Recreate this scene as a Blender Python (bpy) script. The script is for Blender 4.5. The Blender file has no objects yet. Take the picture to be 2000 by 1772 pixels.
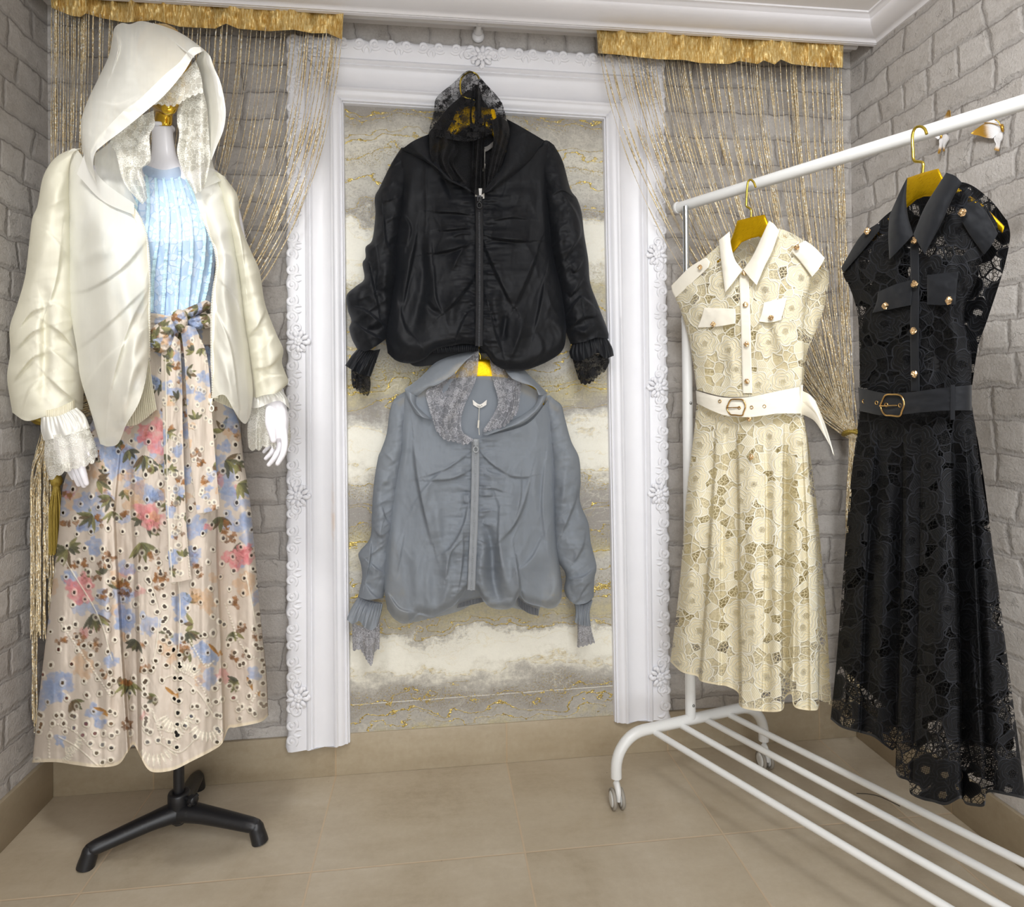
import bpy, bmesh, math, random
import numpy as np
from mathutils import Vector, Matrix
random.seed(7); np.random.seed(7)
SC = bpy.context.scene
COL = SC.collection
pi = math.pi

# ------------------------------------------------------------------ camera model
H = 1.08
YAW, PITCH, ROLL, FPX, CYP = 0.1203, -0.0043, -0.0082, 1285.5, 770.8
def _cam_axes():
    cy, sy = math.cos(YAW), math.sin(YAW)
    F = np.array([sy, cy, 0.]); R = np.array([cy, -sy, 0.]); U = np.array([0, 0, 1.])
    F2 = F*math.cos(PITCH) - U*math.sin(PITCH); U2 = U*math.cos(PITCH) + F*math.sin(PITCH)
    R3 = R*math.cos(ROLL) + U2*math.sin(ROLL); U3 = -R*math.sin(ROLL) + U2*math.cos(ROLL)
    return R3, U3, F2
CR, CU, CF = _cam_axes()
CAM = np.array([0., 0., H])
def ray(u, v):
    u = np.asarray(u, float); v = np.asarray(v, float)
    return CF + CR*((u-1000)/FPX)[..., None] - CU*((v-CYP)/FPX)[..., None]
def pt(u, v, Z):                       # point measured in the photo at distance Z along the view axis
    return CAM + ray(u, v)*np.asarray(Z, float)[..., None]
def at_y(u, v, Y):
    d = ray(u, v); return CAM + d*(np.asarray(Y, float)/d[..., 1])[..., None]
def at_x(u, v, X):
    d = ray(u, v); return CAM + d*(X/d[..., 0])[..., None]
def at_z(u, v, z):
    d = ray(u, v); return CAM + d*((z-H)/d[..., 2])[..., None]
def zdepth(P): return (np.asarray(P)-CAM) @ CF
class VPlane:                          # upright plane through two measured floor-plan points
    def __init__(s, u1, z1, u2, z2):
        a = pt(u1, CYP, z1); b = pt(u2, CYP, z2); d = b-a; d[2] = 0
        s.a = a; s.n = np.array([d[1], -d[0], 0.]); s.n /= np.linalg.norm(s.n)
        if s.n @ CF > 0: s.n = -s.n    # faces the viewer's side of the room
    def z(s, u, v):
        d = ray(u, v); return ((s.a-CAM) @ s.n)/(d @ s.n)
class ZConst:
    def __init__(s, z): s.zc = z
    def z(s, u, v): return np.full(np.shape(u), s.zc, float)
class YPlane:
    def __init__(s, y): s.y = y
    def z(s, u, v): return s.y/ray(u, v)[..., 1]

# ------------------------------------------------------------------ noise
def _hash(ix, iy, seed):
    h = (ix.astype(np.int64)*374761393 + iy.astype(np.int64)*668265263 + seed*2147483 + 1013904223) & 0xffffffff
    h = ((h ^ (h >> 13))*1274126177) & 0xffffffff
    h = (h ^ (h >> 16)) & 0xffffffff
    return h/4294967295.0
def vnoise(x, y, seed=0):
    x = np.asarray(x, float); y = np.asarray(y, float)
    ix = np.floor(x); iy = np.floor(y); fx = x-ix; fy = y-iy
    fx = fx*fx*fx*(fx*(fx*6-15)+10); fy = fy*fy*fy*(fy*(fy*6-15)+10)
    a = _hash(ix, iy, seed); b = _hash(ix+1, iy, seed); c = _hash(ix, iy+1, seed); d = _hash(ix+1, iy+1, seed)
    return ((a*(1-fx)+b*fx)*(1-fy) + (c*(1-fx)+d*fx)*fy)*2-1
def fbm(x, y, seed=0, o=4, g=.5):
    r = 0; a = 1; s = 0
    for i in range(o):
        r = r + a*vnoise(x*2**i, y*2**i, seed+i*17); s += a; a *= g
    return r/s
def ridged(x, y, seed=0, o=3):
    r = 0; a = 1; s = 0
    for i in range(o):
        r = r + a*(1-np.abs(vnoise(x*2**i, y*2**i, seed+i*31)))**2; s += a; a *= .5
    return r/s
def sstep(a, b, x):
    t = np.clip((x-a)/(b-a), 0, 1); return t*t*(3-2*t)

# ------------------------------------------------------------------ objects
ORIGIN = {}
def _link(o, parent):
    COL.objects.link(o)
    if parent is not None:
        o.parent = parent; ORIGIN[o.name] = ORIGIN[parent.name]
def thing(name, label, cat, loc=(0, 0, 0), group=None):
    o = bpy.data.objects.new(name, None); COL.objects.link(o)
    o.empty_display_size = .05
    o.location = loc; ORIGIN[o.name] = np.array(loc, float)
    tag(o, label, cat, group); return o
def tag(o, label=None, cat=None, group=None, kind=None):
    if label: o['label'] = label
    if cat: o['category'] = cat
    if group: o['group'] = group
    if kind: o['kind'] = kind
    return o
def mesh(name, V, Fq, mat, parent=None, uv=None, smooth=True, loc=None, attrs=None, faces_tri=None, mats=None, midx=None):
    """V (N,3) world points; Fq (M,4) quads, faces_tri (K,3); uv per vertex (N,2)"""
    V = np.asarray(V, float).reshape(-1, 3)
    if parent is not None: org = ORIGIN[parent.name]
    else: org = np.zeros(3) if loc is None else np.array(loc, float)
    me = bpy.data.meshes.new(name)
    lv = []; ls = []; lt = []
    if Fq is not None and len(Fq):
        Fq = np.asarray(Fq, np.int32); lv.append(Fq.ravel()); lt.append(np.full(len(Fq), 4, np.int32))
    if faces_tri is not None and len(faces_tri):
        T = np.asarray(faces_tri, np.int32); lv.append(T.ravel()); lt.append(np.full(len(T), 3, np.int32))
    lv = np.concatenate(lv); lt = np.concatenate(lt)
    me.vertices.add(len(V)); me.vertices.foreach_set('co', (V-org).astype(np.float32).ravel())
    me.loops.add(len(lv)); me.loops.foreach_set('vertex_index', lv)
    me.polygons.add(len(lt)); st = np.concatenate([[0], np.cumsum(lt)[:-1]]).astype(np.int32)
    me.polygons.foreach_set('loop_start', st); me.polygons.foreach_set('loop_total', lt)
    me.polygons.foreach_set('use_smooth', np.full(len(lt), bool(smooth)))
    if midx is not None: me.polygons.foreach_set('material_index', np.asarray(midx, np.int32))
    if uv is not None:
        l = me.uv_layers.new(name='UVMap'); l.data.foreach_set('uv', np.asarray(uv, np.float32)[lv].ravel())
    if attrs:
        for k, a in attrs.items():
            a = np.asarray(a, np.float32)
            if a.ndim == 1:
                at = me.attributes.new(k, 'FLOAT', 'POINT'); at.data.foreach_set('value', a)
            else:
                at = me.attributes.new(k, 'FLOAT_COLOR', 'POINT')
                if a.shape[1] == 3: a = np.concatenate([a, np.ones((len(a), 1), np.float32)], 1)
                at.data.foreach_set('color', a.ravel())
    for m_ in (mats or [mat]):
        me.materials.append(m_)
    me.update(calc_edges=True); me.validate(verbose=False)
    o = bpy.data.objects.new(name, me)
    _link(o, parent)
    if parent is None:
        o.location = org; ORIGIN[o.name] = org
    return o
class MB:
    """collects shapes, builds ONE mesh"""
    def __init__(s): s.v = []; s.q = []; s.t = []; s.n = 0; s.u = []
    def add(s, V, Q=None, T=None, uv=None):
        V = np.asarray(V, float).reshape(-1, 3)
        s.v.append(V)
        s.u.append(np.zeros((len(V), 2)) if uv is None else np.asarray(uv, float).reshape(-1, 2))
        if Q is not None and len(Q): s.q.append(np.asarray(Q)+s.n)
        if T is not None and len(T): s.t.append(np.asarray(T)+s.n)
        s.n += len(V); return s
    def box(s, c, size, rz=0, M=None):
        c = np.array(c, float); h = np.array(size, float)/2
        P = np.array([[x, y, z] for x in (-1, 1) for y in (-1, 1) for z in (-1, 1)], float)*h
        if M is not None: P = P @ np.asarray(M).T
        if rz:
            k, q = math.cos(rz), math.sin(rz); P = np.stack([P[:, 0]*k-P[:, 1]*q, P[:, 0]*q+P[:, 1]*k, P[:, 2]], 1)
        return s.add(P+c, [[0, 1, 3, 2], [4, 6, 7, 5], [0, 4, 5, 1], [2, 3, 7, 6], [0, 2, 6, 4], [1, 5, 7, 3]])
    def grid(s, P, uv=None, close_u=False, close_v=False):
        n, m = P.shape[:2]; idx = np.arange(n*m).reshape(n, m)
        return s.add(P.reshape(-1, 3), gridq(n, m, close_u, close_v), uv=None if uv is None else uv.reshape(-1, 2))
    def tube(s, path, r, n=12, caps=True, flat=None, up=None, twist=0):
        P = tube_pts(path, r, n, flat, up, twist)
        s.grid(P, close_v=True)
        if caps:
            for k in (0, -1):
                ring = P[k]; c = ring.mean(0)
                V = np.concatenate([ring, c[None]]); T = [[i, (i+1) % n, n] for i in range(n)]
                s.add(V, T=T)
        return s
    def ball(s, c, r, n=12, M=None, k=None):
        r = np.array([r, r, r] if np.isscalar(r) else r, float)
        th = np.linspace(0, pi, n//2+1); ph = np.linspace(0, 2*pi, n, endpoint=False)
        T, Pp = np.meshgrid(th, ph, indexing='ij')
        P = np.stack([np.sin(T)*np.cos(Pp), np.sin(T)*np.sin(Pp), np.cos(T)], -1)*r
        if M is not None: P = P @ np.asarray(M).T
        return s.grid(P+np.array(c, float), close_v=True)
    def lathe(s, prof, c, axis='z', n=24, M=None):
        prof = np.array(prof, float); ph = np.linspace(0, 2*pi, n, endpoint=False)
        P = np.stack([prof[:, None, 0]*np.cos(ph), prof[:, None, 0]*np.sin(ph), np.repeat(prof[:, 1:2], n, 1)], -1)
        if M is not None: P = P @ np.asarray(M).T
        return s.grid(P+np.array(c, float), close_v=True)
    def prism(s, poly, d):
        """poly (N,3) planar outline, extruded by vector d"""
        poly = np.asarray(poly, float); N = len(poly); d = np.asarray(d, float)
        a = poly; b = poly+d; ca = a.mean(0); cb = b.mean(0)
        s.add(np.concatenate([a, b]), [[i, (i+1) % N, N+(i+1) % N, N+i] for i in range(N)])
        s.add(np.concatenate([a, ca[None]]), T=[[(i+1) % N, i, N] for i in range(N)])
        s.add(np.concatenate([b, cb[None]]), T=[[i, (i+1) % N, N] for i in range(N)])
        return s
    def build(s, name, mat, parent=None, smooth=True, loc=None, uv=False, auto=None):
        V = np.concatenate(s.v)
        Q = np.concatenate(s.q) if s.q else None; T = np.concatenate(s.t) if s.t else None
        if parent is None and loc is None: loc = (V.min(0)+V.max(0))/2*np.array([1, 1, 0])+np.array([0, 0, V[:, 2].min()])
        o = mesh(name, V, Q, mat, parent, smooth=smooth, loc=loc, faces_tri=T, uv=np.concatenate(s.u) if uv else None)
        if auto is not None: edge_split(o, auto)
        return o
def edge_split(o, deg=35):
    bm = bmesh.new(); bm.from_mesh(o.data)
    bmesh.ops.remove_doubles(bm, verts=bm.verts, dist=1e-6)
    bmesh.ops.recalc_face_normals(bm, faces=bm.faces)
    for e in bm.edges:
        if len(e.link_faces) == 2 and e.calc_face_angle(0) > math.radians(deg): e.smooth = False
    bm.to_mesh(o.data); bm.free()
def bevel(o, w=.003, seg=2, deg=35):
    bm = bmesh.new(); bm.from_mesh(o.data)
    bmesh.ops.remove_doubles(bm, verts=bm.verts, dist=1e-6)
    bmesh.ops.recalc_face_normals(bm, faces=bm.faces)
    es = [e for e in bm.edges if len(e.link_faces) == 2 and e.calc_face_angle(0) > math.radians(deg)]
    bmesh.ops.bevel(bm, geom=es, offset=w, segments=seg, affect='EDGES', profile=.5)
    for f in bm.faces: f.smooth = True
    bm.to_mesh(o.data); bm.free(); edge_split(o, 40); return o
def gridq(n, m, close_u=False, close_v=False):
    I = np.arange(n if close_u else n-1); J = np.arange(m if close_v else m-1)
    i, j = np.meshgrid(I, J, indexing='ij'); i2 = (i+1) % n; j2 = (j+1) % m
    return np.stack([i*m+j, i2*m+j, i2*m+j2, i*m+j2], -1).reshape(-1, 4)
def smooth_path(pts, n):
    """Catmull-Rom through pts, resampled to n points by arc length"""
    p = np.asarray(pts, float)
    if len(p) == 1: return np.repeat(p, n, 0)
    if len(p) == 2:
        t = np.linspace(0, 1, n)[:, None]; return p[0]*(1-t)+p[1]*t
    q = np.concatenate([[2*p[0]-p[1]], p, [2*p[-1]-p[-2]]]); out = []
    for i in range(1, len(q)-2):
        t = np.linspace(0, 1, 24, endpoint=False)[:, None]
        a, b, c, d = q[i-1], q[i], q[i+1], q[i+2]
        out.append(.5*((2*b)+(-a+c)*t+(2*a-5*b+4*c-d)*t*t+(-a+3*b-3*c+d)*t**3))
    out = np.concatenate(out+[p[-1:]])
    return resample(out, n)
def resample(p, n):
    p = np.asarray(p, float); d = np.r_[0, np.cumsum(np.linalg.norm(np.diff(p, axis=0), axis=1))]
    s = np.linspace(0, d[-1], n)
    return np.stack([np.interp(s, d, p[:, k]) for k in range(p.shape[1])], 1)
def tube_pts(path, r, n=12, flat=None, up=None, twist=0):
    p = np.asarray(path, float); m = len(p)
    r = np.broadcast_to(np.asarray(r, float), (m,))
    t = np.gradient(p, axis=0); t /= np.linalg.norm(t, axis=1)[:, None]+1e-12
    u = np.array([0, 0, 1.]) if up is None else np.asarray(up, float)
    if abs(t[0] @ u) > .9: u = np.array([1., 0, 0]) if up is None else np.array([0, 1., .01])
    A = np.zeros((m, 3)); a = u - t[0]*(t[0] @ u); a /= np.linalg.norm(a); A[0] = a
    for i in range(1, m):
        a = A[i-1]-t[i]*(t[i] @ A[i-1]); A[i] = a/(np.linalg.norm(a)+1e-12)
    B = np.cross(t, A); ph = np.linspace(0, 2*pi, n, endpoint=False)
    tw = np.linspace(0, twist, m)[:, None]; ph = ph[None]+tw
    fl = 1. if flat is None else flat
    ca, sa = np.cos(ph)[..., None], np.sin(ph)[..., None]
    if twist:
        ph0 = np.linspace(0, 2*pi, n, endpoint=False); x = np.cos(ph0)*fl; y = np.sin(ph0)
        cx = x*np.cos(tw)-y*np.sin(tw); cy_ = x*np.sin(tw)+y*np.cos(tw)
        return p[:, None]+r[:, None, None]*(A[:, None]*cx[..., None]+B[:, None]*cy_[..., None])
    return p[:, None]+r[:, None, None]*(A[:, None]*ca*fl+B[:, None]*sa)

# ------------------------------------------------------------------ cloth
def coons(top, bottom, left, right, n, m, smooth=True):
    """four outline curves measured in the photo -> (n,m) grid of (u,v); top/bottom run left to right, left/right run downwards"""
    f = smooth_path if smooth else resample
    T = f(top, m); B = f(bottom, m); L = f(left, n); R = f(right, n)
    T[0] = L[0] = (T[0]+L[0])/2; T[-1] = R[0] = (T[-1]+R[0])/2
    B[0] = L[-1] = (B[0]+L[-1])/2; B[-1] = R[-1] = (B[-1]+R[-1])/2
    s = np.linspace(0, 1, n)[:, None, None]; t = np.linspace(0, 1, m)[None, :, None]
    C = (1-s)*T[None]+s*B[None]+(1-t)*L[:, None]+t*R[:, None]
    C -= (1-s)*(1-t)*T[0]+(1-s)*t*T[-1]+s*(1-t)*B[0]+s*t*B[-1]
    return C
def seg_dist(U, V, poly):
    """distance, signed side and arc parameter from pixels to a polyline"""
    p = np.asarray(poly, float); best = np.full(U.shape, 1e9); side = np.zeros(U.shape); par = np.zeros(U.shape)
    L = np.r_[0, np.cumsum(np.linalg.norm(np.diff(p, axis=0), axis=1))]; tot = L[-1]
    for i in range(len(p)-1):
        a, b = p[i], p[i+1]; d = b-a; l2 = d @ d
        t = np.clip(((U-a[0])*d[0]+(V-a[1])*d[1])/l2, 0, 1)
        dx = U-(a[0]+t*d[0]); dy = V-(a[1]+t*d[1]); r = np.hypot(dx, dy)
        m = r < best; best = np.where(m, r, best)
        side = np.where(m, np.sign(d[0]*dy-d[1]*dx), side)
        par = np.where(m, (L[i]+t*math.sqrt(l2))/tot, par)
    return best, side, par
def folds(U, V, specs):
    """specs: (polyline, amplitude m, width px, kind) ; kind r=soft ridge, v=valley, s=step raised on its right-hand side, z=step on its left"""
    h = np.zeros(U.shape)
    for sp in specs:
        poly, amp, w = sp[:3]; k = sp[3] if len(sp) > 3 else 'r'
        P = smooth_path(poly, max(8, 5*len(poly))) if len(poly) > 2 else np.asarray(poly, float)
        x0, y0 = P.min(0)-w*5; x1, y1 = P.max(0)+w*5
        m = (U > x0) & (U < x1) & (V > y0) & (V < y1)
        if not m.any(): continue
        d, s, t = seg_dist(U[m], V[m], P)
        env = np.sin(np.clip(t, .03, .97)*pi)**.6
        if k == 'r': q = np.exp(-(d/w)**2)
        elif k == 'v': q = -np.exp(-(d/w)**2)
        elif k == 'c': q = np.exp(-d/w)
        elif k == 's': q = np.where(s > 0, np.exp(-(d/(2.6*w))**1.5), np.exp(-(d/(w*.28))**2))
        else: q = np.where(s < 0, np.exp(-(d/(2.6*w))**1.5), np.exp(-(d/(w*.28))**2))
        h[m] += amp*env*q
    return h
def uvm(C, Z):
    """photo position -> metric cloth coordinates"""
    return np.stack([C[..., 0], -C[..., 1]], -1)*(np.mean(Z)/FPX)
def cloth(name, C, plane, mat, parent, h=None, back=None, attrs=None, uv=None, bh=None):
    """C (n,m,2) outline grid; plane gives depth; h (n,m) height of the cloth towards the room; back (m,) or (n,m) depth of the rear layer"""
    n, m = C.shape[:2]; U, V = C[..., 0], C[..., 1]
    Z = plane.z(U, V)
    Zf = Z-(0 if h is None else h)
    P = pt(U, V, Zf); Q = gridq(n, m); uvs = uvm(C, Z) if uv is None else uv
    VV = P.reshape(-1, 3); UU = uvs.reshape(-1, 2); A = {k: a.reshape(-1, *a.shape[2:]) for k, a in (attrs or {}).items()}
    if back is not None:
        Zb = Z+np.broadcast_to(back, (n, m)) - (0 if bh is None else bh)
        Pb = pt(U, V, Zb)
        keep = np.ones((n, m), bool); 
        VV = np.concatenate([VV, Pb.reshape(-1, 3)]); UU = np.concatenate([UU, UU+.37])
        Q = np.concatenate([Q, Q[:, ::-1]+n*m])
        # side seams
        k = np.arange(n-1)
        for j, fl in ((0, False), (m-1, True)):
            a = k*m+j; b = (k+1)*m+j
            f = np.stack([a, a+n*m, b+n*m, b], 1)
            Q = np.concatenate([Q, f[:, ::-1] if fl else f])
        A = {k_: np.concatenate([a, a]) for k_, a in A.items()}
    return mesh(name, VV, Q, mat, parent, uv=UU, attrs=A or None)
def bulge(m, p=.5, n=None):
    t = np.linspace(-1, 1, m); return np.clip(1-t*t, 0, 1)**p

# ------------------------------------------------------------------ node helpers
class NT:
    def __init__(s, name):
        s.m = bpy.data.materials.new(name); s.m.use_nodes = True; s.t = s.m.node_tree; s.t.nodes.clear()
        s.out = s.t.nodes.new('ShaderNodeOutputMaterial')
    def n(s, typ, inp=None, **kw):
        nd = s.t.nodes.new('ShaderNode'+typ)
        for k, v in kw.items(): setattr(nd, k, v)
        for k, v in (inp or {}).items(): s.set(nd, k, v)
        return nd
    def set(s, nd, k, v):
        sock = nd.inputs[k]
        if isinstance(v, bpy.types.NodeSocket): s.t.links.new(v, sock)
        elif isinstance(v, bpy.types.Node): s.t.links.new(v.outputs[0], sock)
        else:
            if isinstance(v, (tuple, list)) and len(v) == 3 and sock.type == 'RGBA': v = (*v, 1)
            sock.default_value = v
    def math(s, op, a, b=None, c=None, clamp=False):
        nd = s.n('Math', operation=op, use_clamp=clamp); s.set(nd, 0, a)
        if b is not None: s.set(nd, 1, b)
        if c is not None: s.set(nd, 2, c)
        return nd.outputs[0]
    def vmath(s, op, a, b=None, scale=None):
        nd = s.n('VectorMath', operation=op); s.set(nd, 0, a)
        if b is not None: s.set(nd, 1, b)
        if scale is not None: s.set(nd, 'Scale', scale)
        return nd.outputs[1] if op in ('LENGTH', 'DISTANCE', 'DOT_PRODUCT') else nd.outputs[0]
    def mix(s, f, a, b, blend='MIX'):
        nd = s.n('Mix', data_type='RGBA', blend_type=blend, clamp_factor=True)
        s.set(nd, 0, f); s.set(nd, 6, a); s.set(nd, 7, b); return nd.outputs[2]
    def step(s, x, lo, hi, a=0., b=1.):
        nd = s.n('MapRange', interpolation_type='SMOOTHSTEP'); s.set(nd, 0, x); s.set(nd, 1, lo); s.set(nd, 2, hi); s.set(nd, 3, a); s.set(nd, 4, b); return nd.outputs[0]
    def lin(s, x, lo, hi, a=0., b=1.):
        nd = s.n('MapRange'); s.set(nd, 0, x); s.set(nd, 1, lo); s.set(nd, 2, hi); s.set(nd, 3, a); s.set(nd, 4, b); return nd.outputs[0]
    def ramp(s, x, stops, interp='LINEAR'):
        nd = s.n('ValToRGB'); s.set(nd, 0, x); cr = nd.color_ramp; cr.interpolation = interp
        while len(cr.elements) < len(stops): cr.elements.new(.5)
        for e, (p, c) in zip(cr.elements, stops): e.position = p; e.color = (*c, 1) if len(c) == 3 else c
        return nd.outputs[0]
    def noise(s, vec, scale, detail=3, rough=.55, dist=0., dim='3D', out=0):
        nd = s.n('TexNoise', noise_dimensions=dim); s.set(nd, 'Vector', vec); s.set(nd, 'Scale', scale); s.set(nd, 'Detail', detail); s.set(nd, 'Roughness', rough); s.set(nd, 'Distortion', dist)
        return nd.outputs[out]
    def uv(s): return s.n('UVMap').outputs[0]
    def obj(s): return s.n('TexCoord').outputs['Object']
    def geo(s): return s.n('NewGeometry').outputs['Position']
    def sep(s, v): nd = s.n('SeparateXYZ'); s.set(nd, 0, v); return nd.outputs
    def comb(s, x=0., y=0., z=0.):
        nd = s.n('CombineXYZ'); s.set(nd, 0, x); s.set(nd, 1, y); s.set(nd, 2, z); return nd.outputs[0]
    def bump(s, h, strength=.3, dist=.005, normal=None):
        nd = s.n('Bump'); s.set(nd, 'Height', h); s.set(nd, 'Strength', strength); s.set(nd, 'Distance', dist)
        if normal is not None: s.set(nd, 'Normal', normal)
        return nd.outputs[0]
    def pbsdf(s, color, rough=.5, metal=0., normal=None, **kw):
        nd = s.n('BsdfPrincipled'); s.set(nd, 'Base Color', color); s.set(nd, 'Roughness', rough); s.set(nd, 'Metallic', metal)
        if normal is not None: s.set(nd, 'Normal', normal)
        for k, v in kw.items(): s.set(nd, k.replace('_', ' '), v)
        return nd.outputs[0]
    def mixs(s, f, a, b):
        nd = s.n('MixShader'); s.set(nd, 0, f); s.set(nd, 1, a); s.set(nd, 2, b); return nd.outputs[0]
    def done(s, sh, disp=None):
        s.set(s.out, 'Surface', sh); return s.m
def srgb(r, g, b):
    f = lambda c: (c/255/12.92) if c/255 <= .04045 else ((c/255+.055)/1.055)**2.4
    return (f(r), f(g), f(b))
def simple(name, color, rough=.5, metal=0., **kw):
    t = NT(name); return t.done(t.pbsdf(color, rough, metal, **kw))
# ------------------------------------------------------------------ room
YW = 1.948; XL = -1.045; XR = 1.330; YB = -2.2
ZP = 2.131; YP = 1.822; ZC = 2.172
BBH = .118; BBT = .012

def m_brick(name, ax):
    t = NT(name); p = t.geo(); s = t.sep(p)
    v = t.comb(s[ax], s[2], 0.)
    w0 = t.vmath('SUBTRACT', t.noise(v, 3.1, 1, out=1), (.5, .5, .5))
    w = t.vmath('SUBTRACT', t.noise(v, 11., 3, out=1), (.5, .5, .5))
    w2 = t.vmath('SUBTRACT', t.noise(v, 55., 3, .6, out=1), (.5, .5, .5))
    q = t.vmath('ADD', v, t.vmath('MULTIPLY', w0, (.10, .012, 0))); q = t.vmath('ADD', q, t.vmath('SCALE', w, scale=.026)); q = t.vmath('ADD', q, t.vmath('SCALE', w2, scale=.009))
    def brick(vec, ms, sm):
        b = t.n('TexBrick', offset=.42, offset_frequency=2, squash=.55, squash_frequency=3)
        for k, x in {'Vector': vec, 'Color1': (0, 0, 0), 'Color2': (1, 1, 1), 'Mortar': (.5, .5, .5), 'Scale': 1., 'Mortar Size': ms, 'Mortar Smooth': sm, 'Bias': 0., 'Brick Width': .178, 'Row Height': .0785}.items(): t.set(b, k, x)
        return b.outputs
    b = brick(q, .0115, .9)
    bl = brick(t.vmath('ADD', q, (.0012, .0052, 0)), .0032, 1.)                  # printed darker line on the lower side of each brick
    fine = t.noise(v, 150., 5, .7); mid = t.noise(v, 26., 5, .62); big = t.noise(v, 4., 2)
    tone = t.math('MULTIPLY_ADD', t.sep(b[0])[0], .10, t.math('MULTIPLY_ADD', mid, .34, t.math('MULTIPLY_ADD', fine, .34, t.math('MULTIPLY', big, .22))))
    bc = t.ramp(tone, [(.30, srgb(160, 153, 146)), (.46, srgb(186, 180, 174)), (.60, srgb(203, 198, 193)), (.75, srgb(218, 214, 210))])
    mc = t.mix(mid, srgb(158, 152, 147), srgb(190, 186, 182))
    c = t.mix(t.math('MULTIPLY', b[1], .85), bc, mc)
    fade = t.lin(t.noise(t.vmath('ADD', v, (3.7, 1.9, 0)), 13., 3, .6), .30, .58, .12, .85)
    c = t.mix(t.math('MULTIPLY', bl[1], fade), c, srgb(122, 115, 109))
    cr = t.n('TexVoronoi', feature='DISTANCE_TO_EDGE'); t.set(cr, 'Vector', t.vmath('ADD', v, t.vmath('SCALE', w2, scale=.05))); t.set(cr, 'Scale', 24.)
    crk = t.math('MULTIPLY', t.step(cr.outputs[0], .0, .035, 1., 0.), t.step(t.noise(v, 17., 2), .54, .66))
    c = t.mix(t.math('MULTIPLY', crk, .35), c, srgb(150, 143, 137))
    rel = t.math('SUBTRACT', t.math('MULTIPLY_ADD', mid, .55, t.math('MULTIPLY', fine, .5)), t.math('MULTIPLY_ADD', b[1], .5, t.math('MULTIPLY', crk, .25)))
    return t.done(t.pbsdf(c, .6, normal=t.bump(rel, .9, .006), Specular_IOR_Level=.3))
def m_tile(name, size, ox, oy, ax=(0, 1), dark=1.):
    t = NT(name); p = t.geo(); s = t.sep(p)
    v = t.comb(s[ax[0]], s[ax[1]], 0.)
    def line(c, o):
        f = t.math('FRACT', t.math('DIVIDE', t.math('SUBTRACT', c, o), size))
        d = t.math('MULTIPLY', t.math('MINIMUM', f, t.math('SUBTRACT', 1., f)), size)
        return t.step(d, .0014, .003, 1., 0.)
    g = line(s[ax[0]], ox) if oy is None else t.math('MAXIMUM', line(s[ax[0]], ox), line(s[ax[1]], oy))
    cell = t.n('TexWhiteNoise', noise_dimensions='2D'); t.set(cell, 'Vector', t.comb(t.math('FLOOR', t.math('DIVIDE', t.math('SUBTRACT', s[ax[0]], ox), size)), t.math('FLOOR', t.math('DIVIDE', t.math('SUBTRACT', s[ax[1]], oy or 0.), size)), 0.))
    q = t.vmath('ADD', v, t.vmath('SCALE', cell.outputs[1], scale=5.))
    n1 = t.noise(q, 3.2, 6, .62, .6); n2 = t.noise(t.vmath('MULTIPLY', q, (2., 9., 1.)), 2.2, 5, .6); n3 = t.noise(q, 60., 4, .7)
    f = t.math('MULTIPLY_ADD', n1, .55, t.math('MULTIPLY_ADD', n2, .25, t.math('MULTIPLY', n3, .2)))
    c = t.ramp(f, [(.3, srgb(158, 143, 121)), (.45, srgb(180, 167, 146)), (.55, srgb(190, 178, 158)), (.7, srgb(204, 194, 177))])
    c = t.mix(t.math('MULTIPLY', cell.outputs[0], .25), c, srgb(186, 168, 140))
    sp = t.n('TexVoronoi'); t.set(sp, 'Vector', q); t.set(sp, 'Scale', 26.)
    c = t.mix(t.math('MULTIPLY', t.step(sp.outputs[0], .02, .06, 1., 0.), t.step(t.noise(q, 3.), .6, .66)), c, srgb(96, 80, 66))
    c = t.mix(t.math('MULTIPLY', g, .8), c, srgb(198, 176, 148))
    if dark != 1: c = t.mix(1., c, (dark, dark*.97, dark*.9), 'MULTIPLY')
    return t.done(t.pbsdf(c, t.lin(n1, .3, .7, .34, .5), normal=t.bump(t.math('SUBTRACT', t.math('MULTIPLY', n3, .15), g), .3, .002)))
def m_paint(name, col, rough=.45, warm=0):
    t = NT(name); p = t.geo(); n = t.noise(p, 14., 3)
    c = t.mix(n, col, tuple(x*.93 for x in col))
    return t.done(t.pbsdf(c, rough, normal=t.bump(t.noise(p, 160., 3), .05, .002)))

TS = .4925
BRX = m_brick('brick_wallpaper_back', 0); BRY = m_brick('brick_wallpaper_side', 1)
CEILM = m_paint('ceiling_paint', srgb(246, 243, 243), .6); TRIMM = m_paint('cornice_paint', srgb(244, 242, 245), .4)
def quadobj(name, pts, mat, nx=2, ny=2, kind='structure'):
    P = coons3(pts, nx, ny); o = MB().grid(P).build(name, mat, smooth=False); tag(o, kind=kind); return o
def coons3(pts, n, m):
    a, b, c, d = [np.array(x, float) for x in pts]
    s = np.linspace(0, 1, n)[:, None, None]; t = np.linspace(0, 1, m)[None, :, None]
    return (a*(1-t)+b*t)*(1-s)+(d*(1-t)+c*t)*s
def slab(name, c, size, mat, kind='structure'):
    o = MB().box(c, size).build(name, mat, smooth=False); tag(o, kind=kind); return o
FX = at_z(np.array(990.), np.array(1492.), 0.)[0]
fp = at_z(np.array(1022.), np.array(1666.), 0.)
slab('floor', ((XL+XR)/2, (YB+YW)/2, -.05), (XR-XL+.4, YW-YB+.4, .1), m_tile('floor_tiles', TS, FX, fp[1]))
slab('wall_back', ((XL+XR)/2, YW+.05, 1.15), (XR-XL+.2, .1, 2.4), BRX)
slab('wall_left', (XL-.05, (YB+YW)/2, 1.15), (.1, YW-YB, 2.4), BRY)
slab('wall_right', (XR+.05, (YB+YW)/2, 1.15), (.1, YW-YB, 2.4), BRY)
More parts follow.
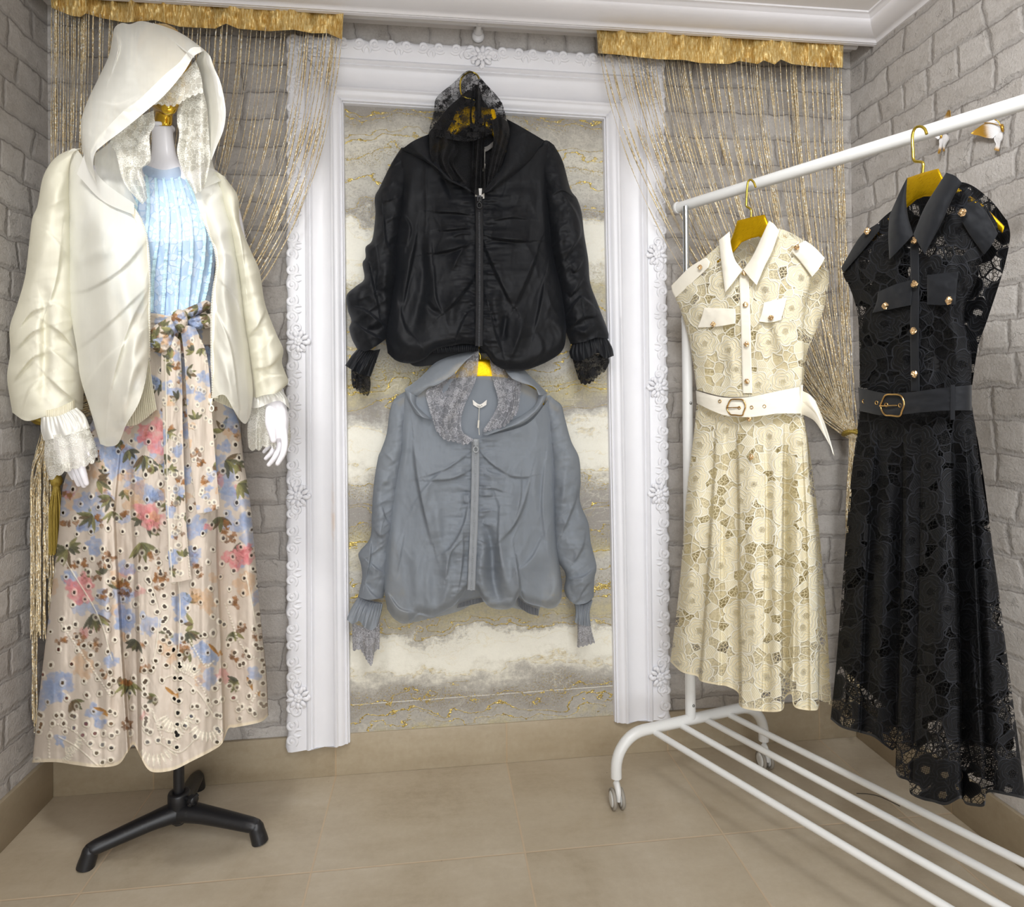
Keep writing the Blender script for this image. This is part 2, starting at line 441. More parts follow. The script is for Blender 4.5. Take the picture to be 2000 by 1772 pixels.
slab('ceiling', ((XL+XR)/2, (YB+YW)/2, ZC+.05), (XR-XL, YW-YB, .1), CEILM)
bbx = m_tile('baseboard_tiles_back', TS, FX+.0, None, (0, 2), .8); bby = m_tile('baseboard_tiles_side', TS, fp[1], None, (1, 2), .8)
def strip(name, c, size, mat):
    o = MB().box(c, size).build(name, mat, smooth=False); bevel(o, .002, 2); tag(o, kind='structure'); return o
strip('baseboard_back', ((XL+XR)/2, YW-BBT/2, BBH/2), (XR-XL, BBT, BBH), bbx)
strip('baseboard_left', (XL+BBT/2, (YB+YW-BBT)/2, BBH/2), (BBT, YW-BBT-YB-.002, BBH), bby)
strip('baseboard_right', (XR-BBT/2, (YB+YW-BBT)/2, BBH/2), (BBT, YW-BBT-YB-.002, BBH), bby)
# cornice: cove profile (distance from wall, height)
def cornice(name, path_fn, ext):
    prof = [(0, ZP), (.0, ZP-.001), (.006, ZP-.001), (.010, ZP+.004)]
    for k in range(1, 9):
        a = k/8*pi/2; prof.append((.010+.062*math.sin(a)*1.0, ZP+.004+.026*(1-math.cos(a))))
    prof += [(.074, ZP+.031), (.078, ZP+.036), (.090, ZP+.037), (.092, ZC+.002), (0, ZC+.002)]
    P = np.array([[path_fn(d, z, e) for d, z in prof] for e in ext]); o = MB().grid(P, close_v=True).build(name, TRIMM, smooth=True, loc=(0, 0, 0)); edge_split(o, 50); tag(o, kind='structure')
cornice('trim_1', lambda d, z, e: (XR-d if e else XL+d, YP-d, z), (0, 1))
cornice('trim_2', lambda d, z, e: (XR-d, YP-d if e else YB, z), (0, 1))
cornice('trim_3', lambda d, z, e: (XL+d, YP-d if e else YB, z), (0, 1))
o = MB().box(((XL+XR)/2, YP+.006, ZP+.02), (XR-XL, .012, .044)).build('trim_4', TRIMM, smooth=False); tag(o, kind='structure')
# curtain pole
WHT = m_paint('white_paint', srgb(236, 235, 236), .35)
YR = 1.888
rp = thing('curtain_pole', 'thin white pole fixed under the cornice above the ornate frame', 'curtain pole', (0.1, YR, ZP-.03))
zpole = at_y(np.array(800.), np.array(36.), YR)[2]
zpo = ZP-.012
a = at_y(np.array(680.), np.array(28.), YR); b = at_y(np.array(1160.), np.array(58.), YR); d0 = (b-a)/(b[0]-a[0])
MB().tube([a+d0*(XL+.02-a[0]), a+d0*(XR-.02-a[0])], .011, 16).build('pole', WHT, rp)
kb = at_y(np.array(936.), np.array(44.), YR)
MB().lathe([(0, 0), (.013, 0), (.014, .006), (.008, .01), (.008, .05), (0, .05)], kb+np.array([0, .045, -.002]), M=[[1, 0, 0], [0, 0, -1], [0, 1, 0]]).ball(kb+np.array([0, -.004, 0]), .0125, 16).build('bracket', WHT, rp)
MB().lathe([(0, 0), (.018, 0), (.0185, .005), (.012, .009), (0, .01)], kb+np.array([0, .055, -.012]), M=[[1, 0, 0], [0, 0, -1], [0, 1, 0]], n=24).build('bracket_plate', WHT, rp)
# ------------------------------------------------------------------ ornate frame and marbled panel
def m_marble():
    t = NT('marbled_wallpaper'); s = t.sep(t.geo()); x, z = s[0], s[2]
    v = t.comb(x, z, 0.)
    big = t.math('SUBTRACT', t.noise(t.vmath('MULTIPLY', v, (1., 1.5, 1.)), 3.2, 3, .5), .5)
    med = t.math('SUBTRACT', t.noise(t.vmath('MULTIPLY', v, (1., 1.6, 1.)), 12., 4, .6), .5)
    fin = t.math('SUBTRACT', t.noise(v, 62., 5, .7), .5)
    y = t.math('ADD', z, t.math('MULTIPLY_ADD', big, .20, t.math('MULTIPLY', med, .10)))
    y2 = t.math('ADD', y, t.math('MULTIPLY', fin, .085))
    f = t.lin(y2, .045, 1.945)
    G = srgb(176, 172, 163); Dk = srgb(150, 145, 138); L = srgb(218, 214, 200); C = srgb(234, 231, 218); Y = srgb(186, 176, 140); M = srgb(196, 193, 183)
    bands = [(1450, M), (1420, Y), (1395, G), (1350, Dk), (1325, G), (1303, L), (1288, C), (1240, C), (1222, G), (1195, Y), (1150, G), (1090, M), (1060, Y), (1020, Dk), (970, Dk), (940, G), (915, L), (897, C), (838, C), (820, M), (800, Dk), (765, Y), (700, M), (620, G), (560, Y), (535, L), (520, C), (455, C), (432, Dk), (400, M), (300, L), (215, Dk)]
    c = t.ramp(f, [(max(0., 1-(v_-205)/1250), k_) for v_, k_ in bands])
    cm = t.ramp(f, [(0, (0, 0, 0)), (.10, (0, 0, 0)), (.125, (1, 1, 1)), (.17, (1, 1, 1)), (.19, (0, 0, 0)), (.42, (0, 0, 0)), (.44, (1, 1, 1)), (.495, (1, 1, 1)), (.52, (0, 0, 0)), (.72, (0, 0, 0)), (.745, (1, 1, 1)), (.80, (1, 1, 1)), (.83, (0, 0, 0))]); kc = t.math('SUBTRACT', 1., t.math('MULTIPLY', t.sep(cm)[0], .9))
    gr = t.noise(v, 160., 4, .75)
    blot = t.step(t.noise(t.vmath('MULTIPLY', v, (1., 1.4, 1.)), 38., 5, .7), .46, .6)
    c = t.mix(t.math('MULTIPLY', t.math('MULTIPLY', blot, .34), kc), c, srgb(158, 152, 143))
    c = t.mix(t.math('MULTIPLY', t.math('MULTIPLY', t.step(gr, .52, .62), .45), kc), c, srgb(140, 134, 126))
    c = t.mix(t.math('MULTIPLY', t.step(gr, .3, .44, 1., 0.), .3), c, srgb(232, 229, 218))
    # crackle of pale veins inside the grey bands
    vo = t.n('TexVoronoi', feature='DISTANCE_TO_EDGE'); t.set(vo, 'Vector', t.vmath('ADD', v, t.comb(t.math('MULTIPLY', med, .12), t.math('MULTIPLY', big, .1), 0.))); t.set(vo, 'Scale', 26.)
    c = t.mix(t.math('MULTIPLY', t.step(vo.outputs[0], .01, .05, .3, 0.), t.step(t.noise(v, 6.), .5, .62)), c, srgb(226, 221, 205))
    # gold contour lines
    def contour(per, wdt, off, mask):
        g = t.math('FRACT', t.math('ADD', t.math('DIVIDE', y, per), off))
        d = t.math('ABSOLUTE', t.math('SUBTRACT', g, .5))
        return t.math('MULTIPLY', t.step(t.math('ADD', d, t.math('MULTIPLY', fin, .06)), wdt*.35, wdt, 1., 0.), mask)
    mk = t.step(t.noise(v, 5.5, 2, .5, dim='3D'), .34, .48)
    mk2 = t.step(t.noise(t.vmath('ADD', v, (7.3, 2.1, 0)), 6.5, 2), .34, .46)
    g1 = contour(.118, .030, .12, mk); g2 = t.math('MAXIMUM', contour(.071, .030, .61, mk2), contour(.047, .028, .3, t.math('MULTIPLY', mk, t.math('SUBTRACT', 1., mk2))))
    gs = t.math('MULTIPLY', t.step(t.noise(v, 210., 3, .8), .55, .62), t.step(t.math('ABSOLUTE', t.math('SUBTRACT', t.math('FRACT', t.math('ADD', t.math('DIVIDE', y, .155), .16)), .5)), .06, .24, .85, 0.))
    gold = t.math('MULTIPLY', t.math('MAXIMUM', t.math('MAXIMUM', g1, g2), gs, clamp=True), t.math('MULTIPLY_ADD', kc, .9, .1))
    sa = at_y(np.array(690.), np.array(1375.), YW); sb = at_y(np.array(1195.), np.array(1338.), YW); sl = (sb[2]-sa[2])/(sb[0]-sa[0])
    seam = t.step(t.math('ABSOLUTE', t.math('SUBTRACT', z, t.math('MULTIPLY_ADD', x, sl, sa[2]-sl*sa[0]))), .0006, .0016, .8, 0.)
    c = t.mix(seam, c, srgb(232, 230, 222))
    goldc = t.mix(t.noise(v, 180., 2), srgb(196, 160, 62), srgb(233, 214, 130))
    glit = t.n('TexVoronoi'); t.set(glit, 'Vector', v); t.set(glit, 'Scale', 420.)
    rel = t.math('ADD', t.math('MULTIPLY', gold, 1.), t.math('MULTIPLY_ADD', gr, .35, t.math('MULTIPLY', fin, .5)))
    nrm = t.bump(rel, .55, .003)
    nv = t.vmath('SCALE', t.vmath('SUBTRACT', glit.outputs[1], (.5, .5, .5)), scale=.9)
    gn = t.vmath('NORMALIZE', t.vmath('ADD', nrm, nv))
    base = t.pbsdf(c, .5, normal=nrm)
    gsh = t.pbsdf(goldc, .3, .8, normal=gn)
    return t.done(t.mixs(t.math('MULTIPLY', gold, .92), base, gsh))
def m_frame():
    t = NT('frame_white'); p = t.geo(); n = t.noise(p, 14., 3); c = t.mix(n, srgb(238, 238, 242), srgb(230, 230, 235))
    sp = at_y(np.array(649.), np.array(1010.), YW-.05); d = t.vmath('MULTIPLY', t.vmath('SUBTRACT', p, tuple(sp)), (110., 20., 9.)); k = t.step(t.vmath('LENGTH', d), .2, 1.1, .5, 0.)   # old tape stain
    c = t.mix(t.math('MULTIPLY', k, t.lin(t.noise(p, 30., 3), .35, .6, .3, 1.)), c, srgb(222, 192, 160))
    return t.done(t.pbsdf(c, .38, normal=t.bump(t.noise(p, 160., 3), .05, .002)))
FRW = m_frame()
YF = YW-.004
px = lambda u, v, Y=YF-.02: at_y(np.array(float(u)), np.array(float(v)), Y)
# outer / inner corners of the frame as measured (top-left, top-right, bottom-right, bottom-left)
OTL, OTR, OBR, OBL = px(561, 72), px(1296, 118), px(1307, 1398), px(561, 1463)
ITL, ITR, IBR, IBL = px(671, 201), px(1179, 232), px(1201, 1412), px(684, 1452)
fr = thing('ornate_frame', 'tall white carved frame standing against the brick wall around the marbled panel', 'picture frame', ((OBL[0]+OBR[0])/2, YF, OBL[2]))
# profile: (0 = outer edge, 1 = inner edge) , relief in metres
PROF = [(0, -.02), (0, .030), (.03, .040), (.10, .043), (.20, .040), (.32, .036), (.335, .040), (.36, .042), (.385, .038), (.40, .034), (.42, .036), (.44, .030), (.46, .027),
        (.60, .0265), (.74, .027), (.755, .031), (.775, .036), (.80, .037), (.82, .033), (.83, .031), (.86, .0315), (.90, .028), (.935, .021), (.945, .023), (.965, .023), (.975, .016), (.99, .017), (1.0, .012), (1.0, -.02)]
def rail(name, a0, a1, b0, b1, n=160, cut=None, wav=0):
    """a = outer edge from end 0 to end 1, b = inner edge"""
    s = np.linspace(0, 1, n)[:, None, None]
    A = a0+(a1-a0)*s; B = b0+(b1-b0)*s
    w = np.array([p[0] for p in PROF])[None, :, None]; h = np.array([p[1] for p in PROF])[None, :, None]
    P = A+(B-A)*w
    L = np.linalg.norm(a1-a0); sm = s*L
    sc = .0045*np.abs(np.sin(sm*pi/.075))+.003*np.sin(sm*pi/.031)          # scalloped carved edge
    outw = (a0-b0); outw = outw/np.linalg.norm(outw)
    P = P + (A-B)/np.linalg.norm(A-B, axis=-1, keepdims=True)*(sc-.004)*np.clip(1-w/.12, 0, 1)
    P = P - np.array([0, 1., 0])*(h+YF-.02-YF+.0)*1.0
    P[..., 1] = YF - np.broadcast_to(h, P.shape[:2]+(1,))[..., 0]
    mb = MB().grid(P)
    for k in (0, -1):
        ring = P[k]; c = ring.mean(0); N = len(ring)
        mb.add(np.concatenate([ring, c[None]]), T=[[i, (i+1) % N, N] for i in range(N)])
    return mb
def spiral(c, e1, e2, r, turns=1.35, th=.006, start=0., flip=1, n=26):
    a = np.linspace(0, turns*2*pi, n); rr = r*(1-.78*a/a[-1])
    p = np.array(c)+np.outer(rr*np.cos(a*flip+start), e1)+np.outer(rr*np.sin(a*flip+start), e2)
    return p, np.linspace(th, th*.55, n)
def carving(mb, A0, A1, inward, L0, y):
    """rolling scrolls and leaves along the outer edge; rosettes at given stations"""
    d = A1-A0; L = np.linalg.norm(d); d = d/L; nrm = np.array([0, -1., 0])
    inward = inward/np.linalg.norm(inward)
    rnd = random.Random(int(L*1000))
    s = .02; k = 0
    while s < L-.02:
        c = A0+d*s+inward*.016; c[1] = y
        fl = 1 if k % 2 else -1
        p, r = spiral(c, d*fl, inward, .0155, 1.4, .0062, pi*.2); mb.tube(p, r, 7)
        mb.ball(c+nrm*.002, .0062, 10)
        # leaves sweeping from the scroll
        for q in range(4):
            ang = (.35+.32*q)*fl
            dirv = d*math.cos(ang)*(-fl)+inward*abs(math.sin(ang))
            l0 = c+d*(-fl)*(.012+.004*q)+inward*.002
            pth = smooth_path([l0, l0+dirv*.012+d*(-fl)*.004, l0+dirv*.022+inward*.004], 9)
            mb.tube(pth, np.sin(np.linspace(.25, pi, 9))*.0052+.0008, 7)
        s += .043+rnd.random()*.006; k += 1
def rosette(mb, c, inward, d, R=.03):
    nrm = np.array([0, -1., 0])
    for q in range(9):
        a = q/9*2*pi
        v = d*math.cos(a)+inward*math.sin(a)
        l = c+v*R*.35
        pth = smooth_path([l, l+v*R*.4+nrm*.004, l+v*R*.75], 8)
        mb.tube(pth, np.sin(np.linspace(.3, 2.9, 8))*R*.24, 7)
    for q in range(5):
        a = q/5*2*pi+.3; v = d*math.cos(a)+inward*math.sin(a)
        mb.ball(c+v*R*.25+nrm*.006, (R*.22,)*3, 8)
    mb.ball(c+nrm*.008, R*.2, 10)
    for sg in (-1, 1):
        p, r = spiral(c+d*sg*R*1.25-inward*R*.1, d*sg, inward, R*.6, 1.3, .006, 2.2); mb.tube(p, r, 7)
        mb.ball(c+d*sg*R*.8+inward*R*.55, (R*.2,)*3, 8)
    mb.ball(c+inward*R*.95, (R*.25,)*3, 8)
XI = np.array([1., 0, 0]); ZI = np.array([0, 0, 1.])
for nm, a0, a1, b0, b1, inw, ros in (('stile', OTL, OBL, ITL, IBL, XI, (.43, .645, .925)), ('stile', OTR, OBR, ITR, IBR, -XI, (.30, .50, .66, .935)), ('top_rail', OTL, OTR, ITL, ITR, -ZI, (.497,))):
    r = rail(nm, a0, a1, b0, b1).build(nm, FRW, fr); edge_split(r, 60)
    mb = MB(); carving(mb, a0, a1, inw, None, YF-.040)
    d = (a1-a0)/np.linalg.norm(a1-a0)
    for f in ros:
        c = a0+(a1-a0)*f+inw*.034; c[1] = YF-.042; rosette(mb, c, inw, d, .030)
    if nm == 'top_rail':
        for f, sg in ((.05, 1), (.95, -1)):
            c = a0+(a1-a0)*f+inw*.045; c[1] = YF-.042; rosette(mb, c, (inw+XI*sg*.5)/1.12, d, .026)
    mb.v = [np.stack([q[:, 0], (YF-.041)+(q[:, 1]-(YF-.041))*.52, q[:, 2]], 1) for q in mb.v]
    o = mb.build('carving', FRW, r)
# panel: marbled paper between the stiles
e = .012
pl = MB(); a = np.array([ITL, ITR, IBR, IBL]); a[:, 1] = YF-.003
a[0] += (-e, 0, e); a[1] += (e, 0, e); a[2] += (e, 0, 0); a[3] += (-e, 0, 0)
pl.prism(a, (0, .004, 0)); o = pl.build('wall_panel', m_marble(), smooth=False)
tag(o, 'grey, cream and gold marbled wallpaper panel inside the white carved frame', 'wallpaper panel', kind='thing')
# ------------------------------------------------------------------ string curtains
def m_goldcloth():
    t = NT('gold_lame'); uv = t.uv(); s = t.sep(uv)
    v = t.comb(t.math('MULTIPLY', s[0], 420.), t.math('MULTIPLY', s[1], 60.), 0.)
    th = t.noise(v, 1., 2, .6); w = t.noise(t.comb(t.math('MULTIPLY', s[0], 60.), t.math('MULTIPLY', s[1], 900.), 0.), 1., 2, .6)
    sp = t.n('TexVoronoi'); t.set(sp, 'Vector', uv); t.set(sp, 'Scale', 520.)
    c = t.mix(t.step(th, .4, .62), srgb(206, 164, 84), srgb(246, 224, 164))
    c = t.mix(t.math('MULTIPLY', t.step(w, .35, .65), .4), c, srgb(216, 180, 100))
    nv = t.vmath('SCALE', t.vmath('SUBTRACT', sp.outputs[1], (.5, .5, .5)), scale=.3)
    n = t.vmath('NORMALIZE', t.vmath('ADD', t.bump(t.math('ADD', th, t.math('MULTIPLY', w, .7)), .3, .002), nv))
    return t.done(t.pbsdf(c, .36, .35, normal=n))
def m_strand():
    t = NT('gold_glitter_string'); uv = t.uv(); s = t.sep(uv)
    sp = t.n('TexVoronoi', voronoi_dimensions='2D'); t.set(sp, 'Vector', t.comb(t.math('MULTIPLY', s[0], 2.), t.math('MULTIPLY', s[1], 1.), 0.)); t.set(sp, 'Scale', 260.)
    nz = t.n('TexWhiteNoise', noise_dimensions='3D'); t.set(nz, 'Vector', sp.outputs[2])
    c = t.mix(t.sep(sp.outputs[1])[0], srgb(222, 194, 146), srgb(246, 228, 186))
    c = t.mix(t.step(t.sep(sp.outputs[1])[1], .74, .8), c, srgb(255, 250, 236))
    nv = t.vmath('SCALE', t.vmath('SUBTRACT', nz.outputs[1], (.5, .5, .5)), scale=1.1)
    n = t.vmath('NORMALIZE', t.vmath('ADD', t.n('NewGeometry').outputs['Normal'], nv))
    return t.done(t.pbsdf(c, .32, .25, normal=n))
GOLDC = m_goldcloth(); STR = m_strand()
def m_tassel():
    t = NT('gold_tassel_thread'); uv = t.uv(); s = t.sep(t.obj())
    n = t.noise(t.comb(t.math('MULTIPLY', s[0], 900.), t.math('MULTIPLY', s[1], 900.), t.math('MULTIPLY', s[2], 12.)), 1., 3)
    c = t.mix(n, srgb(120, 98, 30), srgb(206, 178, 84)); return t.done(t.pbsdf(c, .4, .45, normal=t.bump(n, .6, .002)))
TASS = m_tassel()
def strand_mesh(mb, path, r, seed):
    n = len(path); q = tube_pts(path, r, 4, flat=.4, twist=40+seed % 9)
    d = np.r_[0, np.cumsum(np.linalg.norm(np.diff(path, axis=0), axis=1))]
    uv = np.stack(np.broadcast_arrays((np.arange(4)/4*.008)[None, :]+seed*.37, d[:, None]), -1)
    idx = np.arange(n*4).reshape(n, 4)
    mb.add(q.reshape(-1, 3), gridq(n, 4, False, True), uv=uv.reshape(-1, 2))
def bez(p0, p1, p2, p3, n):
    t = np.linspace(0, 1, n)[:, None]; return (1-t)**3*p0+3*t*(1-t)**2*p1+3*t*t*(1-t)*p2+t**3*p3
def curtain(label, head_top, head_bot, tie, xs, tails, tailY, cfac, seed, tas):
    rnd = random.Random(seed)
    base = at_y(np.array(float(tie[0])), np.array(1400.), 1.85)
    cur = thing('string_curtain', label, 'curtain', (base[0], 1.85, ZP-.4))
    # heading band
    hb = np.array(head_bot, float); ht = np.array(head_top, float)
    m, n = 420, 34
    C = coons(ht, hb, [ht[0], hb[0]], [ht[-1], hb[-1]], n, m, smooth=False)
    U, V = C[..., 0], C[..., 1]; s = np.linspace(0, 1, n)[:, None]
    rip = fbm(U/20, s*1.2, seed, 3)*.034*(.5+.5*s)+.010*ridged(U/30, s*.6, seed+8, 2)+fbm(U/9, s*.9, seed+5, 2)*.006+.012*np.sin(U/17+2*vnoise(U/60, s*0, seed+2))*(.3+s)
    o = cloth('heading', C, YPlane(1.850), GOLDC, cur, h=rip+.004, back=.004+0*U, bh=rip)
    # strings
    mb = MB(); T = np.array(tie, float)
    for i, x in enumerate(xs):
        y0 = np.interp(x, hb[:, 0], hb[:, 1])-8
        P0 = np.array([x, y0]); P1 = T+np.array([rnd.uniform(-9, 9), rnd.uniform(-14, 14)])
        dx, dy = P1-P0; k = rnd.uniform(.93, 1.07)
        Q = bez(P0, P0+np.array([dx*cfac[0]*k, dy*cfac[1]*k]), P1-np.array([dx*cfac[2]*k, dy*cfac[3]*k]), P1, 70)
        Q[:, 0] += np.sin(np.linspace(0, pi, 70))*rnd.uniform(-5, 5)
        Y = np.linspace(1.86+rnd.uniform(-.012, .012), tailY+.02, 70)
        w = at_y(Q[:, 0], Q[:, 1], Y)
        tl = tails[i % len(tails)]; xe, ye = tl[0]+rnd.uniform(-3, 3), tl[1]+rnd.uniform(-12, 12)
        tp = np.stack([np.linspace(P1[0], xe, 50)+np.sin(np.linspace(0, pi*.5, 50))*(xe-P1[0])*.4*0, np.linspace(P1[1]+4, ye, 50)], 1)
        tp[:, 0] = P1[0]+(xe-P1[0])*sstep(0, .25, np.linspace(0, 1, 50))
        Yt = np.linspace(tailY+.02, tailY, 50)+rnd.uniform(-.018, .018)*sstep(0, .3, np.linspace(0, 1, 50))
        full = np.concatenate([w, at_y(tp[:, 0], tp[:, 1], Yt)])
        strand_mesh(mb, full, rnd.choice([.0012, .0016, .002, .0027]), i)
    o = mb.build('strings', STR, cur, uv=True); tag(o, kind='stuff')
    # tie-back with tassel
    tc = at_y(np.array(T[0]), np.array(T[1]), tailY)
    a = np.linspace(0, 2*pi, 40); ring = np.stack([tc[0]+.030*np.cos(a), tc[1]+.022*np.sin(a), tc[2]+.006*np.sin(a*2)], 1)
    MB().tube(ring, .006, 8, caps=False).build('tieback_cord', TASS, cur)
    tt = at_y(np.array(float(tas[0])), np.array(float(tas[1])), tailY-.03); tb = at_y(np.array(float(tas[0]+2)), np.array(float(tas[2])), tailY-.03)
    L = tt[2]-tb[2]; mb = MB()
    mb.lathe([(0, 0), (.010, -.004), (.014, -.014), (.012, -.026), (.008, -.030), (.0085, -.034)], tt, n=20)
    for k in range(70):
        a = rnd.uniform(0, 2*pi); r = .0155*math.sqrt(rnd.random())
        p0 = tt+np.array([.006*math.cos(a), .006*math.sin(a), -.032]); p1 = tt+np.array([r*math.cos(a), r*math.sin(a), -.09]); p2 = tt+np.array([r*math.cos(a)*1.05, r*math.sin(a)*1.05, -L+rnd.uniform(-.006, .006)])
        mb.tube(smooth_path([p0, p1, p2], 8), .0014, 4)
    tb_ = mb.build('tassel', TASS, cur)
    return cur
rnd = random.Random(3)
xsL = sorted([103+i*(562/62)+rnd.uniform(-4, 4) for i in range(63)]+[rnd.uniform(104, 175) for _ in range(16)]+[rnd.uniform(180, 660) for _ in range(12)])
curtain('gold string curtain at the left corner, swept behind the mannequin', [(98, -40), (672, 6)],
        [(100, 14), (105, 17), (140, 31), (157, 33), (168, 26), (196, 35), (245, 44), (301, 39), (350, 52), (420, 56), (441, 46), (465, 56), (525, 61), (574, 58), (609, 65), (640, 65), (668, 77)],
        (92, 822), xsL, [(62, 1240), (70, 1420), (78, 1236), (86, 1240), (92, 1120), (98, 1240), (66, 1400), (74, 1230), (102, 1230)], 1.80, (.06, .58, .50, .08), 11, (110, 926, 1080))
xsR = sorted([1173+i*(468/66)+rnd.uniform(-4, 4) for i in range(67)]+[rnd.uniform(1172, 1640) for _ in range(22)]+[rnd.uniform(1480, 1645) for _ in range(10)])
curtain('gold string curtain to the right of the frame, gathered behind the dresses', [(1164, 34), (1648, 66)],
        [(1168, 104), (1210, 107), (1249, 112), (1288, 116), (1336, 117), (1366, 123), (1423, 125), (1444, 119), (1480, 125), (1492, 118), (1513, 126), (1525, 116), (1546, 125), (1600, 131), (1646, 132)],
        (1667, 846), xsR, [(1656, 1400), (1664, 1380), (1672, 1400), (1660, 1410), (1680, 1390)], 1.85, (.10, .40, .42, .12), 23, (1690, 930, 1080))
# ------------------------------------------------------------------ white garment rack
RKW = NT('rack_white'); RKW = RKW.done(RKW.pbsdf(srgb(226, 226, 224), .32))
CHR = simple('chrome', (.62, .66, .68), .16, 1.); GREYW = simple('caster_tyre', srgb(150, 144, 134), .6); STEEL = simple('screw_steel', (.35, .36, .36), .3, 1.)
A1 = at_z(np.array(1204.), np.array(1577.), 0.); B1 = at_z(np.array(1492.), np.array(1499.), 0.)
bd = (B1-A1)/np.linalg.norm(B1-A1)
def on_line_u(u, z):
    best = None
    for k in np.linspace(0, 1, 4001):
        p = A1+(B1-A1)*k; q = p-CAM; uu = 1000+FPX*(q @ CR)/(q @ CF)
        if best is None or abs(uu-u) < best[0]: best = (abs(uu-u), p)
    r = best[1].copy(); r[2] = z; return r
PB = on_line_u(1350., 0.)
zr = CAM[2]+ray(np.array(1352.), np.array(398.))[2]*(PB[1]/ray(np.array(1352.), np.array(398.))[1])
RL0 = at_z(np.array(1325.), np.array(405.5), zr); RL1 = at_z(np.array(2000.), np.array(200.), zr)
rdir = (RL1-RL0)/np.linalg.norm(RL1-RL0)
LEN = 1.13
rack = thing('garment_rack', 'white metal garment rack on casters with a four-bar lower shelf', 'clothes rack', (PB[0]+rdir[0]*.5, PB[1]+rdir[1]*.5, 0))
MB().tube(np.array([RL0+rdir*t for t in np.linspace(0, LEN, 12)]), .0145, 24).build('hanging_rail', RKW, rack)
for e in (RL0, RL0+rdir*LEN):
    sg = -1 if e is RL0 else 1
    MB().tube([e-rdir*.006*sg*-1*0+rdir*sg*.000, e+rdir*sg*.004, e+rdir*sg*.008, e+rdir*sg*.0095], [.0168, .0168, .0150, .006], 24).build('end_cap', RKW, rack)
zb = .186
MUL = rdir*(LEN-.075)
for end in (0, 1):
    off = MUL*end
    pb = PB+off
    zj = 1.29
    MB().tube([pb+ZI*zb, pb+ZI*zj], .0140, 24).build('upright_post', RKW, rack)
    o = MB().tube([pb+ZI*(zj-.004), pb+ZI*(zr-.008)], .0082, 20).build('telescopic_post', CHR, rack)
    MB().tube([pb+ZI*(zj-.006), pb+ZI*(zj+.012)], [.0150, .0142], 20).build('post_collar', RKW, rack)
    A, B = A1+off, B1+off
    r = .085
    pts = [A+ZI*.078, A+ZI*(zb-r-.01)]
    for a in np.linspace(0, pi/2, 10): pts.append(A+bd*r*(1-math.cos(a))+ZI*(zb-r+r*math.sin(a)))
    for a in np.linspace(pi/2, 0, 10): pts.append(B-bd*r*(1-math.cos(a))+ZI*(zb-r+r*math.sin(a)))
    pts += [B+ZI*(zb-r-.01), B+ZI*.078]
    MB().tube(resample(np.array(pts), 90), .0145, 20).build('base_tube', RKW, rack)
    nsc = -np.cross(bd, ZI); nsc = nsc if nsc @ CF < 0 else -nsc
    for zz in (CAM[2]-(785-CYP)/FPX*1.80, CAM[2]-(1378-CYP)/FPX*1.80):
        c = pb+ZI*zz+nsc*.0135
        MB().ball(c, (.0042,)*3, 10).build('screw', STEEL, rack)
    for P_ in (A, B):
        hs = (rdir*.9-bd*.43); hs /= np.linalg.norm(hs); ax = np.cross(hs, ZI)
        cst = MB()
        cst.tube([P_+ZI*.088, P_+ZI*.060], .0045, 10)
        arc = [P_+ZI*.064+hs*.0, P_+ZI*.058+hs*.012, P_+ZI*.045+hs*.019, P_+ZI*.028+hs*.018]
        cst.tube(smooth_path(np.array(arc), 14), np.linspace(.009, .006, 14), 10, flat=1.3)
        cst.tube([P_+ZI*.026-ax*.016+hs*.006, P_+ZI*.026+ax*.016+hs*.006], .0035, 8)
        c_ = cst.build('caster', RKW, rack)
        for sg in (-1, 1):
            cc = P_+ZI*.0265+ax*.0115*sg+hs*.006
            R3 = np.stack([hs, ZI, ax*sg], 1)
            o = MB().lathe([(0, .006), (.010, .0075), (.0175, .006), (.0195, .004), (.0195, -.004), (0, -.004)], cc, n=28, M=R3).build('caster_hub', RKW, c_)
            o = MB().lathe([(.0185, .0035), (.0245, .0045), (.0262, .002), (.0262, -.002), (.0245, -.0045), (.0185, -.0035)], cc, n=28, M=R3).build('caster_wheel', GREYW, c_)
# shelf bars
st = [(1280, 1431), (1328, 1416), (1377, 1405), (1425, 1397)]
en = [(1847, 1772), (1957, 1772), (2000, 1741), (2000, 1686)]
for (u0, v0), (u1, v1) in zip(st, en):
    zz = zb-.008
    p = at_z(np.array(float(u0)), np.array(float(v0)), zz); q = at_z(np.array(float(u1)), np.array(float(v1)), zz)
    d = (q-p)/np.linalg.norm(q-p); d = d*.35+rdir*.65; d[2] = 0; d /= np.linalg.norm(d); d = (q-p)/np.linalg.norm(q-p)
    k = ((A1+MUL-p)[0]*bd[1]-(A1+MUL-p)[1]*bd[0])/(d[0]*bd[1]-d[1]*bd[0])
    MB().tube([p, p+d*k], .0084, 16).build('shelf_bar', RKW, rack)

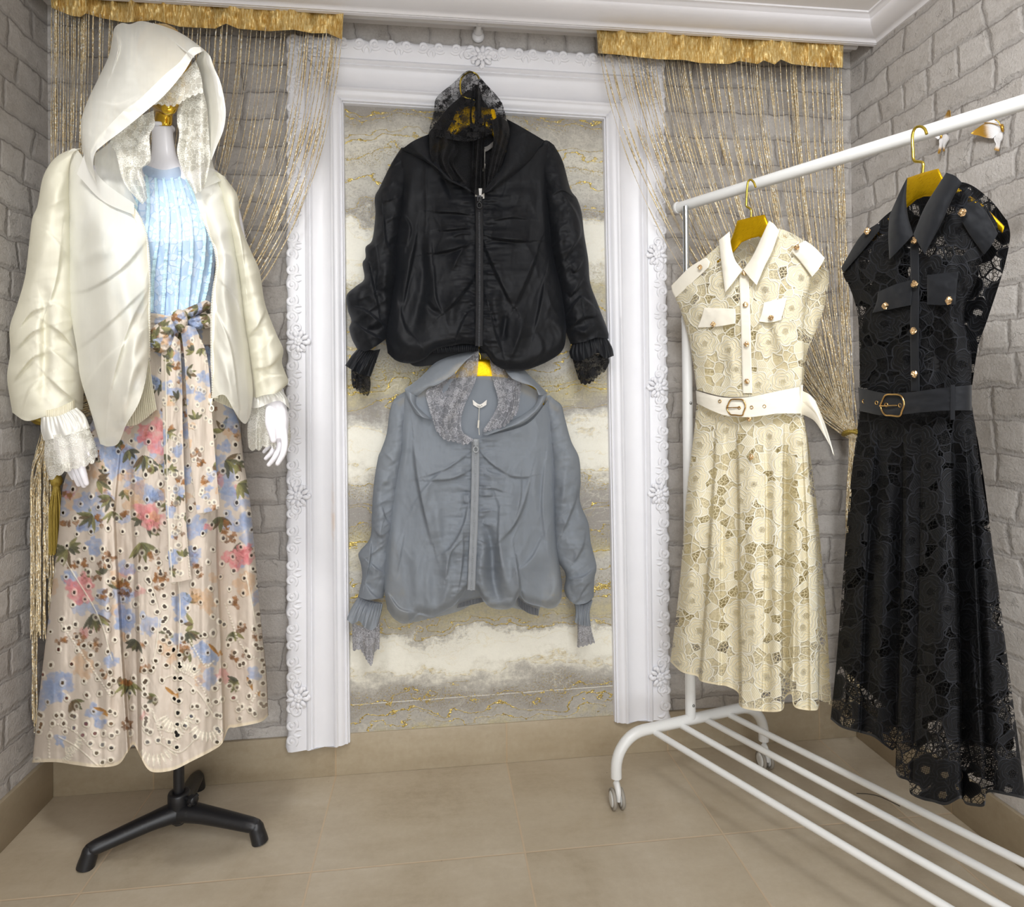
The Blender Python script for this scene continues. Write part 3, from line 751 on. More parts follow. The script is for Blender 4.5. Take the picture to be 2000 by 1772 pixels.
# ------------------------------------------------------------------ butterflies on the right wall
def m_wing():
    t = NT('butterfly_enamel'); f = t.n('Attribute', attribute_name='gold').outputs[2]; uv = t.sep(t.uv())
    n = t.noise(t.comb(t.math('MULTIPLY', uv[0], 60.), t.math('MULTIPLY', uv[1], 3.), 0.), 1., 2)
    c = t.mix(t.step(t.math('MULTIPLY_ADD', t.math('SUBTRACT', n, .5), .7, f), .1, .8), srgb(242, 240, 240), srgb(206, 158, 62))
    m = t.step(f, .4, .7, 0., .6)
    vein = t.math('ABSOLUTE', t.math('SUBTRACT', t.math('FRACT', t.math('MULTIPLY', uv[0], 7.)), .5))
    c = t.mix(t.math('MULTIPLY', t.step(vein, .0, .05, .8, 0.), t.step(f, .3, .5, 1., 0.)), c, srgb(170, 165, 160))
    return t.done(t.pbsdf(c, .35, m))
WING = m_wing(); BGOLD = simple('polished_gold', srgb(212, 165, 70), .25, .9)
def bpx(x, y): return 1780+x/9.09, 180+y/9.09
def wing(name, poly, root, tipgold, lift, par, dirpt):
    """poly in crop units from root round to root"""
    P = resample(np.array(poly+[poly[0]], float), 60)[:-1]; R0 = np.array(root, float); D = np.array(dirpt, float)-R0; L = np.linalg.norm(D)
    rings = 10; V = []; UVs = []; G = []
    for i in range(rings+1):
        k = i/rings
        q = R0+(P-R0)*k
        u, v = bpx(q[:, 0], q[:, 1]); s = np.clip(((q-R0) @ D)/L**2, 0, 1.2)
        w = at_x(u, v, XR-.004); dd = w-CAM; w = CAM+dd*(1-(lift*s+.003+.002*np.sin(s*6))/np.abs(dd[:, :1].T[0]))[:, None]
        V.append(w); an = np.arctan2(q[:, 1]-R0[1], q[:, 0]-R0[0]); UVs.append(np.stack([an, s], 1)); G.append(np.clip((s-tipgold)/.42, 0, 1))
    V = np.array(V); n, m = V.shape[:2]; Vb = V+np.array([.0012, 0, 0])
    VV = np.concatenate([V.reshape(-1, 3), Vb.reshape(-1, 3)]); Q = gridq(n, m, False, True); e = (n-1)*m+np.arange(m); e2 = (n-1)*m+(np.arange(m)+1) % m
    Q = np.concatenate([Q, Q[:, ::-1]+n*m, np.stack([e, e2, e2+n*m, e+n*m], 1)])
    return mesh(name, VV, Q, WING, par, uv=np.tile(np.concatenate(UVs), (2, 1)), attrs={'gold': np.tile(np.concatenate(G), 2)})
def bw(x, y, off=.006):
    u, v = bpx(x, y); w = at_x(np.array(u), np.array(v), XR-off); return w
b1 = thing('butterfly', 'white and gold butterfly ornament whose wing points left below the rail, nearer the viewer', 'butterfly ornament', tuple(bw(1600, 690, 0)))
wing('forewing', [(1590, 610), (1470, 470), (1380, 500), (1290, 560), (1240, 590), (1140, 660), (1050, 735), (1120, 760), (1200, 770), (1330, 812), (1440, 822), (1510, 760), (1590, 690)], (1590, 640), .27, .020, b1, (1060, 735))
wing('hindwing', [(1592, 690), (1520, 745), (1468, 800), (1470, 850), (1495, 900), (1512, 950), (1505, 990), (1460, 1025), (1500, 1035), (1555, 1052), (1545, 1000), (1530, 950), (1560, 900), (1605, 840), (1617, 770), (1612, 715)], (1596, 700), .66, .010, b1, (1510, 1045))
mb = MB(); bp_ = smooth_path([bw(1600, 580, .008), bw(1612, 610, .012), bw(1612, 650, .012), bw(1630, 710, .008)], 14); mb.tube(bp_, [.0016, .003, .0036, .0036, .0028, .0032, .0036, .0036, .0034, .003, .003, .0027, .002, .001], 10); mb.build('body', BGOLD, b1)
for e in ((1300, 545, 1440, 555), (1480, 488, 1540, 520)):
    MB().tube(smooth_path([bw(1592, 602, .012), bw(e[2], e[3], .016), bw(e[0], e[1], .02)], 12), np.linspace(.0008, .0012, 12), 6).build('antenna', BGOLD, b1)
b2 = thing('butterfly', 'white and gold butterfly ornament half hidden behind the rail above the black dress', 'butterfly ornament', tuple(bw(530, 760, 0)))
wing('forewing', [(520, 760), (500, 640), (530, 560), (560, 490), (570, 450), (600, 420), (630, 360), (655, 312), (680, 322), (690, 350), (692, 440), (690, 560), (640, 700), (560, 770)], (530, 740), .50, .016, b2, (665, 320))
wing('forewing', [(520, 730), (440, 700), (400, 800), (440, 815), (462, 838), (485, 830), (500, 790), (525, 765)], (524, 750), .9, .022, b2, (420, 800))
wing('hindwing', [(532, 770), (560, 742), (625, 745), (660, 795), (655, 850), (620, 905), (592, 960), (585, 1050), (560, 1055), (562, 1000), (572, 960), (560, 905), (540, 850)], (540, 765), .62, .006, b2, (575, 1050))
wing('hindwing', [(520, 780), (495, 820), (492, 880), (500, 940), (505, 985), (485, 1040), (465, 1080), (475, 1098), (500, 1085), (520, 1030), (535, 960), (540, 900), (536, 840), (530, 790)], (524, 790), .5, .020, b2, (480, 1090))
MB().tube(smooth_path([bw(520, 690, .01), bw(524, 740, .012), bw(528, 790, .012), bw(530, 825, .008)], 12), [.0012, .0026, .003, .0032, .0030, .003, .003, .003, .003, .0027, .002, .001], 10).build('body', BGOLD, b2)

th_ = thing('loose_thread', 'thin dark loose thread lying on the floor tiles under the rack', 'thread', tuple(at_z(np.array(1700.), np.array(1552.), 0.)))
q = smooth_path([(1673, 1550), (1695, 1551), (1718, 1556), (1740, 1566), (1758, 1575)], 30); MB().tube(at_z(q[:, 0], q[:, 1], .0012)+ZI*0, .0009, 6).build('strand', simple('thread_dark', (.02, .018, .016), .8), th_)
# ------------------------------------------------------------------ mannequin on a tripod stand
PLW = NT('mannequin_white'); PLW = PLW.done(PLW.pbsdf(srgb(246, 244, 250), .22))
MGOLD = simple('mannequin_gold', srgb(232, 188, 66), .08, 1.)
t_ = NT('black_stand_plastic'); g_ = t_.geo(); n_ = t_.noise(g_, 90., 4)
BLKP = t_.done(t_.pbsdf(t_.mix(t_.step(n_, .6, .75), (.012, .012, .014), (.03, .03, .032)), .38, normal=t_.bump(t_.noise(g_, 500., 2), .12, .001)))
ZM = 1.62
man = thing('mannequin', 'white mannequin with a gold head on a black tripod stand', 'mannequin', tuple(at_z(np.array(350.), np.array(1632.), 0.)))
fc = ORIGIN[man.name].copy()
def remesh(o, vox, sm=6):
    m = o.modifiers.new('r', 'REMESH'); m.mode = 'VOXEL'; m.voxel_size = vox; m.use_smooth_shade = True
    s = o.modifiers.new('s', 'SMOOTH'); s.iterations = sm; s.factor = .5
    dg = bpy.context.evaluated_depsgraph_get(); ev = o.evaluated_get(dg)
    me = bpy.data.meshes.new_from_object(ev, depsgraph=dg); o.modifiers.clear()
    mt = o.data.materials[0]; o.data = me
    if not me.materials: me.materials.append(mt)
    for p in me.polygons: p.use_smooth = True
def loft(mb, rows, n=28):
    """rows: v, centre u, half width px, depth forward, depth back, Z"""
    R = smooth_path(np.array(rows, float), len(rows)*5); a = np.linspace(0, 2*pi, n, endpoint=False)
    c, s = np.cos(a), np.sin(a)
    U = R[:, 1:2]+R[:, 2:3]*c; V = np.repeat(R[:, 0:1], n, 1)
    Zd = R[:, 5:6]-np.where(s > 0, R[:, 3:4]*s, R[:, 4:5]*s)
    P = pt(U, V, Zd); mb.grid(P, close_v=True)
    for k in (0, -1):
        ring = P[k]; cc = ring.mean(0); mb.add(np.concatenate([ring, cc[None]]), T=[[i, (i+1) % n, n] for i in range(n)])
def pth(mb, pts, r, n=12):
    q = smooth_path(np.array(pts, float), 5*len(pts)); rr = np.interp(np.linspace(0, 1, len(q)), np.linspace(0, 1, len(r)), r)
    P = pt(q[:, 0], q[:, 1], q[:, 2]); mb.tube(P, rr, n); mb.ball(P[0], rr[0], 12); mb.ball(P[-1], rr[-1], 12)
mb = MB()
loft(mb, [(246, 316, 21, .026, .026, 1.605), (275, 318, 22, .028, .028, 1.61), (305, 320, 26, .033, .033, 1.615), (325, 320, 40, .042, .04, 1.62), (345, 308, 80, .056, .05, 1.625), (375, 306, 108, .08, .07, 1.625), (420, 312, 118, .105, .08, 1.62), (470, 317, 108, .125, .08, 1.62),
          (520, 322, 92, .105, .075, 1.62), (580, 328, 76, .085, .07, 1.62), (620, 330, 74, .085, .07, 1.62), (680, 332, 92, .095, .085, 1.62), (750, 333, 108, .1, .105, 1.62), (830, 333, 108, .095, .1, 1.62), (900, 333, 92, .085, .08, 1.62)])
pth(mb, [(196, 360, 1.63), (152, 410, 1.63), (114, 500, 1.62), (88, 610, 1.60), (96, 720, 1.55), (112, 800, 1.515), (122, 845, 1.495)], [.046, .042, .040, .036, .034, .027, .023])
pth(mb, [(405, 364, 1.635), (428, 400, 1.635), (455, 500, 1.635), (484, 600, 1.625), (514, 700, 1.60), (535, 775, 1.575), (541, 802, 1.565)], [.046, .044, .038, .034, .032, .027, .024])
# hand on the viewer's left: fingers together, pointing down
pth(mb, [(122, 845, 1.495), (131, 870, 1.488), (140, 892, 1.482)], [.024, .027, .026])
pth(mb, [(134, 850, 1.485), (143, 872, 1.478), (148, 890, 1.474)], [.016, .016, .013])
for a, r in (([(150, 884, 1.470), (157, 908, 1.460), (163, 926, 1.460), (169, 945, 1.466)], .0080), ([(143, 889, 1.482), (150, 914, 1.477), (157, 932, 1.477), (164, 949, 1.482)], .0080),
          ([(134, 890, 1.494), (141, 914, 1.493), (148, 931, 1.493), (154, 947, 1.497)], .0075), ([(126, 888, 1.505), (131, 908, 1.507), (137, 922, 1.508), (143, 935, 1.511)], .0064)):
    pth(mb, a, [r*1.12, r*1.02, r*.96, r*.74])
pth(mb, [(150, 858, 1.478), (163, 876, 1.466), (168, 892, 1.462), (167, 906, 1.466)], [.012, .0105, .0095, .0065])
# hand on the viewer's right
pth(mb, [(541, 802, 1.565), (543, 824, 1.558), (544, 846, 1.552)], [.024, .025, .022])
pth(mb, [(534, 806, 1.552), (534, 826, 1.546)], [.017, .014])
for a, r in (([(554, 842, 1.545), (556, 868, 1.535), (552, 888, 1.531), (542, 906, 1.531)], .0078), ([(547, 846, 1.557), (546, 872, 1.550), (537, 893, 1.548), (525, 908, 1.550)], .0076),
          ([(539, 846, 1.569), (538, 868, 1.566), (530, 884, 1.565), (519, 896, 1.567)], .0070), ([(531, 844, 1.580), (530, 860, 1.581), (524, 873, 1.581), (515, 883, 1.583)], .0060)):
    pth(mb, a, [r*1.15, r*1.02, r*.94, r*.74])
pth(mb, [(529, 802, 1.548), (527, 826, 1.534), (531, 844, 1.528), (534, 860, 1.528)], [.013, .0115, .0100, .0072])
body = mb.build('body', PLW, man); remesh(body, .0023, 3)
# head
mb = MB()
loft(mb, [(46, 312, 12, .02, .03, 1.60), (58, 313, 32, .05, .06, 1.60), (85, 315, 50, .078, .085, 1.60), (120, 317, 57, .092, .098, 1.60), (150, 319, 56, .096, .09, 1.60), (178, 322, 49, .097, .07, 1.60), (198, 325, 39, .095, .045, 1.60), (212, 327, 28, .088, .03, 1.595), (220, 328, 16, .078, .015, 1.59), (223, 328, 5, .066, .01, 1.585)])
pth(mb, [(334, 128, 1.498), (337, 150, 1.488), (338, 163, 1.482)], [.006, .009, .011])
pth(mb, [(322, 184, 1.498), (332, 182, 1.494), (343, 184, 1.499)], [.004, .006, .004]); pth(mb, [(324, 191, 1.498), (332, 192, 1.494), (341, 191, 1.499)], [.004, .006, .004])
mb.ball(pt(np.array(329.), np.array(213.), np.array(1.512)), (.018, .012, .014), 12)
for u in (312, 352): mb.ball(pt(np.array(float(u)), np.array(136.), np.array(1.515)), (.017, .008, .009), 12)
loft(mb, [(205, 322, 19, .024, .024, 1.60), (225, 320, 18, .024, .024, 1.602), (247, 317, 20, .025, .025, 1.605)])
hd = mb.build('head', MGOLD, man); tag(hd, 'glossy gold head'); remesh(hd, .0032, 5)
mb = MB(); 
q = pt(np.array(316.5), np.array(248.), np.array(1.605)); mb.lathe([(0, -.006), (.027, -.006), (.0285, -.003), (.0285, .001), (.026, .003), (0, .003)], q, n=28); mb.build('neck_cap', PLW, man)
# stand
zt = pt(np.array(350.), np.array(1380.), np.array(ZM))[2]
MB().tube([fc+ZI*.03, fc+ZI*(.85)], .0125, 20).build('stand_pole', BLKP, man)
MB().lathe([(0, .036), (.018, .036), (.0255, .043), (.0265, .066), (.0245, .078), (.0255, .081), (.0255, .104), (.0235, .109), (.014, .109), (.014, .104), (0, .104)], fc, n=28).build('stand_hub', BLKP, man)
f1 = at_z(np.array(163.), np.array(1697.), 0.); f2 = at_z(np.array(511.), np.array(1646.), 0.)
v1 = f1-fc; v2 = f2-fc
a1 = math.atan2(v1[1], v1[0]); a2 = math.atan2(v2[1], v2[0]); L1 = np.linalg.norm(v1); L2 = np.linalg.norm(v2)
a3 = (a1+a2)/2+pi
if abs(math.cos(a3)*math.cos(a1)+math.sin(a3)*math.sin(a1)) > .9: a3 += pi
if math.sin(a3) < 0: a3 += pi
for a, L in ((a1, L1), (a2, L2), (a3, .205)):
    d = np.array([math.cos(a), math.sin(a), 0])
    pts = [fc+d*.005+ZI*.060, fc+d*L*.12+ZI*.060, fc+d*L*.3+ZI*.057, fc+d*L*.6+ZI*.049, fc+d*L*.9+ZI*.040, fc+d*(L-.006)+ZI*.038]
    q = smooth_path(np.array(pts), 30); r = np.interp(np.linspace(0, 1, 30), [0, .3, .9, .97, 1], [.028, .023, .019, .0165, .010])
    lg = MB().tube(q, r, 18, flat=.86)
    side = np.cross(d, ZI)
    # foot block turned down to the floor
    foot = [fc+d*(L-.016)+ZI*.048, fc+d*(L-.012)+ZI*.028, fc+d*(L-.006)+ZI*.010, fc+d*(L-.004)+ZI*.0015]
    lg.tube(smooth_path(np.array(foot), 12), np.interp(np.linspace(0, 1, 12), [0, .2, 1], [.012, .0175, .0195]), 18)
    o = lg.build('stand_leg', BLKP, man)
kn = fc+ZI*.098; kd = (CR*.9-CF*.35); kd[2] = 0; kd /= np.linalg.norm(kd)
mb = MB().tube([kn+kd*.02, kn+kd*.042], .005, 10)
R3 = np.stack([np.cross(ZI, kd), ZI, kd], 1)
for q in range(4):
    a = q*pi/2+.5; o_ = R3 @ np.array([math.cos(a)*.009, math.sin(a)*.009, .048])
    mb.tube([kn+kd*.044+(R3 @ np.array([math.cos(a), math.sin(a), 0]))*.002, kn+o_+(R3 @ np.array([math.cos(a), math.sin(a), 0]))*.006], [.007, .0045], 10)
mb.lathe([(0, .038), (.0105, .038), (.012, .042), (.012, .050), (.010, .054), (0, .054)], kn, n=20, M=R3); mb.build('clamp_knob', BLKP, man)

# ------------------------------------------------------------------ fabrics
def m_organza(name, col, alpha, rough=.5, weave=1500., edge=.35, shine=.12, trans=.35):
    t = NT(name); uv = t.uv(); s = t.sep(uv)
    lw = t.n('LayerWeight'); t.set(lw, 'Blend', .35)
    n = t.noise(t.comb(t.math('MULTIPLY', s[0], 160.), t.math('MULTIPLY', s[1], 14.), 0.), 1., 3)
    c = t.mix(n, col, tuple(x*.94 for x in col))
    nb = t.bump(t.noise(uv, 22., 3, .5), .14, .004)
    d = t.n('BsdfDiffuse'); t.set(d, 'Color', c); t.set(d, 'Normal', nb)
    tr = t.n('BsdfTranslucent'); t.set(tr, 'Color', c); t.set(tr, 'Normal', nb)
    g = t.n('BsdfGlossy'); t.set(g, 'Color', tuple(min(1, x*1.0) for x in col)); t.set(g, 'Roughness', rough); t.set(g, 'Normal', nb)
    sh = t.mixs(shine, t.mixs(trans, d.outputs[0], tr.outputs[0]), g.outputs[0])
    tp = t.n('BsdfTransparent')
    f = t.math('MULTIPLY_ADD', t.math('POWER', lw.outputs[1], 1.5), edge, alpha, clamp=True)
    return t.done(t.mixs(f, tp.outputs[0], sh))
def m_lace(name, col, cord=None, scale=1., net=.55, fill=.9, rough=.6, netsize=.0032, trans=.25, density=1., film=.0):
    """fine floral lace: net ground, flowers with ringed petals and small leaves"""
    t = NT(name); uv = t.vmath('SCALE', t.uv(), scale=scale)
    uvd = t.vmath('ADD', uv, t.vmath('SCALE', t.vmath('SUBTRACT', t.noise(uv, 30., 2, out=1), (.5, .5, .5)), scale=.010))
    def flower(cell, petals, rad, seed):
        v = t.vmath('ADD', uvd, (seed, seed*.7, 0))
        vo = t.n('TexVoronoi', voronoi_dimensions='2D'); t.set(vo, 'Vector', v); t.set(vo, 'Scale', 1/cell); t.set(vo, 'Randomness', .75)
        d = t.vmath('SUBTRACT', v, vo.outputs[2]); ds = t.sep(d)
        r = t.math('DIVIDE', t.vmath('LENGTH', d), cell); a = t.math('ARCTAN2', ds[1], ds[0])
        ph = t.math('MULTIPLY', t.sep(vo.outputs[1])[0], 6.28)
        pet = t.math('ABSOLUTE', t.math('COSINE', t.math('ADD', t.math('MULTIPLY', a, petals/2), ph)))
        R = t.math('MULTIPLY_ADD', pet, rad*.5, rad*.55)
        q = t.math('DIVIDE', r, R)
        outline = t.step(t.math('ABSOLUTE', t.math('SUBTRACT', q, .9)), .05, .13, 1., 0.)
        ring = t.step(t.math('ABSOLUTE', t.math('SUBTRACT', q, .42)), .05, .12, 1., 0.)
        spoke = t.step(pet, .10, .30, 1., 0.)
        body = t.step(q, .88, .98, 1., 0.)
        core = t.step(q, .12, .20, 1., 0.)
        return t, body, t.math('MAXIMUM', t.math('MAXIMUM', outline, t.math('MULTIPLY', ring, body)), t.math('MAXIMUM', core, t.math('MULTIPLY', spoke, body))), q
    _, b1, o1, q1 = flower(.030, 6, .40, 0.)
    _, b2, o2, q2 = flower(.017, 5, .42, 3.3)
    ed = t.n('TexVoronoi', feature='DISTANCE_TO_EDGE', voronoi_dimensions='2D'); t.set(ed, 'Vector', uv); t.set(ed, 'Scale', 1/netsize); t.set(ed, 'Randomness', .35)
    nt_ = t.step(ed.outputs[0], .05, .14, net, net*.12)
    ed2 = t.n('TexVoronoi', feature='DISTANCE_TO_EDGE', voronoi_dimensions='2D'); t.set(ed2, 'Vector', uvd); t.set(ed2, 'Scale', 1/.013); t.set(ed2, 'Randomness', .9)
    bar = t.step(ed2.outputs[0], .03, .07, .85, 0.)
    sel = t.step(t.noise(uv, 22., 2), .46-.2*(density-1), .54-.2*(density-1))
    solid = t.math('MAXIMUM', t.math('MAXIMUM', o1, t.math('MULTIPLY', b1, fill*.72)), t.math('MULTIPLY', t.math('MAXIMUM', o2, t.math('MULTIPLY', b2, fill)), sel))
    al = t.math('MAXIMUM', t.math('MAXIMUM', t.math('MAXIMUM', nt_, bar), solid), film, clamp=True)
    hgt = t.math('MAXIMUM', t.math('MAXIMUM', o1, t.math('MULTIPLY', o2, sel)), t.math('MULTIPLY', bar, .8))
    c = t.mix(hgt, tuple(x*.9 for x in col), cord or col)
    nb = t.bump(t.math('ADD', hgt, t.math('MULTIPLY', solid, .4)), .6, .002)
    d = t.pbsdf(c, rough, normal=nb, Specular_IOR_Level=.3)
    tr = t.n('BsdfTranslucent'); t.set(tr, 'Color', c)
    tp = t.n('BsdfTransparent')
    return t.done(t.mixs(al, tp.outputs[0], t.mixs(trans, d, tr.outputs[0])))
def fringe_edge(mb, C, plane, h, side, length, rng, r=.00035, every=2):
    """eyelash fringe along a lace edge"""
    pass
CREAM = srgb(248, 243, 222)
ORG = m_organza('cream_organza', (.985, .97, .875), .70, edge=.28, shine=.02, trans=.14)
ORG2 = m_organza('cream_organza_double', (.98, .97, .92), .84, edge=.15, trans=.2)
CLACE = m_lace('cream_lace', (.97, .94, .83), (.99, .98, .92), net=.85, scale=.9, film=.46, trans=.15)
ORGS = m_organza('cream_organza_sleeve', (.99, .96, .80), .76, edge=.22, shine=.02, trans=.14)
ZIPC = simple('cream_zip', srgb(244, 238, 220), .4); TAPEC = simple('cream_tape', srgb(246, 240, 222), .7)

# ------------------------------------------------------------------ blue lace blouse
def m_bluelace():
    t = NT('blue_lace'); uv = t.uv()
    uvd = t.vmath('ADD', uv, t.vmath('SCALE', t.vmath('SUBTRACT', t.noise(uv, 40., 2, out=1), (.5, .5, .5)), scale=.012))
    vo = t.n('TexVoronoi', voronoi_dimensions='2D', feature='F1'); t.set(vo, 'Vector', uvd); t.set(vo, 'Scale', 62.)
    ed = t.n('TexVoronoi', voronoi_dimensions='2D', feature='DISTANCE_TO_EDGE'); t.set(ed, 'Vector', uvd); t.set(ed, 'Scale', 62.)
    n = t.noise(uv, 900., 2)
    petal = t.step(ed.outputs[0], .05, .12); pick = t.step(t.sep(vo.outputs[1])[0], .42, .5)
    pt_ = t.math('MULTIPLY', petal, pick)
    c = t.mix(t.math('MULTIPLY', pt_, .75), srgb(190, 214, 244), srgb(222, 232, 250)); c = t.mix(t.math('MULTIPLY', n, .2), c, srgb(176, 204, 238))
    return t.done(t.pbsdf(c, .6, normal=t.bump(t.math('ADD', pt_, t.math('MULTIPLY', n, .3)), .5, .002)))
BLL = m_bluelace()
t_ = NT('aqua_satin'); u_ = t_.sep(t_.uv()); fr_ = t_.noise(t_.comb(t_.math('MULTIPLY', u_[0], 40.), t_.math('MULTIPLY', u_[1], 260.), 0.), 1., 2)
SATIN = t_.done(t_.pbsdf(t_.mix(fr_, srgb(186, 224, 240), srgb(222, 244, 252)), .26, normal=t_.bump(fr_, .7, .003)))
BLC = m_organza('blue_collar', srgb(206, 224, 246), .8)
blouse = thing('sleeveless_blouse', 'pale blue lace blouse with vertical satin ribbons worn under the cream jacket', 'blouse', tuple(pt(np.array(330.), np.array(620.), np.array(1.62))))
bp = ZConst(1.62)
C = coons([(272, 338), (315, 345), (358, 344)], [(240, 625), (330, 640), (412, 620)], [(272, 338), (222, 366), (196, 450), (208, 540), (240, 625)], [(358, 344), (398, 370), (424, 450), (418, 540), (412, 620)], 150, 130)
def tt(n, m): return np.meshgrid(np.linspace(0, 1, n), np.linspace(-1, 1, m), indexing='ij')
S, T = tt(150, 130)
def torso_h(U, V):
    """front of the clothed chest, metres ahead of the spine plane"""
    d = np.interp(V, [330, 360, 420, 470, 520, 580, 640], [.045, .075, .112, .132, .116, .098, .098])
    return d
hB = torso_h(C[..., 0], C[..., 1])*np.clip(1-T**2, 0, 1)**.42
hB += .004*fbm(C[..., 0]/14, C[..., 1]/60, 4, 3)
cloth('bodice', C, bp, BLL, blouse, h=hB, back=.085*bulge(130, .5))
def on_blouse(pp):
    """height of the bodice at measured positions"""
    pp = np.asarray(pp, float); d = ((C[None, :, :, 0]-pp[:, None, None, 0])**2+(C[None, :, :, 1]-pp[:, None, None, 1])**2).reshape(len(pp), -1)
    return hB.ravel()[d.argmin(1)]
for rb in ([(286, 340), (290, 395), (286, 452), (280, 520), (277, 600)], [(304, 347), (308, 419), (308, 466), (303, 502), (299, 537), (296, 610)], [(319, 347), (327, 402), (328, 442), (324, 502), (321, 549), (317, 616)], [(335, 347), (344, 395), (351, 442), (351, 494), (347, 537), (342, 616)],
           [(349, 345), (363, 395), (373, 442), (374, 502), (369, 549), (364, 606)], [(359, 345), (376, 378), (398, 447), (397, 502), (392, 537), (382, 595)], [(404, 440), (412, 478), (408, 537), (396, 592)], [(276, 345), (266, 400), (262, 470), (258, 540), (256, 600)]):
    q = smooth_path(rb, 110); m = 7; wv = np.linspace(-1, 1, m)
    tn = np.gradient(q, axis=0); tn /= np.linalg.norm(tn, axis=1)[:, None]; nr = np.stack([-tn[:, 1], tn[:, 0]], 1)
    hw = 3.6*np.clip(np.linspace(.9, 1.05, 110), 0, 2)
    G = q[:, None]+nr[:, None]*(wv[None, :]*hw[:, None]+.7*vnoise(np.arange(110)/2.2, np.zeros(110), 9)[:, None]*wv[None, :])[..., None]
    hh = on_blouse(q)[:, None]+.0035+.0022*np.abs(wv)[None, :]*(1+vnoise(np.arange(110)/2.6, np.ones(110), int(rb[0][0]))[:, None])+.001*vnoise(np.arange(110)/1.9, np.ones(110)*3, 3)[:, None]
    cloth('ribbon', G, bp, SATIN, blouse, h=hh, back=np.full(m, -.0005)-0*wv, bh=hh-.0012)
C2 = coons([(283, 322), (318, 332), (352, 325)], [(274, 338), (318, 352), (359, 344)], [(283, 322), (276, 331), (274, 338)], [(352, 325), (357, 335), (359, 344)], 16, 60)
S2, T2 = tt(16, 60)
cloth('collar', C2, ZConst(1.615), BLC, blouse, h=(.046+.010*S2)*np.clip(1-T2**2, 0, 1)**.45+.006, back=.05*bulge(60, .5))
# ------------------------------------------------------------------ floral broderie skirt
def m_floral():
    t = NT('floral_broderie'); c = t.n('Attribute', attribute_name='col').outputs[0]; ho = t.n('Attribute', attribute_name='hole').outputs[2]; em = t.n('Attribute', attribute_name='emb').outputs[2]
    uv = t.uv(); n = t.noise(uv, 900., 2); w = t.noise(uv, 90., 3)
    c = t.mix(t.math('MULTIPLY', w, .18), c, srgb(196, 184, 170))
    b = t.bump(t.math('MULTIPLY_ADD', em, 1.2, t.math('MULTIPLY', n, .25)), .5, .0016)
    d = t.pbsdf(c, .7, normal=b, Specular_IOR_Level=.25); tr = t.n('BsdfTranslucent'); t.set(tr, 'Color', c)
    tp = t.n('BsdfTransparent')
    return t.done(t.mixs(t.step(ho, .45, .6), t.mixs(.12, d, tr.outputs[0]), tp.outputs[0]))
FLO = m_floral()
BASE = np.array(srgb(220, 207, 193)); THREAD = np.array(srgb(242, 234, 216))
BLUE = [srgb(146, 168, 208), srgb(116, 142, 194), srgb(170, 186, 214)]; PINK = [srgb(222, 128, 136), srgb(206, 96, 108), srgb(232, 164, 162)]
ORA = [srgb(222, 178, 130), srgb(206, 156, 104)]; BRN = [srgb(136, 88, 36), srgb(160, 104, 44), srgb(112, 74, 40)]; GRN = [srgb(92, 94, 62), srgb(108, 110, 64), srgb(72, 76, 60), srgb(140, 138, 84), srgb(104, 84, 54)]
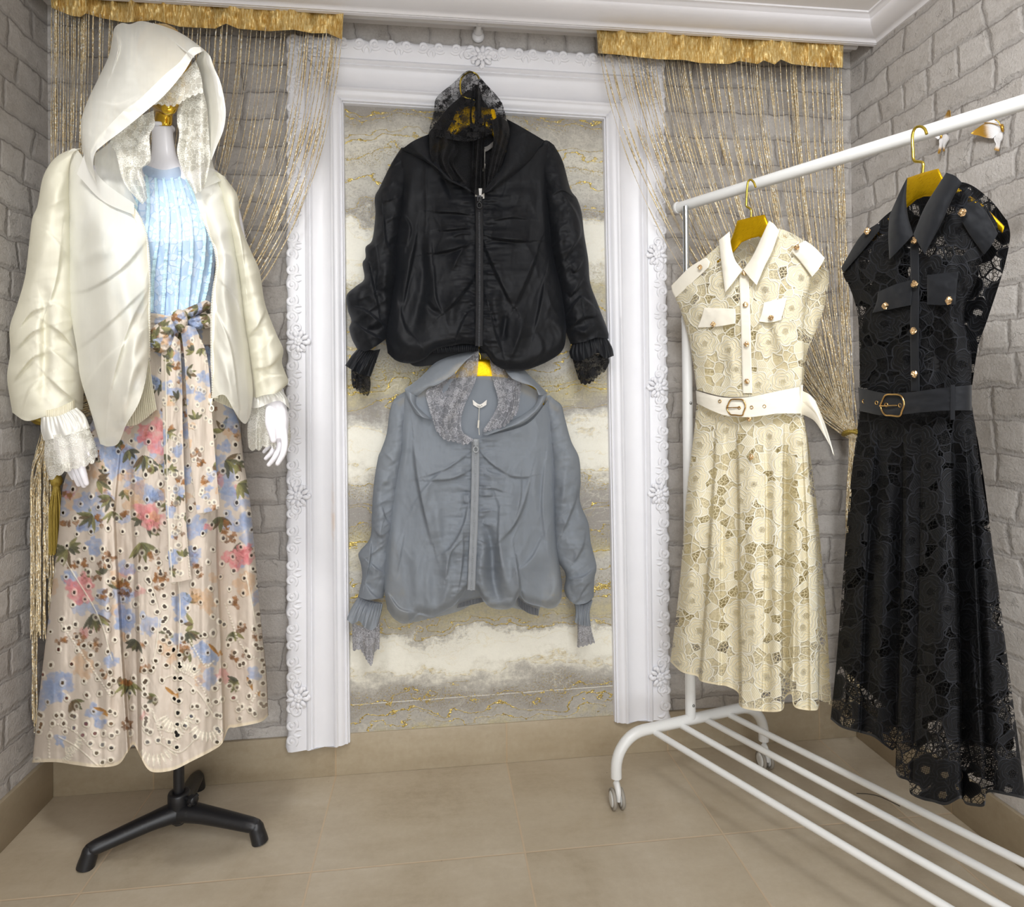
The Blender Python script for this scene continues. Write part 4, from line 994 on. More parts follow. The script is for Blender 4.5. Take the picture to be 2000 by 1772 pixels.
class Paint:
    def __init__(s, C, seed):
        s.U, s.V = C[..., 0], C[..., 1]; s.col = np.broadcast_to(BASE, C.shape[:2]+(3,)).copy(); s.hole = np.zeros(C.shape[:2]); s.emb = np.zeros(C.shape[:2]); s.rng = np.random.RandomState(seed)
        s.col *= (1+.03*fbm(s.U/40, s.V/40, seed)[..., None])
    def box(s, x, y, r):
        m = (np.abs(s.U-x) < r) & (np.abs(s.V-y) < r); return m
    def put(s, m, a, c):
        s.col[m] = s.col[m]*(1-a[:, None])+np.asarray(c)*a[:, None]
    def bloom(s, x, y, R, pal, petals=None, strength=.92):
        m = s.box(x, y, R*1.55)
        if not m.any(): return
        U, V = s.U[m], s.V[m]; sd = s.rng.randint(999); u, v = U-x+R*.22*fbm(U/9, V/9, sd, 2), V-y+R*.22*fbm(U/9, V/9, sd+7, 2)
        al = np.zeros(u.shape); tone = np.full(u.shape, .5); k = petals or s.rng.randint(5, 9)
        for i in range(k+3):                                  # overlapping brushed petals
            a = s.rng.rand()*6.3; rr = R*s.rng.uniform(.25, .62) if i > 1 else 0
            cx, cy = rr*math.cos(a), rr*math.sin(a); pr = R*s.rng.uniform(.34, .58)
            p_ = (u-cx)*math.cos(a)+(v-cy)*math.sin(a); q_ = -(u-cx)*math.sin(a)+(v-cy)*math.cos(a)
            d = np.hypot(p_/1.25, q_*1.15)/pr; w = sstep(1.03, .80, d)
            tv = np.clip(.18+.62*sstep(.1, .95, d)+.25*s.rng.uniform(-1, 1), 0, 1)
            tone = tone*(1-w)+tv*w; al = np.maximum(al, w)
        n = fbm(U/5, V/5, sd+3, 3); tone = np.clip(tone+.35*n, 0, 1)[:, None]
        c = np.asarray(pal[1])*(1-tone)+np.asarray(pal[2 % len(pal)])*tone; c = c*.7+np.asarray(pal[0])*.3
        al = al*strength*np.clip(.86+.5*n, .35, 1); s.put(m, al, c); s.emb[m] += al*.25
    def leaf(s, x, y, ang, L, W, c):
        m = s.box(x, y, L*1.1)
        if not m.any(): return
        u, v = s.U[m]-x, s.V[m]-y; p = u*math.cos(ang)+v*math.sin(ang); q = -u*math.sin(ang)+v*math.cos(ang)
        k = np.clip(p/L, 0, 1); q = q+W*.6*np.sin(k*2.2)*.5
        w = W*np.sin(k*pi)**.7*(1-.35*k); al = sstep(1.05, .8, np.abs(q)/(w+.3))*(p > 0)*(p < L)
        tone = np.clip(.5+.5*np.sign(q)*.5+.3*vnoise(p/4, q/3, 3), 0, 1)[:, None]
        s.put(m, al*.95, np.asarray(c)*(.72+.55*tone)); s.put(m, al*sstep(.9, .3, np.abs(q))*.5, np.asarray(c)*.55); s.emb[m] += al*.4
    def spray(s, x, y, ang, n=5, L=26, W=5, pal=GRN, spread=.9):
        for i in range(n):
            a = ang+(i/(n-1)-.5)*2*spread if n > 1 else ang
            s.leaf(x, y, a+s.rng.uniform(-.1, .1), L*s.rng.uniform(.7, 1.1), W*s.rng.uniform(.8, 1.2), pal[s.rng.randint(len(pal))])
    def sprig(s, x, y, n=7, R=16, pal=BRN):
        for i in range(n):
            a = s.rng.rand()*6.3; r = R*math.sqrt(s.rng.rand()); s.bloom(x+r*math.cos(a), y+r*math.sin(a), s.rng.uniform(4.2, 7), [pal[s.rng.randint(len(pal))]]*2, 5)
    def eyelet(s, x, y, r=4.3, ring=3.0, el=1.15, ang=None, hole=1.):
        m = s.box(x, y, (r+ring)*1.6)
        if not m.any(): return
        a = s.rng.uniform(1.2, 1.9) if ang is None else ang
        u, v = s.U[m]-x, s.V[m]-y; p = u*math.cos(a)+v*math.sin(a); q = -u*math.sin(a)+v*math.cos(a); d = np.hypot(p/el, q)
        rg = sstep(r+ring+.8, r+ring-.4, d); loc = s.col[m]; plain = sstep(.16, .05, np.abs(loc/loc.sum(1, keepdims=True)-BASE/BASE.sum()).sum(1))
        s.put(m, rg*(.42+.42*plain), THREAD); s.emb[m] = np.maximum(s.emb[m], rg*1.2)
        h = sstep(r+.5, r-.5, d)*hole; s.hole[m] = np.maximum(s.hole[m], h); s.put(m, h, (.34, .31, .28))
    def cord(s, pts, w=1.5, c=THREAD, dots=False):
        P = smooth_path(np.array(pts, float), max(10, 6*len(pts)))
        x0, y0 = P.min(0)-w*3; x1, y1 = P.max(0)+w*3
        m = (s.U > x0) & (s.U < x1) & (s.V > y0) & (s.V < y1)
        if not m.any(): return
        d, _, t = seg_dist(s.U[m], s.V[m], P); L = np.linalg.norm(np.diff(P, axis=0), axis=1).sum()
        al = sstep(w+.6, w-.5, d)
        if dots: al = al*(np.mod(t*L/6., 1) < .62)
        s.put(m, al*.8, c); s.emb[m] = np.maximum(s.emb[m], al)
    def row(s, pts, step=19, r=3.4, **k):
        P = smooth_path(np.array(pts, float), 200); L = np.linalg.norm(np.diff(P, axis=0), axis=1).sum(); n = max(2, int(L/step))
        Q = resample(P, n); T_ = np.gradient(Q, axis=0)
        for (x, y), (a, b) in zip(Q, T_): s.eyelet(x, y, r, ang=math.atan2(b, a)+pi/2, **k)
    def fan(s, x, y, R0, R1, a0, a1, n=11):
        for a in np.linspace(a0, a1, n):
            s.leaf(x+R0*math.cos(a), y+R0*math.sin(a), a, R1-R0, 3.6, THREAD)
def skirt_pattern(p):
    r = p.rng
    # painted clouds of colour, densest near the hips
    for k in range(420):
        v = 640+(r.rand()**1.25)*760; u = r.uniform(60, 530)
        dens = np.clip(1.15-(v-900)/480, .10, 1)
        if r.rand() > dens: continue
        c = r.choice(5, p=[.27, .06, .24, .24, .19])
        if c == 0: p.bloom(u, v, r.uniform(13, 26), BLUE, strength=.75)
        elif c == 1: p.bloom(u, v, r.uniform(10, 16), PINK, strength=.6)
        elif c == 2: p.bloom(u, v, r.uniform(10, 20), [ORA[0], ORA[1], ORA[0]], strength=.55)
        elif c == 3: p.spray(u, v, r.uniform(0, 6.3), r.randint(3, 6), r.uniform(16, 30), r.uniform(3.5, 6))
        else: p.sprig(u, v, r.randint(4, 8), r.uniform(8, 15))
    for u, v, R in ((232, 905, 40), (214, 880, 24), (262, 940, 22), (158, 985, 22), (172, 1030, 22), (300, 745, 16), (390, 700, 30), (395, 740, 26), (385, 790, 24), (375, 660, 18), (455, 800, 26), (470, 790, 20), (440, 870, 16), (365, 930, 20), (380, 1030, 26), (375, 1085, 24), (445, 960, 18), (112, 1325, 30), (105, 1350, 24), (355, 1180, 22), (352, 1200, 20), (238, 1205, 24), (245, 1220, 18), (120, 1450, 14), (185, 1060, 20), (290, 960, 22), (470, 1100, 10), (215, 1290, 16), (390, 1265, 14), (400, 1285, 10), (180, 1395, 18), (195, 1410, 12)):
        p.bloom(u+r.uniform(-3, 3), v+r.uniform(-3, 3), R, BLUE, strength=.9)
    for u, v, R in ((281, 1003, 34), (300, 850, 30), (306, 870, 22), (158, 1150, 30), (148, 1165, 22), (470, 1090, 30), (480, 1075, 18), (408, 1030, 9)):
        p.bloom(u, v, R, PINK, strength=.95)
    for u, v, R in ((158, 1305, 28), (404, 1175, 28), (380, 1165, 16), (265, 955, 26), (245, 930, 16), (475, 1140, 26), (300, 1010, 14)):
        p.bloom(u, v, R, [ORA[0], ORA[1], ORA[0]], strength=.6)
    for u, v, a, n, L in ((280, 890, 1.5, 6, 34), (250, 880, 1.2, 4, 26), (180, 1005, 2.4, 5, 36), (130, 1070, 2.4, 6, 38), (180, 1200, 1.3, 8, 40), (275, 1060, 1.4, 7, 40), (465, 945, .8, 5, 36), (440, 900, .6, 5, 34), (365, 1235, 1., 6, 30), (250, 1330, 1.5, 7, 36), (265, 1250, 2., 5, 30), (140, 1370, .9, 6, 26), (465, 1330, 2.8, 6, 26), (305, 1360, 2.6, 5, 22), (190, 940, .3, 4, 30), (215, 970, 2.3, 5, 30), (455, 1235, 1.4, 5, 24), (455, 700, 1.5, 4, 24), (340, 980, 2., 5, 30), (430, 1010, 1.6, 5, 30)):
        p.spray(u, v, a, n, L, 5.2)
    for u, v in ((155, 1245), (185, 1260), (120, 1250), (245, 1160), (240, 1140), (315, 1120), (320, 1130), (385, 1115), (205, 1100), (330, 800), (345, 840), (410, 800), (300, 1090), (250, 1415), (245, 1330), (460, 1180), (470, 1225), (360, 1265), (440, 1030), (450, 1050), (190, 1020), (160, 1100), (205, 1160), (385, 845)):
        p.sprig(u, v, 6, 11)
    for u, v, a in ((330, 1350, .75), (490, 1330, 1.2), (190, 1390, .35), (415, 1265, .9)):     # small seed pods
        p.leaf(u-8, v-8, a, 30, 4.2, srgb(176, 122, 40)); p.bloom(u+15, v+12*math.tan(a)*.8, 6, [srgb(190, 132, 40)]*2)
    # embroidery: scattered eyelets, ladders and fans
    pts = []
    for k in range(5000):
        u, v = r.uniform(60, 530), r.uniform(690, 1440)
        if v > 1180 and r.rand() > .45: continue
        if all((u-a)**2+(v-b)**2 > 24**2 for a, b in pts): pts.append((u, v))
    for u, v in pts: p.eyelet(u, v, r.uniform(2.1, 3.2), r.uniform(2.4, 3.4), r.uniform(1.1, 1.4))
    for L_ in ([(210, 1095), (222, 1130)], [(120, 1210), (170, 1270), (215, 1340), (222, 1330)], [(80, 1398), (140, 1398)], [(145, 1400), (175, 1420), (200, 1455)], [(285, 1110), (300, 1180), (330, 1240), (325, 1300)], [(310, 1100), (322, 1180), (318, 1255), (285, 1330)],
               [(450, 1250), (470, 1300), (500, 1260)], [(400, 1240), (430, 1215)], [(285, 1410), (300, 1440), (330, 1450), (360, 1420), (385, 1380)], [(80, 1415), (130, 1415), (170, 1445), (200, 1490)], [(282, 1310), (284, 1380), (288, 1450)], [(215, 1390), (218, 1440), (216, 1485)], [(420, 1345), (424, 1400), (424, 1450)], [(345, 1460), (347, 1400), (352, 1330), (350, 1280)], [(448, 1340), (470, 1390), (510, 1375)], [(505, 1200), (512, 1290), (515, 1380)], [(75, 1430), (72, 1485)]):
        p.row(L_, 19, 3.3)
    for L_ in ([(95, 1480), (100, 1420), (140, 1425), (185, 1470)], [(300, 1400), (318, 1425), (345, 1428), (366, 1400)], [(296, 1385), (318, 1440), (350, 1442), (378, 1395)], [(370, 1250), (400, 1300), (420, 1290)], [(120, 1220), (175, 1300), (215, 1360)], [(350, 1310), (385, 1330), (415, 1380)], [(440, 1180), (470, 1260), (505, 1290)], [(455, 1360), (480, 1385), (505, 1350)]):
        p.cord(L_, 1.7, dots=True)
    for L_ in ([(130, 1100), (190, 1200), (220, 1290)], [(345, 1100), (352, 1200), (345, 1320)], [(312, 1330), (345, 1320), (385, 1350), (420, 1400)], [(115, 1440), (150, 1460), (190, 1495)], [(310, 1450), (350, 1470), (385, 1440)], [(290, 1130), (310, 1200), (300, 1300)], [(480, 1120), (500, 1220), (515, 1330)]):
        p.cord(L_, 1.2)
    p.fan(302, 1440, 32, 58, .5, 2.3, 9); p.fan(345, 1390, 20, 44, .4, 2.7, 11); p.fan(405, 1405, 24, 46, .7, 2.5, 9); p.fan(130, 1440, 18, 36, .2, 1.6, 7); p.fan(120, 1470, 10, 24, .1, 1.3, 5); p.fan(360, 1330, 18, 40, -2.2, -.6, 9)
    for v0 in (3,):
        pass
skirt = thing('floral_skirt', 'long cream eyelet skirt printed with blue and pink flowers on the mannequin', 'skirt', tuple(pt(np.array(333.), np.array(1460.), np.array(1.62))))
n, m = 540, 290
SL = [(258, 618), (238, 690), (196, 790), (152, 880), (124, 945), (113, 1050), (98, 1178), (84, 1295), (63, 1490)]
SR = [(412, 612), (424, 700), (452, 790), (468, 832), (476, 902), (485, 955), (493, 1025), (508, 1197), (520, 1314), (524, 1398)]
SB = [(63, 1490), (109, 1489), (145, 1494), (188, 1499), (230, 1494), (249, 1470), (261, 1455), (274, 1478), (288, 1502), (305, 1509), (340, 1504), (375, 1487), (414, 1467), (434, 1452), (446, 1424), (461, 1421), (508, 1411), (524, 1398)]
CS = coons([(258, 618), (335, 630), (412, 612)], SB, SL, SR, n, m)
S, T = tt(n, m); U, V = CS[..., 0], CS[..., 1]
dep = np.interp(S, [0, .15, .35, 1], [.10, .125, .165, .245])
def lineu(V, pts): p = np.array(pts, float); return np.interp(V, p[:, 1], p[:, 0])
hS = dep*np.clip(1-T**2, 0, 1)**.5
grow = sstep(.12, .8, S)
a, b = lineu(V, [(252, 700), (222, 1000), (226, 1090), (236, 1250), (250, 1460)]), lineu(V, [(262, 700), (260, 1000), (266, 1090), (271, 1250), (275, 1460)])
hS += -.055*grow*sstep(a-2, a+5, U)*sstep(b+3, b-6, U)
a, b = lineu(V, [(420, 820), (424, 1090), (432, 1250), (437, 1430)]), lineu(V, [(434, 820), (440, 1090), (448, 1250), (452, 1430)])
hS += -.06*grow*sstep(a-2, a+3, U)*(1-.75*sstep(a+10, a+80, U))
a = lineu(V, [(175, 930), (170, 1090), (160, 1300), (150, 1490)])
hS += .022*grow*np.sin((U-a)/34*pi/2)*np.exp(-((U-a)/80)**2)
hS += grow*(.012*np.sin(U/19+.6*np.sin(V/160))+.008*fbm(U/22, V/260, 12, 3))+.0025*fbm(U/11, V/30, 3, 3)
hS += folds(U, V, [([(347, 640), (346, 900), (348, 1240), (352, 1400)], .010*1.6, 10, 'z'), ([(300, 830), (296, 1000), (300, 1300)], .02, 22), ([(395, 1000), (405, 1250), (408, 1440)], .03, 20), ([(130, 1100), (112, 1300), (100, 1480)], .03, 22), ([(200, 960), (205, 1200), (212, 1480)], .035, 16), ([(470, 900), (490, 1150), (498, 1390)], .03, 18), ([(318, 1200), (310, 1490)], .025, 24)])
pt_s = Paint(CS, 5); skirt_pattern(pt_s)
hem = sstep(.990, .996, S); pt_s.col = pt_s.col*(1-hem[..., None])+np.array(srgb(240, 226, 200))*hem[..., None]; pt_s.hole *= (1-hem)
cloth('skirt_panel', CS, bp, FLO, skirt, h=hS+.0012*pt_s.emb, attrs={'col': pt_s.col, 'hole': pt_s.hole, 'emb': np.clip(pt_s.emb, 0, 1.5)})
# rear half of the skirt
nb_, mb_ = 120, 120; CBk = coons([(258, 618), (335, 612), (412, 612)], [(63, 1490), (130, 1462), (255, 1440), (330, 1430), (440, 1415), (524, 1398)], SL, SR, nb_, mb_)
Sb, Tb = tt(nb_, mb_); hb = -np.interp(Sb, [0, .15, .35, 1], [.09, .12, .14, .2])*np.clip(1-Tb**2, 0, 1)**.5+.014*np.sin(CBk[..., 0]/13)*sstep(.2, .9, Sb)
pb_ = Paint(CBk, 9)
for k in range(60):
    u, v = pb_.rng.uniform(70, 520), pb_.rng.uniform(800, 1440); pb_.bloom(u, v, pb_.rng.uniform(12, 24), [BLUE, PINK, [ORA[0], ORA[1], ORA[0]]][pb_.rng.randint(3)], strength=.8)
cloth('skirt_back', CBk, bp, FLO, skirt, h=hb, attrs={'col': pb_.col, 'hole': pb_.hole, 'emb': pb_.emb})
# slip lining
LIN = simple('skirt_lining', srgb(226, 220, 214), .6)
CLn = coons([(262, 630), (335, 632), (408, 622)], [(112, 1250), (300, 1262), (490, 1236)], [(262, 630), (205, 800), (150, 950), (112, 1250)], [(408, 622), (450, 800), (470, 950), (490, 1236)], 60, 60)
Sl, Tl = tt(60, 60); cloth('lining', CLn, bp, LIN, skirt, h=np.interp(Sl, [0, .3, 1], [.07, .085, .085])*np.clip(1-Tl**2, 0, 1)**.5, back=.06*bulge(60))
# waistband, sash knot, loops and tails
def flo_part(name, C, h, seed, parent, extra=None, back=None, plane=bp, eyes=True, dens=1.):
    p = Paint(C, seed); r = p.rng
    x0, y0 = C.reshape(-1, 2).min(0); x1, y1 = C.reshape(-1, 2).max(0); ar = (x1-x0)*(y1-y0)
    for k in range(int(dens*ar/520)):
        u, v = r.uniform(x0, x1), r.uniform(y0, y1); c = r.choice(4, p=[.38, .22, .25, .15])
        if c == 0: p.bloom(u, v, r.uniform(8, 17), BLUE, strength=.85)
        elif c == 1: p.bloom(u, v, r.uniform(6, 12), [ORA[0], ORA[1], ORA[0]], strength=.7)
        elif c == 2: p.spray(u, v, r.uniform(0, 6.3), 4, 20, 4)
        else: p.sprig(u, v, 5, 9)
    if extra: extra(p)
    if eyes:
        for k in range(int(ar/640)): p.eyelet(r.uniform(x0, x1), r.uniform(y0, y1), r.uniform(1.8, 2.6), 2.6)
    return cloth(name, C, plane, FLO, parent, h=h, back=back, attrs={'col': p.col, 'hole': p.hole*0, 'emb': np.clip(p.emb, 0, 1.5)}, bh=h)
C = coons([(250, 612), (300, 612), (350, 618), (412, 596)], [(248, 642), (300, 648), (350, 650), (414, 640)], [(250, 612), (248, 642)], [(412, 596), (414, 640)], 24, 120)
S, T = tt(24, 120); wb = flo_part('waistband', C, .118*np.clip(1-T**2, 0, 1)**.42+.006+.006*fbm(C[..., 0]/30, C[..., 1]/4.5, 2, 3), 21, skirt, back=.004*bulge(120), dens=.35)
def tail(name, top, bot, L, R, seed, lift, par, ex=None):
    C = coons(top, bot, L, R, 300, 44); S, T = tt(300, 44)
    hh = np.interp(C[..., 1], [600, 700, 830, 1000, 1140], [.135, .15, .175, .205, .228])+lift+.010*np.cos(T*2.2+S*2)+.004*fbm(C[..., 0]/14, C[..., 1]/70, seed, 3)
    return flo_part(name, C, hh, seed, par, back=np.full(44, .003), extra=ex, dens=.8)
def ex1(p):
    p.cord([(323, 700), (328, 1000), (336, 1130)], 1.2); p.row([(340, 900), (346, 1020), (352, 1120)], 24, 3.4); p.cord([(360, 860), (364, 1000), (370, 1125)], 1.2, dots=True)
tail('sash_tail', [(324, 660), (338, 655), (352, 665)], [(332, 1138), (352, 1136), (374, 1131)], [(324, 660), (315, 700), (318, 832), (325, 1025), (332, 1138)], [(352, 665), (356, 760), (357, 836), (364, 1025), (374, 1131)], 31, .010, skirt, ex1)
tail('sash_tail', [(352, 640), (366, 636), (382, 640)], [(385, 1003), (408, 1000), (429, 993)], [(352, 640), (360, 700), (366, 815), (374, 920), (385, 1003)], [(382, 640), (403, 690), (411, 760), (417, 850), (429, 993)], 32, .018, skirt)
def blob(name, C, lift, fat, seed, par):
    n_, m_ = C.shape[:2]; S, T = tt(n_, m_)
    hh = lift+fat*np.clip(1-T**2, 0, 1)**.5*np.clip(1-(2*S-1)**2, 0, 1)**.4+.006*fbm(C[..., 0]/9, C[..., 1]/9, seed, 3)
    return flo_part(name, C, hh, seed, par, back=np.full(m_, .004), eyes=False, dens=2.2)
blob('bow_loop', coons([(340, 612), (318, 626), (298, 638)], [(344, 672), (325, 690), (294, 686)], [(340, 612), (350, 640), (344, 672)], [(298, 638), (286, 664), (294, 686)], 50, 50), .135, .045, 41, skirt)
blob('bow_loop', coons([(352, 608), (374, 598), (402, 586)], [(354, 626), (380, 618), (410, 604)], [(352, 608), (350, 617), (354, 626)], [(402, 586), (412, 592), (410, 604)], 40, 50), .128, .030, 42, skirt)
blob('bow_loop', coons([(354, 620), (380, 616), (412, 612)], [(360, 640), (385, 644), (412, 640)], [(354, 620), (356, 630), (360, 640)], [(412, 612), (414, 626), (412, 640)], 40, 50), .125, .022, 44, skirt)
blob('sash_knot', coons([(338, 610), (350, 604), (362, 610)], [(340, 640), (352, 650), (366, 640)], [(338, 610), (334, 624), (340, 640)], [(362, 610), (367, 624), (366, 640)], 40, 40), .15, .028, 43, skirt)
# ------------------------------------------------------------------ cream organza jacket on the mannequin
cj = thing('hooded_jacket', 'sheer cream organza hooded jacket hanging open on the mannequin', 'jacket', tuple(pt(np.array(300.), np.array(820.), np.array(1.62))))
PJ = ZConst(1.60)
def ramp2(S, T, tl, tr, bl, br): return (1-S)*((1-T)*tl+T*tr)+S*((1-T)*bl+T*br)
def panel(name, C, h, mat, par, plane=PJ, **k): return cloth(name, C, plane, mat, par, h=h, **k)
def gridst(n, m): return np.meshgrid(np.linspace(0, 1, n), np.linspace(0, 1, m), indexing='ij')
# left front
n, m = 190, 110
LZIP = [(259, 402), (276, 430), (287, 465), (292, 525), (292, 620), (292, 660), (291, 698)]
C = coons([(128, 300), (150, 292), (185, 345), (224, 378), (259, 402)], [(196, 868), (212, 872), (231, 866), (247, 829), (270, 790), (284, 745), (291, 698)],
          [(128, 300), (126, 400), (131, 520), (137, 605), (150, 682), (157, 738), (175, 797), (196, 868)], LZIP, n, m)
S, T = gridst(n, m); U, V = C[..., 0], C[..., 1]
hL = ramp2(S, T, .03, .135, .10, .15)+.075*np.sin(T*pi)**.8*sstep(0, .25, S)*(.75+.5*S)
hL += folds(U, V, [([(150, 330), (190, 460), (215, 620), (222, 860)], .020, 22), ([(200, 400), (240, 560), (262, 700), (225, 850)], .016, 18), ([(284, 470), (240, 520), (180, 560), (140, 570)], .012, 14, 's'), ([(290, 560), (250, 640), (215, 760), (205, 860)], .014, 14, 's'), ([(288, 620), (262, 680), (240, 780)], .012, 10), ([(135, 520), (180, 500), (260, 470)], .010, 14), ([(150, 680), (200, 640), (285, 560)], .010, 16, 'z'), ([(165, 760), (210, 700), (288, 640)], .010, 12, 's'), ([(288, 680), (255, 740), (236, 830)], .014, 9)])
hL += .009*fbm(U/44, V/80, 51, 2)+.002*ridged(U/30+V/60, V/90-U/50, 52, 1)
panel('left_front', C, hL, ORG, cj)
# right front
C = coons([(378, 372), (392, 350), (412, 334), (440, 345)], [(415, 778), (438, 772), (456, 800), (470, 822), (481, 827), (490, 808)], [(378, 372), (392, 420), (406, 451), (420, 490), (423, 525), (416, 570), (413, 622), (413, 696), (415, 745), (415, 778)], [(440, 345), (462, 450), (472, 560), (486, 680), (494, 760), (490, 808)], n, m)
S, T = gridst(n, m); U, V = C[..., 0], C[..., 1]
hR = ramp2(S, T, .10, .0, .15, .05)+.065*np.sin(T*pi)**.8*sstep(0, .25, S)
hR += folds(U, V, [([(424, 540), (450, 620), (470, 720), (478, 820)], .018, 14), ([(416, 600), (450, 680), (466, 800)], .016, 10, 's'), ([(420, 500), (450, 500), (485, 560)], .012, 14, 's'), ([(414, 660), (440, 720), (455, 790)], .012, 8), ([(410, 470), (440, 450), (465, 440)], .010, 14), ([(425, 540), (460, 580), (485, 650)], .012, 12, 'z'), ([(400, 400), (430, 380), (450, 370)], .01, 12)])
hR += .008*fbm(U/40, V/70, 61, 2)+.002*ridged(U/30-V/60, V/90+U/50, 62, 1)
panel('right_front', C, hR, ORG, cj)
# back
C = coons([(150, 300), (300, 322), (436, 345)], [(190, 840), (320, 850), (480, 806)], [(150, 300), (132, 520), (150, 690), (190, 840)], [(436, 345), (466, 560), (488, 690), (480, 806)], 70, 90)
S, T = gridst(70, 90); panel('back', C, -.16*np.sin(T*pi)**.5-.01+.01*fbm(C[..., 0]/30, C[..., 1]/90, 66, 2), ORG, cj)
# ribbed hem
CR_ = NT('cream_ribbed'); uq = CR_.sep(CR_.uv())
RIBC = m_organza('cream_gathered_hem', srgb(250, 245, 226), .86, edge=.1)
C = coons([(246, 800), (270, 770), (291, 700)], [(244, 833), (270, 828), (306, 800)], [(246, 800), (243, 818), (244, 833)], [(291, 700), (297, 745), (306, 800)], 30, 90)
S, T = gridst(30, 90); panel('hem_band', C, .15+.004*np.sin(T*90)+.01*np.sin(T*pi), RIBC, cj, back=np.full(90, .004), bh=.15+.004*np.sin(T*90)+.01*np.sin(T*pi))
C = coons([(415, 740), (435, 760), (458, 790)], [(418, 782), (440, 792), (460, 802)], [(415, 740), (415, 762), (418, 782)], [(458, 790), (459, 797), (460, 802)], 30, 80)
S, T = gridst(30, 80); panel('hem_band', C, .15+.004*np.sin(T*80), RIBC, cj, back=np.full(80, .004), bh=.15+.004*np.sin(T*80))
# zips
def zipper(pts, hts, par, side, plane, mats, tape=11, tooth=3.2, r=1.5, name='zipper'):
    q = smooth_path(pts, 160); hh = np.interp(np.linspace(0, 1, 160), np.linspace(0, 1, len(hts)), hts)
    tn = np.gradient(q, axis=0); tn /= np.linalg.norm(tn, axis=1)[:, None]; nr = np.stack([-tn[:, 1], tn[:, 0]], 1)*side
    w = np.linspace(0, 1, 6)
    G = q[:, None]+nr[:, None]*(w*tape)[None, :, None]
    H_ = hh[:, None]+.003+.0015*np.sin(np.arange(160)/2.1)[:, None]*w[None]
    o = cloth(name, G, plane, mats[0], par, h=H_, back=np.full(6, .0015), bh=H_)
    mb = MB(); Q = resample(q-(np.array([tape/2, 0])*side if tape > 12 else 0), int(np.linalg.norm(np.diff(q, axis=0), axis=1).sum()/tooth)); Zq = plane.z(Q[:, 0], Q[:, 1])-np.interp(np.linspace(0, 1, len(Q)), np.linspace(0, 1, len(hts)), hts)-.004
    P = pt(Q[:, 0], Q[:, 1], Zq); sc = Zq.mean()/FPX
    for p in P: mb.box(p, (sc*3.0*r/1.5, .003, sc*tooth*.55))
    mb.build('zipper_teeth', mats[1], o, smooth=False)
    return o
zl = zipper(LZIP, [.135, .14, .145, .15, .15, .15, .15], cj, 1, PJ, (TAPEC, ZIPC))
RZIP = [(392, 420), (406, 451), (420, 490), (423, 525), (416, 570), (413, 622), (413, 696), (415, 745), (415, 778)]
zr_ = zipper(RZIP, [.11, .12, .13, .14, .15, .15, .15, .15, .15], cj, -1, PJ, (TAPEC, ZIPC))
mb = MB(); p0 = pt(np.array(411.), np.array(784.), np.array(1.445)); sc = 1.445/FPX
mb.box(p0, (sc*8, .004, sc*11)); a = np.linspace(0, 2*pi, 20); mb.tube(np.stack([p0[0]+sc*3.5*np.cos(a)+sc*3, np.full(20, p0[1]-.003), p0[2]-sc*14+sc*5.5*np.sin(a)], 1), sc*1.4, 8, caps=False); mb.tube([p0, p0+np.array([sc*2.5, -.003, -sc*10])], sc*1.6, 8)
mb.build('zipper_pull', ZIPC, zr_)
# sleeves
def sleeve(C, front, backd, fl, seed, mat, par, plane, nz=1.):
    n, m = C.shape[:2]; S, T = gridst(n, m); U, V = C[..., 0], C[..., 1]; tt_ = 2*T-1
    h = front*np.clip(1-tt_**2, 0, 1)**.5*(.55+.45*sstep(0, .2, S))
    env = np.clip(1-tt_**2, 0, 1)**.35
    h = h+env*(folds(U, V, fl)+nz*(.008*fbm(U/44, V/44, seed, 2)+.003*(ridged(U/50+V/26, V/40, seed+1, 1)-.5)))
    return cloth('sleeve', C, plane, mat, par, h=h, back=backd*np.clip(1-tt_[0]**2, 0, 1)**.5)
C = coons([(160, 289), (142, 300), (134, 330)], [(24, 806), (50, 822), (80, 816), (120, 800), (162, 800)],
          [(160, 289), (133, 294), (105, 311), (84, 346), (73, 402), (63, 428), (56, 483), (49, 540), (35, 591), (19, 640), (20, 689), (14, 738), (24, 806)], [(134, 330), (140, 420), (146, 520), (152, 605), (160, 682), (164, 738), (162, 800)], 200, 110)
FL = [([(88, 600), (60, 610), (30, 650)], .018, 9, 's'), ([(88, 640), (60, 650), (24, 690)], .018, 9, 's'), ([(86, 690), (60, 700), (20, 750)], .020, 10, 's'), ([(84, 740), (60, 760), (40, 815)], .020, 10, 'z'), ([(90, 590), (120, 600), (150, 640)], .016, 9, 's'), ([(90, 630), (120, 650), (155, 690)], .016, 9, 'z'), ([(92, 680), (120, 700), (158, 735)], .020, 9, 's'), ([(88, 730), (120, 760), (160, 790)], .018, 9, 'z'), ([(88, 570), (88, 700), (84, 780)], -.022, 9), ([(95, 450), (70, 520), (45, 590)], .018, 16), ([(120, 460), (110, 540), (92, 600)], .016, 14, 's'), ([(85, 450), (110, 470), (135, 500)], .010, 8, 's'), ([(140, 340), (110, 380), (90, 440)], .012, 16)]
sleeve(C, .105, .07, FL, 71, ORGS, cj, ZConst(1.595))
C = coons([(412, 333), (428, 338), (444, 352)], [(494, 780), (515, 772), (540, 768), (556, 756)], [(412, 333), (440, 420), (458, 520), (472, 620), (486, 700), (494, 780)],
          [(444, 352), (465, 385), (469, 437), (490, 490), (507, 530), (518, 594), (539, 650), (553, 682), (551, 710), (563, 744), (556, 756)], 180, 90)
